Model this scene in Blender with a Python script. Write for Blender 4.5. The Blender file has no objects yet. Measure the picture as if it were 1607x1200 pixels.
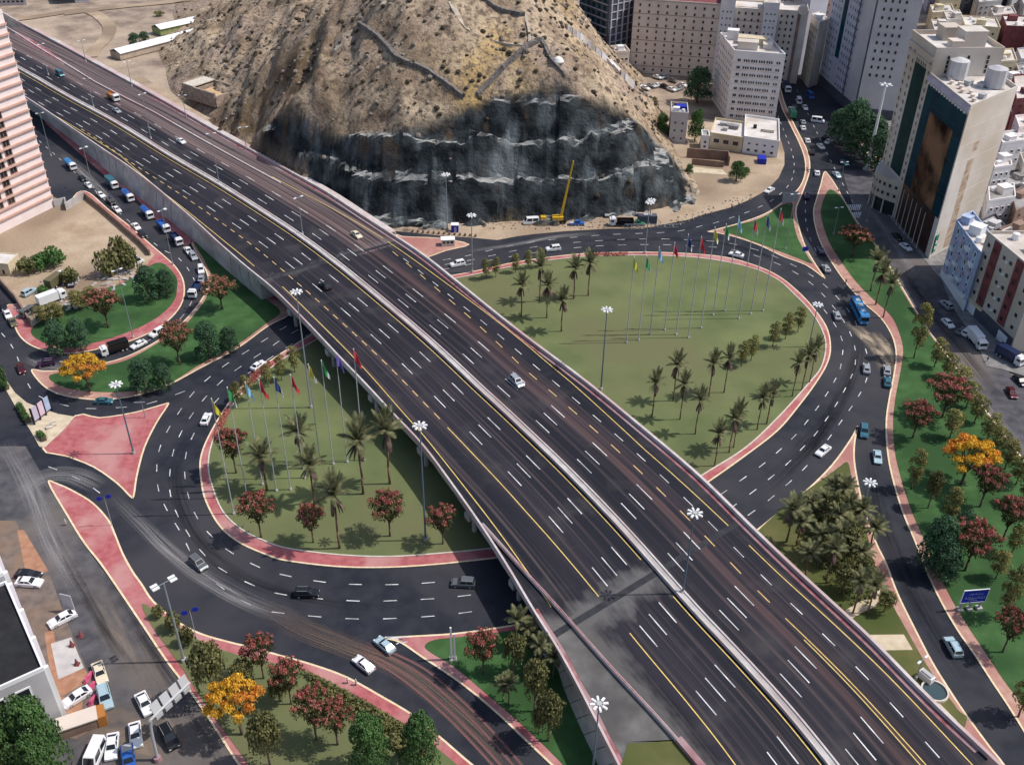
import bpy, bmesh, math, random
import numpy as np
from mathutils import Vector, Matrix
from mathutils.geometry import tessellate_polygon

random.seed(7)
rng = np.random.default_rng(7)
PI = math.pi
scene = bpy.context.scene
COL = scene.collection

# ------------------------------------------------------------------ camera, world, sun, exposure
CAMH = 165.0
FPX, CX, CY = 1579.0, 803.5, 600.0
_up = -np.array([771.0 - CX, -(2867.0 - CY), -FPX]); _up /= np.linalg.norm(_up)
_fw = np.array([0, 0, -1.0]); _fw = _fw - _up * _fw.dot(_up); _fw /= np.linalg.norm(_fw)
ROT = np.array([np.cross(_fw, _up), _fw, _up])
cam_d = bpy.data.cameras.new('camera')
cam_d.sensor_width = 36.0
cam_d.lens = FPX / 1607.0 * 36.0
cam_d.clip_start = 1.0
cam_d.clip_end = 12000.0
cam = bpy.data.objects.new('camera', cam_d)
COL.objects.link(cam)
M4 = Matrix([list(map(float, r)) + [0.0] for r in ROT] + [[0, 0, 0, 1]])
M4.translation = (0, 0, CAMH)
cam.matrix_world = M4
scene.camera = cam

SUN_EL, SUN_AZ = math.radians(55), math.radians(87)      # azimuth clockwise from +Y
world = bpy.data.worlds.new("World")
scene.world = world
world.use_nodes = True
wn = world.node_tree.nodes
sky = wn.new('ShaderNodeTexSky')
sky.sky_type = 'NISHITA'
sky.sun_disc = False
sky.sun_elevation = SUN_EL
sky.sun_rotation = SUN_AZ
sky.dust_density = 2.0
wn['Background'].inputs['Strength'].default_value = 0.12
world.node_tree.links.new(sky.outputs[0], wn['Background'].inputs[0])
sun_d = bpy.data.lights.new('sun', 'SUN')
sun_d.energy = 3.3
sun_d.angle = math.radians(0.6)
sun_d.color = (1.0, 0.95, 0.88)
sun = bpy.data.objects.new('sun', sun_d)
COL.objects.link(sun)
sdir = Vector((math.sin(SUN_AZ) * math.cos(SUN_EL), math.cos(SUN_AZ) * math.cos(SUN_EL), math.sin(SUN_EL)))
sun.rotation_euler = (-sdir).to_track_quat('-Z', 'Y').to_euler()
scene.view_settings.view_transform = 'Standard'
scene.view_settings.look = 'None'
scene.view_settings.gamma = 1.0
scene.view_settings.exposure = 0.22
scene.view_settings.use_curve_mapping = False

# ------------------------------------------------------------------ survey helpers: photo bearing -> place on the ground
def G(u, v, z=0.0):
    d = ROT @ np.array([u - CX, -(v - CY), -FPX])
    t = (z - CAMH) / d[2]
    return Vector((float(d[0] * t), float(d[1] * t), float(z)))
def tall(u, v, vt, z=0.0):
    """height of an upright thing standing at G(u, v, z) that reaches row vt"""
    p = np.array(G(u, v, z)) - np.array([0, 0, CAMH])
    c = ROT.T @ p
    k = (CY - vt) / FPX
    return float(-(k * c[2] + c[1]) / (_up[1] + k * _up[2]))
def pxm(u, v, z=0.0):
    """photo pixels per metre across at that place"""
    p = np.array(G(u, v, z)) - np.array([0, 0, CAMH])
    return FPX / -(ROT.T @ p)[2]
def GL(pts, z=0.0):
    return [G(p[0], p[1], z) for p in pts]
def cat(pts, n=6, closed=False):
    """Catmull-Rom through 2D/3D points"""
    P = [np.array(p, float) for p in pts]
    N = len(P); out = []
    rngi = range(N if closed else N - 1)
    for i in rngi:
        if closed:
            p0, p1, p2, p3 = P[i - 1], P[i], P[(i + 1) % N], P[(i + 2) % N]
        else:
            p0, p1, p2, p3 = P[max(i - 1, 0)], P[i], P[i + 1], P[min(i + 2, N - 1)]
        for k in range(n):
            t = k / n
            out.append(0.5 * ((2 * p1) + (-p0 + p2) * t + (2 * p0 - 5 * p1 + 4 * p2 - p3) * t * t + (-p0 + 3 * p1 - 3 * p2 + p3) * t ** 3))
    if not closed:
        out.append(P[-1])
    return out
def line(pts, z=0.0, n=6, closed=False):
    return [G(p[0], p[1], z) for p in cat(pts, n, closed)]
def resample(pl, step):
    P = np.array([list(p) for p in pl])
    d = np.r_[0, np.cumsum(np.linalg.norm(np.diff(P, axis=0), axis=1))]
    n = max(2, int(d[-1] / step) + 1)
    s = np.linspace(0, d[-1], n)
    return [Vector([float(np.interp(x, d, P[:, k])) for k in range(3)]) for x in s], d[-1]
def at_len(pl):
    P = np.array([list(p) for p in pl])
    d = np.r_[0, np.cumsum(np.linalg.norm(np.diff(P, axis=0), axis=1))]
    def f(s):
        return Vector([float(np.interp(s, d, P[:, k])) for k in range(3)])
    return f, d[-1]
def area2(p):
    return sum(a.x * b.y - b.x * a.y for a, b in zip(p, p[1:] + p[:1]))
def inset(poly, w):
    n = len(poly); out = []
    s = 1 if area2(poly) > 0 else -1
    for i in range(n):
        a, b, c = poly[i - 1], poly[i], poly[(i + 1) % n]
        d1 = (b - a).to_2d(); d2 = (c - b).to_2d()
        if d1.length < 1e-6: d1 = d2
        if d2.length < 1e-6: d2 = d1
        d1.normalize(); d2.normalize()
        n1 = Vector((-d1.y, d1.x)) * s; n2 = Vector((-d2.y, d2.x)) * s
        m = n1 + n2
        if m.length < 1e-3: m = n1
        m.normalize()
        k = w / max(0.45, m.dot(n1))
        out.append(Vector((b.x + m.x * k, b.y + m.y * k, b.z)))
    return out

# ------------------------------------------------------------------ mesh builder
class MB:
    def __init__(self):
        self.v = []; self.f = []; self.m = []; self.uv = None
    def add(self, vs, fs, mi=0):
        o = len(self.v)
        self.v += [tuple(x) for x in vs]
        self.f += [tuple(i + o for i in f) for f in fs]
        self.m += [mi] * len(fs)
    def box(self, c, s, rz=0.0, mi=0, top=1.0):
        x, y, z = s[0] / 2, s[1] / 2, s[2] / 2
        ca, sa = math.cos(rz), math.sin(rz)
        vs = []
        for zz, k in ((-z, 1.0), (z, top)):
            for sx, sy in ((-1, -1), (1, -1), (1, 1), (-1, 1)):
                px, py = sx * x * k, sy * y * k
                vs.append((c[0] + px * ca - py * sa, c[1] + px * sa + py * ca, c[2] + zz))
        self.add(vs, [(3, 2, 1, 0), (4, 5, 6, 7), (0, 1, 5, 4), (1, 2, 6, 5), (2, 3, 7, 6), (3, 0, 4, 7)], mi)
    def tube(self, p0, p1, r0, r1=None, n=6, mi=0, caps=True):
        r1 = r0 if r1 is None else r1
        p0, p1 = Vector(p0), Vector(p1)
        d = (p1 - p0).normalized()
        a = d.orthogonal().normalized(); b = d.cross(a)
        vs = []
        for p, r in ((p0, r0), (p1, r1)):
            for i in range(n):
                t = 2 * PI * i / n
                vs.append(p + (a * math.cos(t) + b * math.sin(t)) * r)
        fs = [(i, (i + 1) % n, n + (i + 1) % n, n + i) for i in range(n)]
        if caps:
            fs += [tuple(range(n - 1, -1, -1)), tuple(range(n, 2 * n))]
        self.add(vs, fs, mi)
    def path(self, pts, r, n=6, mi=0):
        for i in range(len(pts) - 1):
            rr = r if not isinstance(r, (list, tuple)) else r[i]
            r2 = r if not isinstance(r, (list, tuple)) else r[i + 1]
            self.tube(pts[i], pts[i + 1], rr, r2, n, mi)
    def poly(self, pts, z=None, mi=0):
        pts = [Vector((p[0], p[1], p[2] if z is None else z)) for p in pts]
        tris = tessellate_polygon([pts])
        fs = []
        for t in tris:
            a, b, c = (pts[i] for i in t)
            nz = (b - a).cross(c - a).z
            fs.append(tuple(t) if nz >= 0 else tuple(reversed(t)))
        self.add(pts, fs, mi)
    def prism(self, pts, z0, z1, mi=0, side=None):
        side = mi if side is None else side
        pts = [Vector((p[0], p[1], 0)) for p in pts]
        if area2(pts) < 0: pts.reverse()
        n = len(pts)
        self.poly(pts, z1, mi)
        vs = [(p.x, p.y, z0) for p in pts] + [(p.x, p.y, z1) for p in pts]
        self.add(vs, [(i, (i + 1) % n, n + (i + 1) % n, n + i) for i in range(n)], side)
    def ring(self, outer, inner, z, mi=0):
        n = len(outer)
        vs = [(p[0], p[1], z) for p in outer] + [(p[0], p[1], z) for p in inner]
        s = area2(list(outer)) > 0
        fs = [(i, (i + 1) % n, n + (i + 1) % n, n + i) for i in range(n)]
        if not s: fs = [tuple(reversed(f)) for f in fs]
        self.add(vs, fs, mi)
    def strip(self, L, Rr, z=None, mi=0):
        n = len(L)
        vs = [(p[0], p[1], p[2] if z is None else z) for p in L] + [(p[0], p[1], p[2] if z is None else z) for p in Rr]
        self.add(vs, [(i, i + 1, n + i + 1, n + i) for i in range(n - 1)], mi)
    def wall(self, pl, z0, z1, th, mi=0):
        """thin upright wall along a polyline (closed box section)"""
        n = len(pl); L = []; Rr = []
        for i in range(n):
            a, b = pl[max(i - 1, 0)], pl[min(i + 1, n - 1)]
            d = (b - a).to_2d().normalized(); nn = Vector((-d.y, d.x)) * th / 2
            L.append((pl[i].x + nn.x, pl[i].y + nn.y)); Rr.append((pl[i].x - nn.x, pl[i].y - nn.y))
        zz = lambda i, z: z[i] if isinstance(z, list) else z
        vs = []
        for i in range(n):
            vs += [(L[i][0], L[i][1], zz(i, z0)), (L[i][0], L[i][1], zz(i, z1)), (Rr[i][0], Rr[i][1], zz(i, z1)), (Rr[i][0], Rr[i][1], zz(i, z0))]
        fs = []
        for i in range(n - 1):
            o, q = 4 * i, 4 * i + 4
            for k in range(4):
                fs.append((o + k, q + k, q + (k + 1) % 4, o + (k + 1) % 4))
        fs += [(0, 1, 2, 3), (4 * n - 1, 4 * n - 2, 4 * n - 3, 4 * n - 4)]
        self.add(vs, fs, mi)
    def mesh(self, name, mats, smooth=False):
        me = bpy.data.meshes.new(name)
        me.from_pydata(self.v, [], self.f)
        for m in (mats if isinstance(mats, (list, tuple)) else [mats]):
            me.materials.append(m)
        if any(self.m): me.polygons.foreach_set('material_index', self.m)
        if smooth: me.polygons.foreach_set('use_smooth', [True] * len(self.f))
        me.update()
        return me
    def build(self, name, mats, parent=None, smooth=False, loc=None, kind=None):
        o = bpy.data.objects.new(name, self.mesh(name, mats, smooth))
        COL.objects.link(o)
        if parent: o.parent = parent
        if loc is not None: o.location = loc
        if kind: o['kind'] = kind
        return o

def tag(o, label=None, cat=None, group=None, kind=None):
    if label: o['label'] = label
    if cat: o['category'] = cat
    if group: o['group'] = group
    if kind: o['kind'] = kind
    return o
def thing(name, label, cat, loc=(0, 0, 0), rz=0.0, group=None):
    o = bpy.data.objects.new(name, None)
    o.empty_display_size = 0.5
    COL.objects.link(o)
    o.location = loc; o.rotation_euler = (0, 0, rz)
    return tag(o, label, cat, group)
def inst(name, me, parent, loc=(0, 0, 0), rot=(0, 0, 0), sc=(1, 1, 1)):
    o = bpy.data.objects.new(name, me)
    COL.objects.link(o)
    o.parent = parent; o.location = loc; o.rotation_euler = rot; o.scale = sc
    return o
KIDS = {}
def dup(root, loc, rz, label, group=None, sc=(1, 1, 1), paint=None):
    """a copy of a thing with copies of its parts and sub-parts"""
    def kids(o):
        if o.name not in KIDS: KIDS[o.name] = list(o.children)
        return KIDS[o.name]
    r = root.copy(); COL.objects.link(r)
    r.location = loc; r.rotation_euler = (0, 0, rz); r.scale = sc
    r['label'] = label
    if group: r['group'] = group
    for ch in kids(root):
        c = ch.copy(); COL.objects.link(c); c.parent = r
        if paint and c.material_slots and c.material_slots[0].link == 'OBJECT':
            c.material_slots[0].material = paint
        for g in kids(ch):
            d = g.copy(); COL.objects.link(d); d.parent = c
    return r
def kill(root):
    for ch in list(root.children):
        for g in list(ch.children): bpy.data.objects.remove(g)
        bpy.data.objects.remove(ch)
    bpy.data.objects.remove(root)

# ------------------------------------------------------------------ materials
def mat(name, c1, c2=None, scale=1.0, rough=0.85, detail=6, bump=0.0, bscale=None, metal=0.0, spec=0.3, c3=None, scale3=0.05, obj=False, rnd=0.0, lo=0.35, hi=0.65):
    m = bpy.data.materials.new(name); m.use_nodes = True
    nt = m.node_tree; N = nt.nodes; Lk = nt.links
    b = N['Principled BSDF']
    b.inputs['Roughness'].default_value = rough
    b.inputs['Metallic'].default_value = metal
    b.inputs['Specular IOR Level'].default_value = spec
    b.inputs['Base Color'].default_value = (*c1, 1)
    if c2 is None and not rnd and not bump: return m
    if obj:
        tc = N.new('ShaderNodeTexCoord'); vec = tc.outputs['Object']
    else:
        tc = N.new('ShaderNodeNewGeometry'); vec = tc.outputs['Position']
    out = None
    if c2 is not None:
        nz = N.new('ShaderNodeTexNoise'); nz.inputs['Scale'].default_value = scale; nz.inputs['Detail'].default_value = detail
        Lk.new(vec, nz.inputs['Vector'])
        r = N.new('ShaderNodeValToRGB')
        r.color_ramp.elements[0].position = lo; r.color_ramp.elements[1].position = hi
        r.color_ramp.elements[0].color = (*c1, 1); r.color_ramp.elements[1].color = (*c2, 1)
        Lk.new(nz.outputs['Fac'], r.inputs['Fac'])
        out = r.outputs['Color']
        if c3 is not None:
            n3 = N.new('ShaderNodeTexNoise'); n3.inputs['Scale'].default_value = scale3; n3.inputs['Detail'].default_value = 5
            Lk.new(vec, n3.inputs['Vector'])
            r3 = N.new('ShaderNodeMapRange'); r3.inputs[1].default_value = 0.45; r3.inputs[2].default_value = 0.62
            Lk.new(n3.outputs['Fac'], r3.inputs[0])
            mx = N.new('ShaderNodeMix'); mx.data_type = 'RGBA'
            Lk.new(r3.outputs[0], mx.inputs[0]); Lk.new(out, mx.inputs[6]); mx.inputs[7].default_value = (*c3, 1)
            out = mx.outputs[2]
    if rnd:
        oi = N.new('ShaderNodeObjectInfo')
        hs = N.new('ShaderNodeHueSaturation')
        mr = N.new('ShaderNodeMapRange'); mr.inputs[3].default_value = 1 - rnd; mr.inputs[4].default_value = 1 + rnd
        Lk.new(oi.outputs['Random'], mr.inputs[0]); Lk.new(mr.outputs[0], hs.inputs['Value'])
        if out is not None: Lk.new(out, hs.inputs['Color'])
        else: hs.inputs['Color'].default_value = (*c1, 1)
        out = hs.outputs[0]
    if out is not None: Lk.new(out, b.inputs['Base Color'])
    if bump:
        nb = N.new('ShaderNodeTexNoise'); nb.inputs['Scale'].default_value = bscale or scale * 4; nb.inputs['Detail'].default_value = 6
        Lk.new(vec, nb.inputs['Vector'])
        bp = N.new('ShaderNodeBump'); bp.inputs['Strength'].default_value = 1.0; bp.inputs['Distance'].default_value = bump
        Lk.new(nb.outputs['Fac'], bp.inputs['Height']); Lk.new(bp.outputs[0], b.inputs['Normal'])
    return m

M = {}
M['asphalt'] = mat('asphalt', (.013, .015, .024), (.026, .028, .039), .25, .75, 8, c3=(.046, .044, .051), scale3=.022, spec=.25)
M['asphalt_old'] = mat('asphalt_old', (.055, .054, .062), (.105, .101, .110), .3, .85, 8, c3=(.15, .13, .12), scale3=.03, spec=.2)
M['sand'] = mat('sand', (.34, .25, .17), (.47, .37, .27), .12, .95, 10, bump=.25, bscale=.8, c3=(.25, .185, .13), scale3=.03)
M['dirt'] = mat('dirt', (.20, .15, .12), (.38, .30, .23), .1, .95, 10, bump=.4, bscale=.5, c3=(.46, .36, .27), scale3=.015)
M['lawn_olive'] = mat('lawn_olive', (.100, .126, .050), (.152, .176, .072), .07, .95, 12, c3=(.134, .138, .064), scale3=.022, bump=.03, bscale=6)
M['lawn'] = mat('lawn', (.032, .088, .024), (.056, .126, .040), .25, .95, 10, c3=(.026, .070, .020), scale3=.06, bump=.03, bscale=6)
M['lawn_dry'] = mat('lawn_dry', (.085, .095, .028), (.125, .120, .045), .2, .95, 10, c3=(.06, .08, .02), scale3=.05)
M['red_paver'] = mat('red_paver', (.33, .085, .092), (.43, .14, .145), .6, .9, 8, c3=(.45, .22, .21), scale3=.10)
M['pink_paver'] = mat('pink_paver', (.40, .22, .17), (.50, .31, .25), .6, .9, 8, c3=(.36, .16, .14), scale3=.06)
M['brown_paver'] = mat('brown_paver', (.12, .095, .085), (.19, .15, .13), .5, .9, 8, c3=(.22, .15, .10), scale3=.08)
M['orange_paver'] = mat('orange_paver', (.30, .15, .09), (.40, .22, .14), .5, .9, 8)
M['beige_paver'] = mat('beige_paver', (.47, .38, .27), (.60, .51, .38), .4, .9, 8)
M['kerb'] = mat('kerb', (.66, .50, .30), (.78, .66, .48), .8, .8, 4)
M['kerb_grey'] = mat('kerb_grey', (.50, .45, .38), (.64, .58, .50), .8, .8, 4)
M['concrete'] = mat('concrete', (.40, .38, .37), (.52, .50, .48), .35, .85, 8, c3=(.34, .31, .30), scale3=.08)
M['concrete_dk'] = mat('concrete_dk', (.16, .15, .15), (.26, .25, .24), .4, .85, 8)
M['parapet'] = mat('parapet', (.46, .40, .39), (.60, .54, .52), .5, .8, 8, c3=(.46, .33, .32), scale3=.05)
M['red_paint'] = mat('red_paint', (.20, .055, .065), (.36, .17, .18), .5, .8, 6, c3=(.34, .24, .25), scale3=.06)
M['white_paint'] = mat('white_paint', (.36, .36, .37), (.80, .80, .79), .35, .6, 8)
M['yellow_paint'] = mat('yellow_paint', (.62, .44, .12), (.78, .58, .20), .9, .6, 4)
M['amber_paint'] = mat('amber_paint', (.55, .36, .14), (.72, .50, .22), .9, .6, 4)
M['joint'] = mat('joint', (.020, .021, .026), (.035, .035, .04), .6, .7, 4)
M['patch'] = mat('patch', (.085, .08, .078), (.15, .145, .14), .22, .85, 9, c3=(.07, .065, .065), scale3=.07)
M['steel'] = mat('steel', (.30, .34, .36), rough=.45, metal=.3)
M['steel_blue'] = mat('steel_blue', (.12, .17, .22), rough=.5, metal=.2)
M['white_metal'] = mat('white_metal', (.80, .80, .80), rough=.4)
M['grey_metal'] = mat('grey_metal', (.42, .42, .43), rough=.5)
M['black'] = mat('black', (.012, .012, .014), rough=.5)
M['rubber'] = mat('rubber', (.018, .018, .02), rough=.85)
M['car_glass'] = mat('car_glass', (.012, .016, .022), rough=.08, spec=.6)
M['lamp_lens'] = mat('lamp_lens', (.85, .85, .82), rough=.3)
M['tail_lens'] = mat('tail_lens', (.35, .02, .03), rough=.3)
M['blue_sign'] = mat('blue_sign', (.012, .028, .40), rough=.5)
M['green_sign'] = mat('green_sign', (.01, .20, .12), rough=.5)
M['bark'] = mat('bark', (.085, .058, .04), (.15, .11, .08), 3, .95, 5, obj=True)
M['palm_bark'] = mat('palm_bark', (.12, .07, .05), (.22, .14, .10), 2, .95, 5, obj=True)
# ------------------------------------------------------------------ ground and road sheets
mb = MB(); mb.box((0, 1500, -0.9), (9000, 9000, 1.0))
mb.build('ground', M['dirt'], kind='structure')

ASPH = [(-120, 60), (60, 90), (200, 215), (420, 245), (560, 300), (700, 345), (1000, 330), (1130, 318), (1190, 285), (1205, 240), (1200, 100), (1210, 60), (1290, 60),
        (1330, 190), (1372, 265), (1385, 310), (1460, 400), (1500, 470), (1560, 560), (1640, 640), (1900, 900), (1900, 1330), (-420, 1330), (-420, 520), (-120, 400)]
mb = MB(); mb.prism(GL(ASPH), -0.4, 0.0)
mb.build('road', M['asphalt'], kind='structure')

def sheet(name, px, z, m, curve=True, n=6):
    mb = MB(); pts = line(px, 0, n, True) if curve else GL(px)
    mb.prism(pts, -0.3, z)
    return mb.build(name, m, kind='structure')

KERB_H = 0.14
def island(name, outer, fill, kerb=None, kw=0.42, sharp=False, n=6, h=KERB_H, kname='kerb'):
    pts = GL(outer) if sharp else line(outer, 0, n, True)
    inn = inset(pts, kw)
    mb = MB(); mb.prism(pts, -0.25, h - 0.012)
    o = mb.build(name, fill, kind='structure')
    mb = MB(); mb.ring(pts, inn, h)
    mb.strip([Vector((p.x, p.y, -0.2)) for p in pts + pts[:1]], [Vector((p.x, p.y, h)) for p in pts + pts[:1]])
    mb.strip([Vector((p.x, p.y, h)) for p in inn + inn[:1]], [Vector((p.x, p.y, h - 0.02)) for p in inn + inn[:1]])
    mb.build(kname, kerb or M['kerb'], o)
    return o
def lawn(name, px, m, z=KERB_H + 0.05, edge=None, ew=0.35, n=6, sharp=False):
    pts = GL(px) if sharp else line(px, 0, n, True)
    mb = MB(); mb.prism(pts, 0.0, z)
    o = mb.build(name, m, kind='structure')
    if edge:
        out = inset(pts, -ew)
        mb = MB(); mb.ring(out, inset(pts, 0.02), z + 0.09)
        a = out + out[:1]
        mb.strip([Vector((p.x, p.y, 0.0)) for p in a], [Vector((p.x, p.y, z + 0.09)) for p in a])
        mb.build('edging', edge, o)
    return o

# older, greyer streets at the lower left and at the right
sheet('street', [(-420, 700), (40, 700), (75, 760), (130, 852), (184, 926), (262, 1042), (302, 1094), (341, 1152), (400, 1240), (420, 1330), (-420, 1330)], 0.012, M['asphalt_old'], False)
sheet('street', [(1322, 268), (1347, 352), (1397, 420), (1450, 507), (1502, 580), (1568, 673), (1607, 723), (1700, 840), (1900, 1000), (1900, 760), (1640, 640), (1560, 560), (1500, 470), (1460, 400), (1388, 312), (1372, 265)], 0.012, M['asphalt_old'], False)

# central oval
I1 = [(780, 876), (689, 886), (610, 891), (531, 890), (452, 881), (420, 872), (375, 852), (344, 826), (323, 789), (315, 757), (314, 718), (331, 676), (363, 626), (405, 580), (470, 536), (560, 484), (640, 445), (700, 434),
      (747, 425), (800, 413), (858, 404), (931, 397), (1036, 396), (1128, 402), (1181, 415), (1220, 432), (1250, 455), (1276, 482), (1297, 512), (1304, 541), (1300, 568), (1282, 600), (1253, 639), (1220, 677), (1167, 718), (1112, 757), (1050, 800), (980, 835), (890, 862)]
island('central_walkway', I1, M['red_paver'])
I1b = [(770, 860), (689, 868), (610, 873), (531, 870), (452, 860), (410, 846), (378, 829), (352, 804), (337, 771), (328, 731), (337, 687), (362, 642), (395, 604), (440, 568), (490, 538), (570, 494), (645, 456), (705, 440),
       (745, 432), (800, 420), (858, 410), (931, 403), (1036, 402), (1115, 408), (1181, 422), (1220, 440), (1245, 462), (1271, 489), (1289, 518), (1295, 544), (1288, 576), (1268, 602), (1220, 655), (1167, 704), (1099, 747), (1040, 790), (960, 826), (870, 846)]
lawn('central_lawn', I1b, M['lawn_olive'], edge=M['kerb_grey'])
# wedge island at the upper right with the narrow median running north
I3 = [(1110, 364), (1124, 360), (1164, 349), (1201, 335), (1227, 318), (1246, 303), (1257, 289), (1263, 270), (1262, 249), (1254, 226), (1239, 195), (1226, 168), (1217, 130), (1211, 100), (1216, 100), (1223, 130), (1233, 165), (1249, 200), (1265, 231), (1271, 252),
      (1270, 274), (1258, 308), (1250, 330), (1254, 355), (1265, 388), (1283, 419), (1295, 438), (1265, 417), (1228, 403), (1192, 386), (1155, 373), (1124, 366)]
island('median_walkway', I3, M['pink_paver'], kw=.5, n=4)
lawn('wedge_lawn', [(1135, 360.5), (1182, 347), (1205, 337), (1228, 322), (1243, 320), (1244, 340), (1251, 372), (1268, 404), (1274, 414), (1247, 404), (1201, 386.5), (1164, 373)], M['lawn'])
# long park along the right
I5 = [(1293, 270), (1287, 291), (1280, 314), (1276, 331), (1278, 352), (1287, 381), (1305, 413), (1329, 447), (1355, 476), (1381, 499), (1397, 523), (1404, 544), (1405, 565), (1401, 592), (1395, 622), (1390, 655), (1390, 687), (1394, 726), (1405, 771), (1418, 810), (1434, 848), (1455, 901), (1476, 945), (1502, 990), (1528, 1027), (1555, 1069), (1581, 1108), (1607, 1150), (1660, 1240),
      (1800, 1230), (1760, 920), (1680, 812), (1607, 721), (1568, 671), (1541, 634), (1502, 578), (1449, 505), (1397, 418), (1371, 379), (1347, 350), (1326, 316), (1312, 291), (1300, 274)]
island('park_walkway', I5, M['pink_paver'], n=4)
lawn('park_lawn', [(1303, 298), (1293, 312), (1288, 332), (1292, 355), (1302, 382), (1318, 408), (1342, 441), (1370, 470), (1398, 496), (1411, 522), (1417, 546), (1416, 566), (1411, 594), (1405, 626), (1402, 655), (1402, 687), (1407, 724), (1419, 768), (1432, 806), (1448, 842), (1470, 893), (1492, 938), (1517, 980), (1545, 1022), (1574, 1066), (1604, 1106), (1640, 1160), (1690, 1240),
     (1780, 1220), (1750, 920), (1672, 808), (1602, 721), (1563, 671), (1537, 634), (1498, 578), (1445, 505), (1393, 418), (1367, 379), (1343, 350), (1322, 313)], M['lawn'], n=4)
# palm wedge at the lower right
I6 = [(1346, 668), (1334, 689), (1305, 729), (1266, 768), (1226, 800), (1187, 831), (1140, 865), (1300, 1100), (1460, 1330), (1690, 1330), (1640, 1290), (1577, 1200), (1554, 1171), (1515, 1118), (1489, 1079), (1463, 1037), (1436, 985), (1410, 932), (1392, 885), (1376, 852), (1360, 810), (1350, 771), (1342, 726), (1342, 697)]
island('wedge_walkway', I6, M['pink_paver'], n=4)
lawn('palm_lawn', [(1330, 726), (1317, 733), (1302, 744), (1253, 779), (1213, 811), (1185, 840), (1180, 870), (1330, 1080), (1450, 1215), (1515, 1137), (1502, 1113), (1476, 1077), (1450, 1037), (1423, 990), (1397, 943), (1373, 890), (1360, 835), (1346, 784), (1337, 752)], M['lawn_dry'], n=4)
for px in ([(1290, 985), (1318, 963), (1348, 945), (1380, 925), (1392, 943), (1352, 962), (1322, 980), (1300, 1003)], [(1310, 997), (1418, 996), (1432, 1020), (1330, 1022)], [(1400, 1122), (1440, 1098), (1470, 1100), (1500, 1130), (1512, 1150), (1470, 1170)]):
    sheet('path', px, KERB_H + 0.07, M['beige_paver'], False)
# splitter island under the flyover
I7 = [(602, 1001), (636, 998), (715, 993), (794, 982), (850, 972), (930, 960), (1040, 1010), (1120, 1330), (975, 1320), (930, 1262), (859, 1195), (820, 1158), (781, 1121), (741, 1087), (702, 1058), (662, 1032), (628, 1009)]
island('splitter_walkway', I7, M['red_paver'], n=4)
lawn('splitter_lawn', [(667, 1013), (683, 1004), (728, 999), (794, 991), (860, 980), (930, 972), (1010, 1010), (1090, 1300), (970, 1290), (880, 1196), (820, 1138), (767, 1092), (715, 1048), (676, 1024)], M['lawn'], n=4)
# lower-left garden island
I8 = [(75, 757), (92, 759), (118, 771), (147, 789), (171, 815), (181, 836), (194, 868), (210, 897), (223, 915), (242, 943), (276, 972), (315, 993), (367, 1008), (394, 1014), (439, 1027), (492, 1042), (544, 1061), (597, 1090), (649, 1121), (691, 1155), (728, 1187), (800, 1250), (860, 1330),
      (470, 1330), (430, 1275), (373, 1199), (341, 1150), (302, 1092), (262, 1040), (223, 982), (184, 924), (157, 885), (131, 852), (105, 810)]
island('garden_walkway', I8, M['red_paver'], n=4)
lawn('garden_lawn', [(223, 948), (249, 962), (289, 991), (328, 1012), (381, 1030), (431, 1041), (487, 1056), (537, 1080), (610, 1121), (662, 1155), (702, 1187), (770, 1250), (800, 1320), (500, 1320), (440, 1270), (381, 1187), (354, 1150), (315, 1095), (289, 1053), (262, 1016), (236, 979)], M['lawn_olive'], n=4)
# red triangle
island('triangle_plaza', [(118, 652), (157, 655), (210, 647), (250, 636), (265, 632), (262, 640), (247, 663), (228, 702), (216, 747), (211, 779), (204, 780), (184, 760), (147, 734), (105, 717), (66, 704)], M['red_paver'], n=3)
sheet('plaza_apron', [(6, 606), (11, 598), (24, 617), (42, 632), (64, 641), (92, 650), (117, 654), (103, 672), (70, 703), (62, 701), (48, 676), (27, 643)], 0.16, M['beige_paver'], False)
# teardrop inside the left loop
I10 = [(134, 300), (171, 329), (210, 360), (241, 387), (262, 405), (278, 421), (289, 442), (289, 468), (276, 492), (249, 515), (210, 534), (168, 545), (118, 555), (79, 553), (47, 542), (29, 526), (20, 505), (10, 480), (40, 470), (100, 400), (110, 320)]
island('loop_walkway', I10, M['red_paver'], n=4)
lawn('loop_lawn', [(262, 418), (277, 436), (278, 452), (273, 473), (249, 497), (210, 518), (157, 536), (105, 546), (71, 539), (49, 523), (63, 505), (131, 463), (189, 446), (228, 422), (247, 413)], M['lawn'])
# crescent between the loop and the ring
I11 = [(300, 380), (312, 405), (323, 426), (326, 442), (320, 463), (302, 489), (276, 515), (236, 541), (197, 560), (157, 571), (105, 580), (71, 582), (49, 580), (57, 595), (73, 610), (95, 620), (126, 626), (163, 628), (210, 622), (262, 606), (315, 578), (373, 547), (420, 513), (455, 494), (470, 470), (420, 465), (360, 420), (312, 376)]
island('crescent_walkway', I11, M['pink_paver'], n=4)
lawn('crescent_lawn', [(306, 380), (318, 404), (329, 426), (332, 443), (324, 467), (307, 492), (281, 519), (249, 538), (200, 565), (150, 577), (90, 586), (77, 592), (87, 602), (113, 611), (171, 616), (236, 611), (273, 598), (315, 572), (373, 541), (418, 508), (440, 490), (418, 470), (362, 424)], M['lawn'], n=4)
sheet('wall_walkway', [(60, 170), (72, 194), (110, 228), (144, 258), (172, 282), (212, 310), (246, 346), (272, 368), (290, 388), (302, 380), (420, 480), (480, 470), (300, 300), (80, 150)], KERB_H, M['red_paver'], False)
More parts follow.
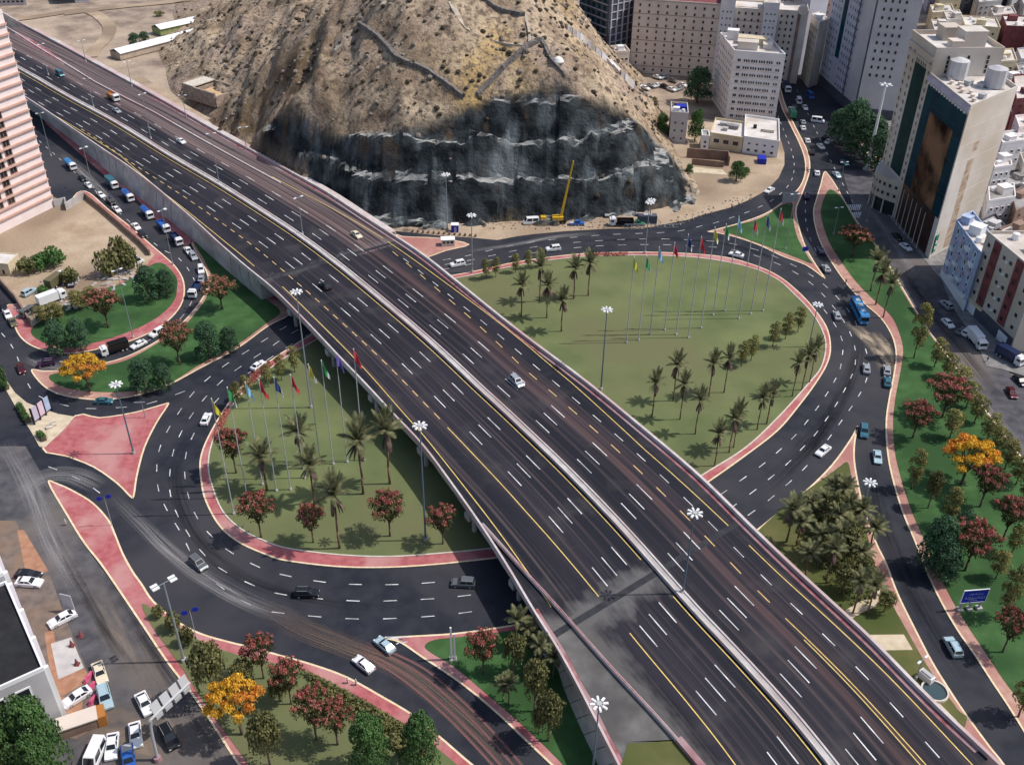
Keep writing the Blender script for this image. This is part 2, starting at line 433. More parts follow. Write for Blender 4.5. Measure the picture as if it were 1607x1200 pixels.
# pink gore by the cliff road, roadside sand
island('gore_plaza', [(618, 364), (631, 371), (691, 374), (737, 384), (700, 394), (664, 406), (645, 400)], M['pink_paver'], n=3)
sheet('sand_verge', [(380, 250), (480, 280), (560, 322), (608, 362), (653, 366), (691, 370), (737, 373), (780, 377), (812, 371), (835, 368), (887, 363), (957, 359), (1009, 359), (1044, 352), (1080, 345), (1100, 338), (1146, 326), (1173, 315), (1203, 299), (1222, 279), (1231, 259), (1231, 240), (1225, 219), (1215, 192), (1120, 190), (1030, 170), (980, 240), (860, 270), (500, 200), (395, 205)], 0.10, M['sand'], False)
sheet('vacant_lot', [(-120, 330), (60, 300), (104, 318), (130, 303), (200, 364), (242, 400), (228, 421), (189, 444), (131, 461), (63, 503), (50, 512), (27, 474), (0, 441), (-80, 400)], 0.22, M['sand'], False)
# paved forecourt lower left
sheet('forecourt', [(-300, 800), (25, 818), (31, 831), (76, 896), (96, 950), (113, 995), (139, 1058), (153, 1100), (150, 1140), (120, 1160), (60, 1150), (-300, 1330)], 0.10, M['brown_paver'], False)
for px in ([(27, 832), (38, 832), (76, 896), (42, 905)], [(70, 992), (84, 990), (96, 1052), (134, 1050), (142, 1066), (98, 1092), (84, 1092)], [(92, 1092), (130, 1100), (128, 1128), (100, 1130)]):
    sheet('forecourt_paving', px, .11, M['orange_paver'], False)
sheet('forecourt_bay', [(80, 1010), (112, 1000), (132, 1048), (92, 1066)], 0.115, M['concrete'], False)
sheet('city_pavement', [(1388, 330), (1457, 416), (1478, 440), (1494, 480), (1530, 535), (1548, 575), (1575, 580), (1640, 600), (1900, 560), (1900, 100), (1400, 60), (1375, 262)], 0.13, M['concrete_dk'], False)

# ------------------------------------------------------------------ painted lane markings
def dashes(mb, pl, w, dash, gap, phase=0.0, z=0.02, s0=0.0, s1=1e9, mi=0):
    f, L = at_len(pl)
    s = s0 + phase
    while s + dash < min(L, s1):
        a, b = f(s), f(s + dash)
        d = (b - a).to_2d().normalized(); nn = Vector((-d.y, d.x, 0)) * w / 2
        mb.add([(a - nn).to_tuple()[:2] + (a.z + z,), (b - nn).to_tuple()[:2] + (b.z + z,), (b + nn).to_tuple()[:2] + (b.z + z,), (a + nn).to_tuple()[:2] + (a.z + z,)], [(0, 1, 2, 3)], mi)
        s += dash + gap
def solid(mb, pl, w, z=0.02, mi=0):
    n = len(pl); L = []; Rr = []
    for i in range(n):
        a, b = pl[max(i - 1, 0)], pl[min(i + 1, n - 1)]
        d = (b - a).to_2d().normalized(); nn = Vector((-d.y, d.x, 0)) * w / 2
        L.append(pl[i] + nn + Vector((0, 0, z))); Rr.append(pl[i] - nn + Vector((0, 0, z)))
    mb.strip(Rr, L, None, mi)

ring_rows = [
    # outer, middle and inner lane lines going round, from under the flyover clockwise as seen in the photo
    [(750, 958), (694, 965), (637, 969), (578, 971), (523, 969), (467, 964), (411, 956), (360, 930), (318, 896), (300, 868), (283, 834), (262, 800), (248, 765), (247, 720), (258, 685), (282, 645), (308, 611), (346, 578), (380, 556), (416, 533), (446, 514), (500, 486)],
    [(748, 932), (694, 938), (639, 941), (583, 943), (529, 941), (470, 936), (424, 928), (380, 910), (340, 888), (310, 858), (291, 830), (275, 800), (266, 765), (270, 717), (282, 683), (303, 648), (330, 615), (360, 588), (390, 567), (424, 545), (454, 525), (510, 496)],
    [(748, 906), (696, 912), (642, 916), (588, 917), (527, 915), (465, 906), (415, 893), (365, 868), (333, 842), (311, 815), (297, 783), (290, 745), (292, 712), (303, 683), (322, 650), (346, 622), (372, 599), (402, 577), (433, 556), (465, 536), (520, 506)],
    [(655, 416), (690, 409), (735, 401), (790, 388), (850, 378), (910, 371.5), (960, 368), (1000, 366.5), (1040, 365), (1075, 361), (1110, 352)],
    [(660, 426), (700, 415), (745, 407), (800, 395), (856, 385), (915, 379.5), (975, 376), (1037, 375), (1090, 377), (1140, 381), (1190, 393), (1228, 408), (1265, 427), (1290, 444), (1318, 471), (1340, 500), (1350, 527), (1360, 553), (1363, 580), (1357, 603), (1344, 627), (1328, 650), (1304, 683), (1281, 714), (1255, 742), (1229, 765), (1202, 788), (1160, 818)],
    [(690, 424), (740, 414), (800, 403), (850, 395), (912, 388), (975, 384.5), (1037, 384), (1090, 386), (1140, 390), (1185, 401), (1225, 416), (1255, 432), (1278, 449), (1301, 473), (1321, 499), (1335, 524), (1342, 548), (1342, 572), (1335, 593), (1312, 635), (1282, 678), (1259, 703), (1236, 727), (1211, 748), (1182, 771), (1140, 802)],
    [(1290, 482), (1306, 503), (1317, 522), (1323, 541), (1321, 563), (1316, 585), (1293, 625), (1261, 668), (1242, 689), (1218, 711), (1194, 731), (1163, 753), (1135, 773), (1110, 790)],
    [(1115, 352), (1150, 341), (1185, 328), (1215, 312), (1238, 290), (1246, 268), (1244, 243), (1234, 215), (1224, 190), (1214, 160)],
    [(1264, 300), (1264, 320), (1264, 338), (1266, 356), (1272, 376), (1282, 396)],
    [(60, 220), (100, 255), (150, 300), (200, 345), (250, 388), (280, 405), (300, 430), (307, 450), (300, 475), (283, 500), (255, 522), (215, 543), (170, 557), (110, 567), (60, 566)],
    [(0, 520), (20, 545), (37, 585), (50, 612), (75, 628), (125, 640), (175, 640), (230, 634), (300, 610)],
    [(70, 730), (110, 745), (150, 768), (180, 795)],
    [(1250, 140), (1278, 200), (1310, 265), (1345, 330)],
]
mb = MB()
for k, r in enumerate(ring_rows):
    dashes(mb, line(r, 0.0, 8), .21, 2.9, 5.2, phase=1.3, z=0.03)
road = bpy.data.objects['road']
mb.build('lane_marking', M['white_paint'], road)
mb = MB()
for px in ([(608, 1001), (634, 1004), (622, 1011)], [(626, 1003), (632, 1003.5), (630, 1009), (640, 1007)]):
    solid(mb, line(px, 0.0, 1), .3, .16)
solid(mb, line([(604, 1000), (625, 1000), (640, 1000)], 0, 2), .3, .16)
mb.build('chevron_marking', M['white_paint'], road)
mb = MB()   # zebra crossing on the right street
for k in range(9):
    for rowv in (0, 12):
        a = G(1326 + k * 3.1, 321 + rowv); b = G(1323 + k * 3.1, 330 + rowv)
        d = (b - a).to_2d().normalized(); nn = Vector((-d.y, d.x, 0)) * .22
        mb.add([(a.x - nn.x, a.y - nn.y, .04), (b.x - nn.x, b.y - nn.y, .04), (b.x + nn.x, b.y + nn.y, .04), (a.x + nn.x, a.y + nn.y, .04)], [(0, 1, 2, 3)])
mb.build('zebra_marking', M['white_paint'], road)

# ------------------------------------------------------------------ the elevated highway
ZD = 8.0
MCpx = [(-60, 60), (39, 113), (105, 151), (184, 194), (262, 242), (341, 288), (400, 325), (466, 368), (532, 417), (599, 472), (665, 528), (709, 568), (753, 610), (797, 650), (841, 692), (892, 741), (970, 822), (1046, 907), (1090, 958), (1141, 1011), (1203, 1078), (1246, 1126), (1305, 1200), (1370, 1283)]
mc0 = [Vector(p) for p in cat([G(u, v, ZD) for u, v in MCpx], 5)]
MC, MCL = resample(mc0, 3.0)
_mc = np.array([list(p)[:2] for p in MC])
for _ in range(6):     # smooth the survey wobble
    _mc[1:-1] = _mc[1:-1] * .5 + (_mc[:-2] + _mc[2:]) * .25
_ms = np.r_[0, np.cumsum(np.linalg.norm(np.diff(_mc, axis=0), axis=1))]
_tg = np.gradient(_mc, axis=0); _tg /= np.linalg.norm(_tg, axis=1)[:, None]
def HW(t, lat, z=ZD):
    """lat > 0 towards the photo's left-hand carriageway"""
    x = np.interp(t, _ms, _mc[:, 0]); y = np.interp(t, _ms, _mc[:, 1])
    tx = np.interp(t, _ms, _tg[:, 0]); ty = np.interp(t, _ms, _tg[:, 1])
    return Vector((float(x + ty * lat), float(y - tx * lat), z))
def HWline(pairs, step=4.0, z=ZD):
    ts = [p[0] for p in pairs]; ls = [p[1] for p in pairs]
    n = max(2, int((ts[-1] - ts[0]) / step))
    return [HW(t, float(np.interp(t, ts, ls)), z) for t in np.linspace(ts[0], ts[-1], n + 1)]
LEpx = [(-60, 88), (50, 158), (120, 205), (164, 235), (200, 259), (240, 289), (260, 306), (300, 340), (341, 378), (394, 424), (426, 449), (479, 502), (531, 557), (584, 612), (626, 658), (662, 694), (728, 784), (752, 818), (781, 862), (820, 925), (837, 958), (871, 1006), (905, 1069), (936, 1129), (971, 1197), (1010, 1275)]
REpx = [(-60, -20), (16, 26), (79, 60), (147, 97), (210, 131), (262, 160), (341, 205), (394, 234), (450, 265), (513, 300), (557, 329), (610, 363), (662, 397), (715, 439), (767, 481), (820, 523), (870, 560), (926, 602), (1010, 671), (1097, 744), (1167, 813), (1242, 885), (1305, 943), (1371, 1003), (1423, 1058), (1476, 1111), (1528, 1158), (1570, 1198), (1640, 1265)]
def smooth(pl, k=3):
    P = np.array([list(p) for p in pl])
    for _ in range(k): P[1:-1] = P[1:-1] * .5 + (P[:-2] + P[2:]) * .25
    return [Vector(p) for p in P]
LE, _ = resample(cat([G(u, v, ZD + 1.0) for u, v in LEpx], 5), 4.0); LE = smooth([Vector((p.x, p.y, ZD)) for p in LE])
RE, _ = resample(cat([G(u, v, ZD + 1.0) for u, v in REpx], 5), 4.0); RE = smooth([Vector((p.x, p.y, ZD)) for p in RE])

# asphalt for the deck: tyre streaks run along the lanes (u = metres along, v = metres across)
def deck_material():
    m = bpy.data.materials.new('deck_asphalt'); m.use_nodes = True
    nt = m.node_tree; N = nt.nodes; Lk = nt.links; b = N['Principled BSDF']
    b.inputs['Roughness'].default_value = .8; b.inputs['Specular IOR Level'].default_value = .25
    uv = N.new('ShaderNodeUVMap'); uv.uv_map = 'along'
    def streak(su, sv, lo, hi):
        mp = N.new('ShaderNodeMapping'); mp.inputs['Scale'].default_value = (su, sv, 1)
        Lk.new(uv.outputs[0], mp.inputs[0])
        n = N.new('ShaderNodeTexNoise'); n.inputs['Scale'].default_value = 1; n.inputs['Detail'].default_value = 4
        Lk.new(mp.outputs[0], n.inputs['Vector'])
        r = N.new('ShaderNodeMapRange'); r.inputs[1].default_value = lo; r.inputs[2].default_value = hi
        Lk.new(n.outputs['Fac'], r.inputs[0]); return r.outputs[0]
    def mix(fac, a, c):
        mx = N.new('ShaderNodeMix'); mx.data_type = 'RGBA'
        if isinstance(fac, float): mx.inputs[0].default_value = fac
        else: Lk.new(fac, mx.inputs[0])
        if isinstance(a, tuple): mx.inputs[6].default_value = (*a, 1)
        else: Lk.new(a, mx.inputs[6])
        mx.inputs[7].default_value = (*c, 1); return mx.outputs[2]
    c = mix(streak(.02, .11, .42, .60), (.010, .011, .018), (.022, .020, .029))
    c = mix(streak(.006, .9, .52, .70), c, (.078, .058, .060))
    c = mix(streak(.012, 2.6, .55, .75), c, (.009, .009, .012))
    c = mix(streak(.10, .10, .55, .80), c, (.050, .046, .048))
    # worn red-brown band over the slow lanes of the far carriageway
    sx = N.new('ShaderNodeSeparateXYZ'); Lk.new(uv.outputs[0], sx.inputs[0])
    band = N.new('ShaderNodeMapRange'); band.inputs[1].default_value = 4.5; band.inputs[2].default_value = 0.5
    ad = N.new('ShaderNodeMath'); ad.operation = 'ADD'; ad.inputs[1].default_value = 13.5; Lk.new(sx.outputs[1], ad.inputs[0])
    ab = N.new('ShaderNodeMath'); ab.operation = 'ABSOLUTE'; Lk.new(ad.outputs[0], ab.inputs[0])
    Lk.new(ab.outputs[0], band.inputs[0])
    ms = N.new('ShaderNodeMath'); ms.operation = 'MULTIPLY'; Lk.new(band.outputs[0], ms.inputs[0]); Lk.new(streak(.007, .7, .36, .60), ms.inputs[1])
    m2 = N.new('ShaderNodeMath'); m2.operation = 'MULTIPLY'; Lk.new(ms.outputs[0], m2.inputs[0]); m2.inputs[1].default_value = .62
    c = mix(m2.outputs[0], c, (.115, .066, .062))
    # bare concrete dust on both sides of the two expansion joints
    def M_(op, a, b_=None):
        n = N.new('ShaderNodeMath'); n.operation = op
        for i, v in enumerate((a, b_)):
            if v is None: continue
            if isinstance(v, (int, float)): n.inputs[i].default_value = v
            else: Lk.new(v, n.inputs[i])
        return n.outputs[0]
    U, V = sx.outputs[0], sx.outputs[1]
    nse = streak(.16, .30, .25, .75)
    for t0, k, wd, amt, vmin in ((500.8, .19, 8.5, .80, .6), (333.0, 0.0, 6.0, .35, -30.0)):
        dd = M_('ABSOLUTE', M_('SUBTRACT', M_('SUBTRACT', U, t0), M_('MULTIPLY', V, k)))
        f = M_('SUBTRACT', 1.0, M_('DIVIDE', M_('ADD', dd, M_('MULTIPLY', nse, 6.0)), wd))
        f = M_('MULTIPLY', M_('MINIMUM', M_('MAXIMUM', M_('MULTIPLY', f, 2.2), 0.0), 1.0), M_('GREATER_THAN', V, vmin))
        c = mix(M_('MULTIPLY', f, amt), c, (.13, .125, .122))
    fr = M_('MULTIPLY', M_('GREATER_THAN', U, 503.0), M_('MINIMUM', M_('MAXIMUM', M_('MULTIPLY', M_('SUBTRACT', V, M_('ADD', 15.5, M_('MULTIPLY', nse, 5.0))), .25), 0.0), 1.0))
    c = mix(M_('MULTIPLY', fr, .85), c, (.105, .10, .097))
    fr = M_('MULTIPLY', M_('MULTIPLY', M_('LESS_THAN', U, 336.0), M_('MINIMUM', M_('MAXIMUM', M_('MULTIPLY', M_('SUBTRACT', -9.0, V), .3), 0.0), 1.0)), streak(.008, 1.1, .36, .58))
    c = mix(M_('MULTIPLY', fr, .8), c, (.20, .145, .140))
    Lk.new(c, b.inputs['Base Color'])
    return m
M['deck'] = deck_material()

def near_t(p):
    d = np.hypot(_mc[:, 0] - p.x, _mc[:, 1] - p.y); return float(_ms[int(d.argmin())])
TMAX = float(_ms[-1])
_lt = np.array([near_t(p) for p in LE]); _rt = np.array([near_t(p) for p in RE])
def lat_of(p, t):
    i = int(np.abs(_ms - t).argmin()); return float((p.x - _mc[i, 0]) * _tg[i, 1] - (p.y - _mc[i, 1]) * _tg[i, 0])
_ll = np.array([lat_of(p, t) for p, t in zip(LE, _lt)]); _rl = np.array([lat_of(p, t) for p, t in zip(RE, _rt)])
def left_lat(t): return float(np.interp(t, _lt, _ll))
def right_lat(t): return float(np.interp(t, _rt, _rl))
ts = np.arange(0, TMAX + .1, 4.0); NS = 8
vs, uvs, fs = [], [], []
for t in ts:
    a, b = left_lat(t), right_lat(t)
    for k in range(NS + 1):
        la = a + (b - a) * k / NS
        vs.append(tuple(HW(t, la))); uvs.append((t, la))
W1 = NS + 1
for i in range(len(ts) - 1):
    for k in range(NS):
        fs.append((i * W1 + k, i * W1 + k + 1, (i + 1) * W1 + k + 1, (i + 1) * W1 + k))
me = bpy.data.meshes.new('highway'); me.from_pydata(vs, [], fs); me.materials.append(M['deck'])
ul = me.uv_layers.new(name='along')
for lp in me.loops: ul.data[lp.index].uv = uvs[lp.vertex_index]
me.update()
# keep faces upward
if me.polygons[0].normal.z < 0: me.flip_normals()
highway = bpy.data.objects.new('highway', me); COL.objects.link(highway); highway['kind'] = 'structure'

T_A, T_B = 331.0, 503.0        # abutments of the bridge part
# bridge slab and its outer girders
mb = MB()
tb = np.arange(T_A - 1, T_B + 2, 4.0)
Lb = [HW(t, left_lat(t) - .05) for t in tb]; Rb = [HW(t, right_lat(t) + .05) for t in tb]
mb.strip([Vector((p.x, p.y, ZD - 1.5)) for p in Lb], [Vector((p.x, p.y, ZD - 1.5)) for p in Rb])
for pl in (Lb, Rb):
    mb.strip([Vector((p.x, p.y, ZD - 1.5)) for p in pl], [Vector((p.x, p.y, ZD - .02)) for p in pl])
for q in range(1, 6):
    pl = [HW(t, left_lat(t) + (right_lat(t) - left_lat(t)) * q / 6) for t in tb]
    mb.wall(pl, ZD - 2.3, ZD - 1.4, 1.2)
mb.build('bridge_deck', M['concrete'], highway)
# bents: cap beam on round columns
for t in (352, 379, 407, 434, 462, 487):
    a, b = left_lat(t), right_lat(t)
    mb = MB(); p0, p1 = HW(t, a + .3), HW(t, b - .3)
    mid = (p0 + p1) / 2; d = p1 - p0
    mb.box((mid.x, mid.y, ZD - 2.55), (d.length, 2.0, 1.7), math.atan2(d.y, d.x))
    mb.build('cap_beam', M['concrete'], highway)
    for q in range(7):
        p = p0.lerp(p1, .04 + .92 * q / 6)
        mb = MB(); mb.tube((p.x, p.y, -.1), (p.x, p.y, ZD - 3.3), .65, .65, 12)
        mb.build('column', M['concrete'], highway, smooth=False)
# parapets
pz0, pz1 = ZD - .6, ZD + 1.0
mb = MB()
mb.wall(LE, pz0, pz1, .45); mb.build('left_parapet', M['parapet'], highway)
mb = MB(); mb.wall(RE, pz0, pz1, .7); mb.build('right_parapet', M['parapet'], highway)
mb = MB()
mb.strip([HW(t, right_lat(t) + .5, ZD + .03) for t in np.arange(150, TMAX, 4)], [HW(t, right_lat(t) + 1.5, ZD + .03) for t in np.arange(150, TMAX, 4)])
mb.build('maintenance_strip', M['red_paint'], highway)
mb = MB()
mb.strip([HW(t, left_lat(t) - .45, ZD + .03) for t in np.arange(498, TMAX, 4)], [HW(t, left_lat(t) - 1.3, ZD + .03) for t in np.arange(498, TMAX, 4)])
mb.build('maintenance_strip', M['red_paint'], highway)
mb = MB(); mb.strip([HW(t, right_lat(t) - .4, ZD + .02) for t in np.arange(8, 330, 4)], [HW(t, right_lat(t) - 3.2, ZD + .02) for t in np.arange(8, 330, 4)][::1])
mb.f = [tuple(reversed(f)) for f in mb.f]; mb.build('side_pavement', M['parapet'], highway)
# twin-wall median
for s in (-.75, .75):
    mb = MB(); mb.wall(HWline([(0, s), (TMAX, s)], 4), ZD - .02, ZD + .85, .38); mb.build('median_barrier', M['parapet'], highway)
mb = MB(); mb.strip(HWline([(0, .55), (TMAX, .55)]), HWline([(0, -.55), (TMAX, -.55)]), ZD + .62); mb.build('median_fill', M['concrete'], highway)
# barrier that closes the unused ramp
rampL = [G(u, v, ZD + 1) for u, v in [(757, 820), (785, 851), (816, 886), (863, 937), (913, 993), (971, 1058), (1023, 1113), (1063, 1158)]]
rampL = [Vector((p.x, p.y, ZD)) for p in resample(cat(rampL, 4), 4)[0]]
mb = MB(); mb.wall(rampL, ZD - .02, ZD + .9, .5); rb = mb.build('ramp_barrier', M['parapet'], highway)
mb = MB(); mb.wall(rampL, ZD + .9, ZD + .96, .30); mb.build('barrier_stripe', M['red_paint'], rb)
tail = [Vector((G(u, v, ZD).x, G(u, v, ZD).y, ZD)) for u, v in [(1064, 1162), (1098, 1202), (1150, 1265)]]
mb = MB(); mb.wall(tail, ZD - .02, ZD + 1.0, 1.3); mb.build('ramp_barrier', M['red_paint'], highway)
# retired ramp surface and worn concrete at the joints
mb = MB()
mb.poly([HW(t, left_lat(t) - 1.4, ZD + .012) for t in np.arange(503, 543, 4)] + [Vector((G(990, 1163, ZD).x, G(990, 1163, ZD).y, ZD + .012)), Vector((G(1060, 1160, ZD).x, G(1060, 1160, ZD).y, ZD + .012))] +
        [Vector((p.x, p.y, ZD + .012)) for p in reversed(rampL) if near_t(p) > 503])
mb.build('worn_patch', M['patch'], highway)
mb = MB()
mb.poly([Vector((*G(u, v, ZD).to_2d(), ZD + .05)) for u, v in [(985, 1166), (1058, 1162), (1085, 1190), (1130, 1260), (1012, 1270), (975, 1200)]])
mb.build('ramp_grass', M['lawn_dry'], highway)
mb = MB()
for t, a, b in ((T_A, left_lat(T_A) - .3, right_lat(T_A) + .3), (T_B + 3, left_lat(T_B) - .3, right_lat(T_B) + .3)):
    n = 10
    dt = -10 if t > 400 else 4
    ln = [HW(t + dt * k / n, a + (b - a) * k / n, ZD + .02) for k in range(n + 1)]
    solid(mb, ln, 1.6, .0)
mb.build('expansion_joint', M['joint'], highway)

# painted lines of the deck
def row(mb, pairs, w, dash=None, cyc=None, ph=0.0):
    pl = HWline(pairs, 3)
    if dash is None: solid(mb, pl, w, .03)
    else: dashes(mb, pl, w, dash, cyc - dash, ph, .03)
mb = MB()
off = [(20, 5.6), (341, 5.5), (374, 5.1), (411, 5.0), (448, 5.2), (488, 5.4), (565, 5.2)]
row(mb, off, .23, 6.2, 18.4, 8.0)
row(mb, [(t, l + 3.65) for t, l in off], .23, 6.2, 18.4, 8.6)
row(mb, [(t, l + 7.1) for t, l in off], .23, 6.2, 18.4, 9.2)
offr = [(20, -4.6), (350, -4.6), (403, -4.8), (440, -4.8), (565, -4.4)]
row(mb, offr, .23, 6.2, 18.55, 14.6)
row(mb, [(t, l - 3.55) for t, l in offr], .23, 6.2, 18.55, 13.8)
row(mb, [(t, l - 7.1) for t, l in offr], .23, 6.2, 18.55, 12.9)
row(mb, [(345, -19.8), (380, -18.9), (436, -18.8), (565, -18.8)], .22, 3.6, 9.35, 1.0)
mb.build('lane_marking', M['white_paint'], highway)
mb = MB()
row(mb, [(165, 14.0), (278, 15.3), (336, 16.2), (407, 15.9), (428, 15.9)], .26, 3.0, 5.95, 1.0)
row(mb, [(337, -19.5), (420, -15.5), (500, -15.2), (521, -15.1)], .25, 3.8, 9.35, 3.0)
mb.build('lane_marking', M['amber_paint'], highway)
mb = MB()
row(mb, [(60, 14.4), (170, 15.2), (205, 14.6), (247, 19.0), (300, 21.6), (322, 22.2)], .22)
row(mb, [(340, 21.1), (408, 22.4), (430, 22.8), (459, 24.4), (486, 25.5), (499, 26.0)], .22)
row(mb, [(432, 16.1), (470, 16.2), (501, 15.7)], .22); row(mb, [(512, 15.3), (565, 15.8)], .22)
row(mb, [(60, 1.8), (496, 1.8)], .18); row(mb, [(508, 1.7), (565, 1.7)], .22)
row(mb, [(262, -18.8), (330, -21.9)], .22); row(mb, [(333, -21.9), (410, -22.8), (433, -22.6), (465, -21.4), (496, -22.0)], .22); row(mb, [(503, -22.2), (565, -23.2)], .22)
row(mb, [(524, -15.0), (565, -15.6)], .20); row(mb, [(530, -14.4), (565, -14.6)], .20)
mb.build('edge_line', M['yellow_paint'], highway)

# parallel slip road beside the far carriageway: separator kerb and red strip
sep = [(-20, 25), (21, 50), (60, 75), (105, 102), (150, 130), (190, 151), (240, 176), (315, 219), (394, 263), (440, 288)]
spl = [Vector((G(u, v, ZD).x, G(u, v, ZD).y, ZD)) for u, v in sep]
mb = MB(); mb.wall(resample(spl, 4)[0], ZD - .02, ZD + .55, .6); mb.build('separator', M['parapet'], highway)
mb = MB(); mb.poly([Vector((*G(u, v, ZD).to_2d(), ZD + .06)) for u, v in [(19, 47), (50, 62), (80, 82), (106, 100), (100, 102), (60, 78), (24, 55)]]); mb.build('red_verge', M['red_paint'], highway)

# retaining wall on the left of the approach, one object per precast panel; right side is plain
wall = thing('retaining_wall', 'pale panelled concrete retaining wall carrying the highway beside the service road', 'wall')
basepx = [(30, 160), (72, 190), (120, 226), (156, 258), (188, 286), (220, 312), (260, 342), (302, 376), (354, 423), (410, 470)]
bpl, bL = resample(line(basepx, 0.0, 6), 2.0)
fb, _ = at_len(bpl)
topL = [p for p, t in zip(LE, _lt) if t < T_A + 4]
ft, tL = at_len(topL)
nP = 70
prng = random.Random(3)
i0 = 0
# match base points to the nearest place on the top edge
def nearest_s(p):
    best = (1e9, 0)
    for s in np.linspace(0, tL, 400):
        q = ft(float(s)); dd = (q.x - p.x) ** 2 + (q.y - p.y) ** 2
        if dd < best[0]: best = (dd, float(s))
    return best[1]
for k in range(nP):
    s0 = bL * k / nP; s1 = bL * (k + 1) / nP - .12
    b0, b1 = fb(s0), fb(s1)
    u0, u1 = ft(nearest_s(b0)), ft(nearest_s(b1))
    j = prng.uniform(0, .03)
    dd = (b1 - b0).to_2d().normalized(); nn = Vector((dd.y, -dd.x, 0))
    q = [b0 + nn * j, b1 + nn * j, u1 + nn * j, u0 + nn * j]
    zt = ZD - .05
    F = [(p.x, p.y, z) for p, z in zip(q, (-.1, -.1, zt, zt))]
    B = [(p.x - nn.x * .3, p.y - nn.y * .3, z) for p, z in zip(q, (-.1, -.1, zt, zt))]
    mb = MB(); mb.add(F + B, [(0, 1, 2, 3), (7, 6, 5, 4), (0, 4, 5, 1), (1, 5, 6, 2), (2, 6, 7, 3), (3, 7, 4, 0)])
    mb.build('panel', M['concrete'], wall)
mb = MB()   # dark backing behind the joints
mb.strip([Vector((p.x, p.y, -.1)) for p in [fb(bL * k / nP) - Vector((0, 0, 0)) for k in range(nP + 1)]], [Vector((p.x, p.y, ZD - .1)) for p in [ft(nearest_s(fb(bL * k / nP))) for k in range(nP + 1)]])
bk = mb.build('backing', M['concrete_dk'], wall); bk.location = (.35, .35, 0)
# abutment faces under the deck ends
for t, s in ((T_A - 1.0, 1), (T_B + 1.0, -1)):
    mb = MB(); p0, p1 = HW(t, left_lat(t) - .2), HW(t, right_lat(t) + .2)
    mid = (p0 + p1) / 2; d = p1 - p0
    mb.box((mid.x, mid.y, (ZD - 1.4) / 2 - .1), (d.length, 1.0, ZD - 1.4), math.atan2(d.y, d.x))
    mb.build('abutment', M['concrete'], highway)
# embankment side on the right and the battered wall of the lower ramp
mb = MB()
rr = [p for p, t in zip(RE, _rt) if t < T_A]; mb.strip([Vector((p.x, p.y, -.2)) for p in rr], [Vector((p.x, p.y, ZD - .5)) for p in rr])
rr = [p for p, t in zip(RE, _rt) if t > T_B]; mb.strip([Vector((p.x, p.y, -.2)) for p in rr], [Vector((p.x, p.y, ZD - .5)) for p in rr])
mb.build('embankment_wall', M['concrete'], highway)
rw = thing('ramp_wall', 'smooth grey concrete wall under the closed ramp beside the splitter lawn', 'wall')
tp = [p for p, t in zip(LE, _lt) if t > T_B + 1]
bp = line([(864, 1011), (874, 1045), (884, 1079), (900, 1118), (918, 1158), (939, 1202), (980, 1290)], 0.0, 6)
ftp, Lt = at_len(tp); fbp, Lb_ = at_len(bp)
n = 11
for k in range(n):
    a, b = k / n, (k + 1) / n - .004
    q = [fbp(Lb_ * a), fbp(Lb_ * b), ftp(Lt * b), ftp(Lt * a)]
    F = [(p.x, p.y, z) for p, z in zip(q, (0, 0, ZD - .1, ZD - .1))]
    B = [(x + .5, y + .1, z) for x, y, z in F]
    mb = MB(); mb.add(F + B, [(0, 1, 2, 3), (7, 6, 5, 4), (0, 4, 5, 1), (1, 5, 6, 2), (2, 6, 7, 3), (3, 7, 4, 0)])
    mb.build('panel', M['concrete'], rw)

# dust trails, tyre marks and sand drift on the asphalt: thin stains with ragged edges
def stain_mat(name, c, a, su=.05, sv=2.0, lo=.35, hi=.65, bands=False):
    m = bpy.data.materials.new(name); m.use_nodes = True; nt = m.node_tree; N = nt.nodes; Lk = nt.links; b = N['Principled BSDF']
    b.inputs['Base Color'].default_value = (*c, 1); b.inputs['Roughness'].default_value = .9; b.inputs['Specular IOR Level'].default_value = .1
    uv = N.new('ShaderNodeUVMap'); uv.uv_map = 'along'
    mp = N.new('ShaderNodeMapping'); mp.inputs['Scale'].default_value = (su, sv, 1); Lk.new(uv.outputs[0], mp.inputs[0])
    n = N.new('ShaderNodeTexNoise'); n.inputs['Scale'].default_value = 1; n.inputs['Detail'].default_value = 6; Lk.new(mp.outputs[0], n.inputs['Vector'])
    r = N.new('ShaderNodeMapRange'); r.inputs[1].default_value = lo; r.inputs[2].default_value = hi; Lk.new(n.outputs['Fac'], r.inputs[0])
    at = N.new('ShaderNodeAttribute'); at.attribute_name = 'edge'
    mu = N.new('ShaderNodeMath'); mu.operation = 'MULTIPLY'; Lk.new(r.outputs[0], mu.inputs[0]); Lk.new(at.outputs['Fac'], mu.inputs[1])
    m2 = N.new('ShaderNodeMath'); m2.operation = 'MULTIPLY'; Lk.new(mu.outputs[0], m2.inputs[0]); m2.inputs[1].default_value = a
    Lk.new(m2.outputs[0], b.inputs['Alpha']); return m
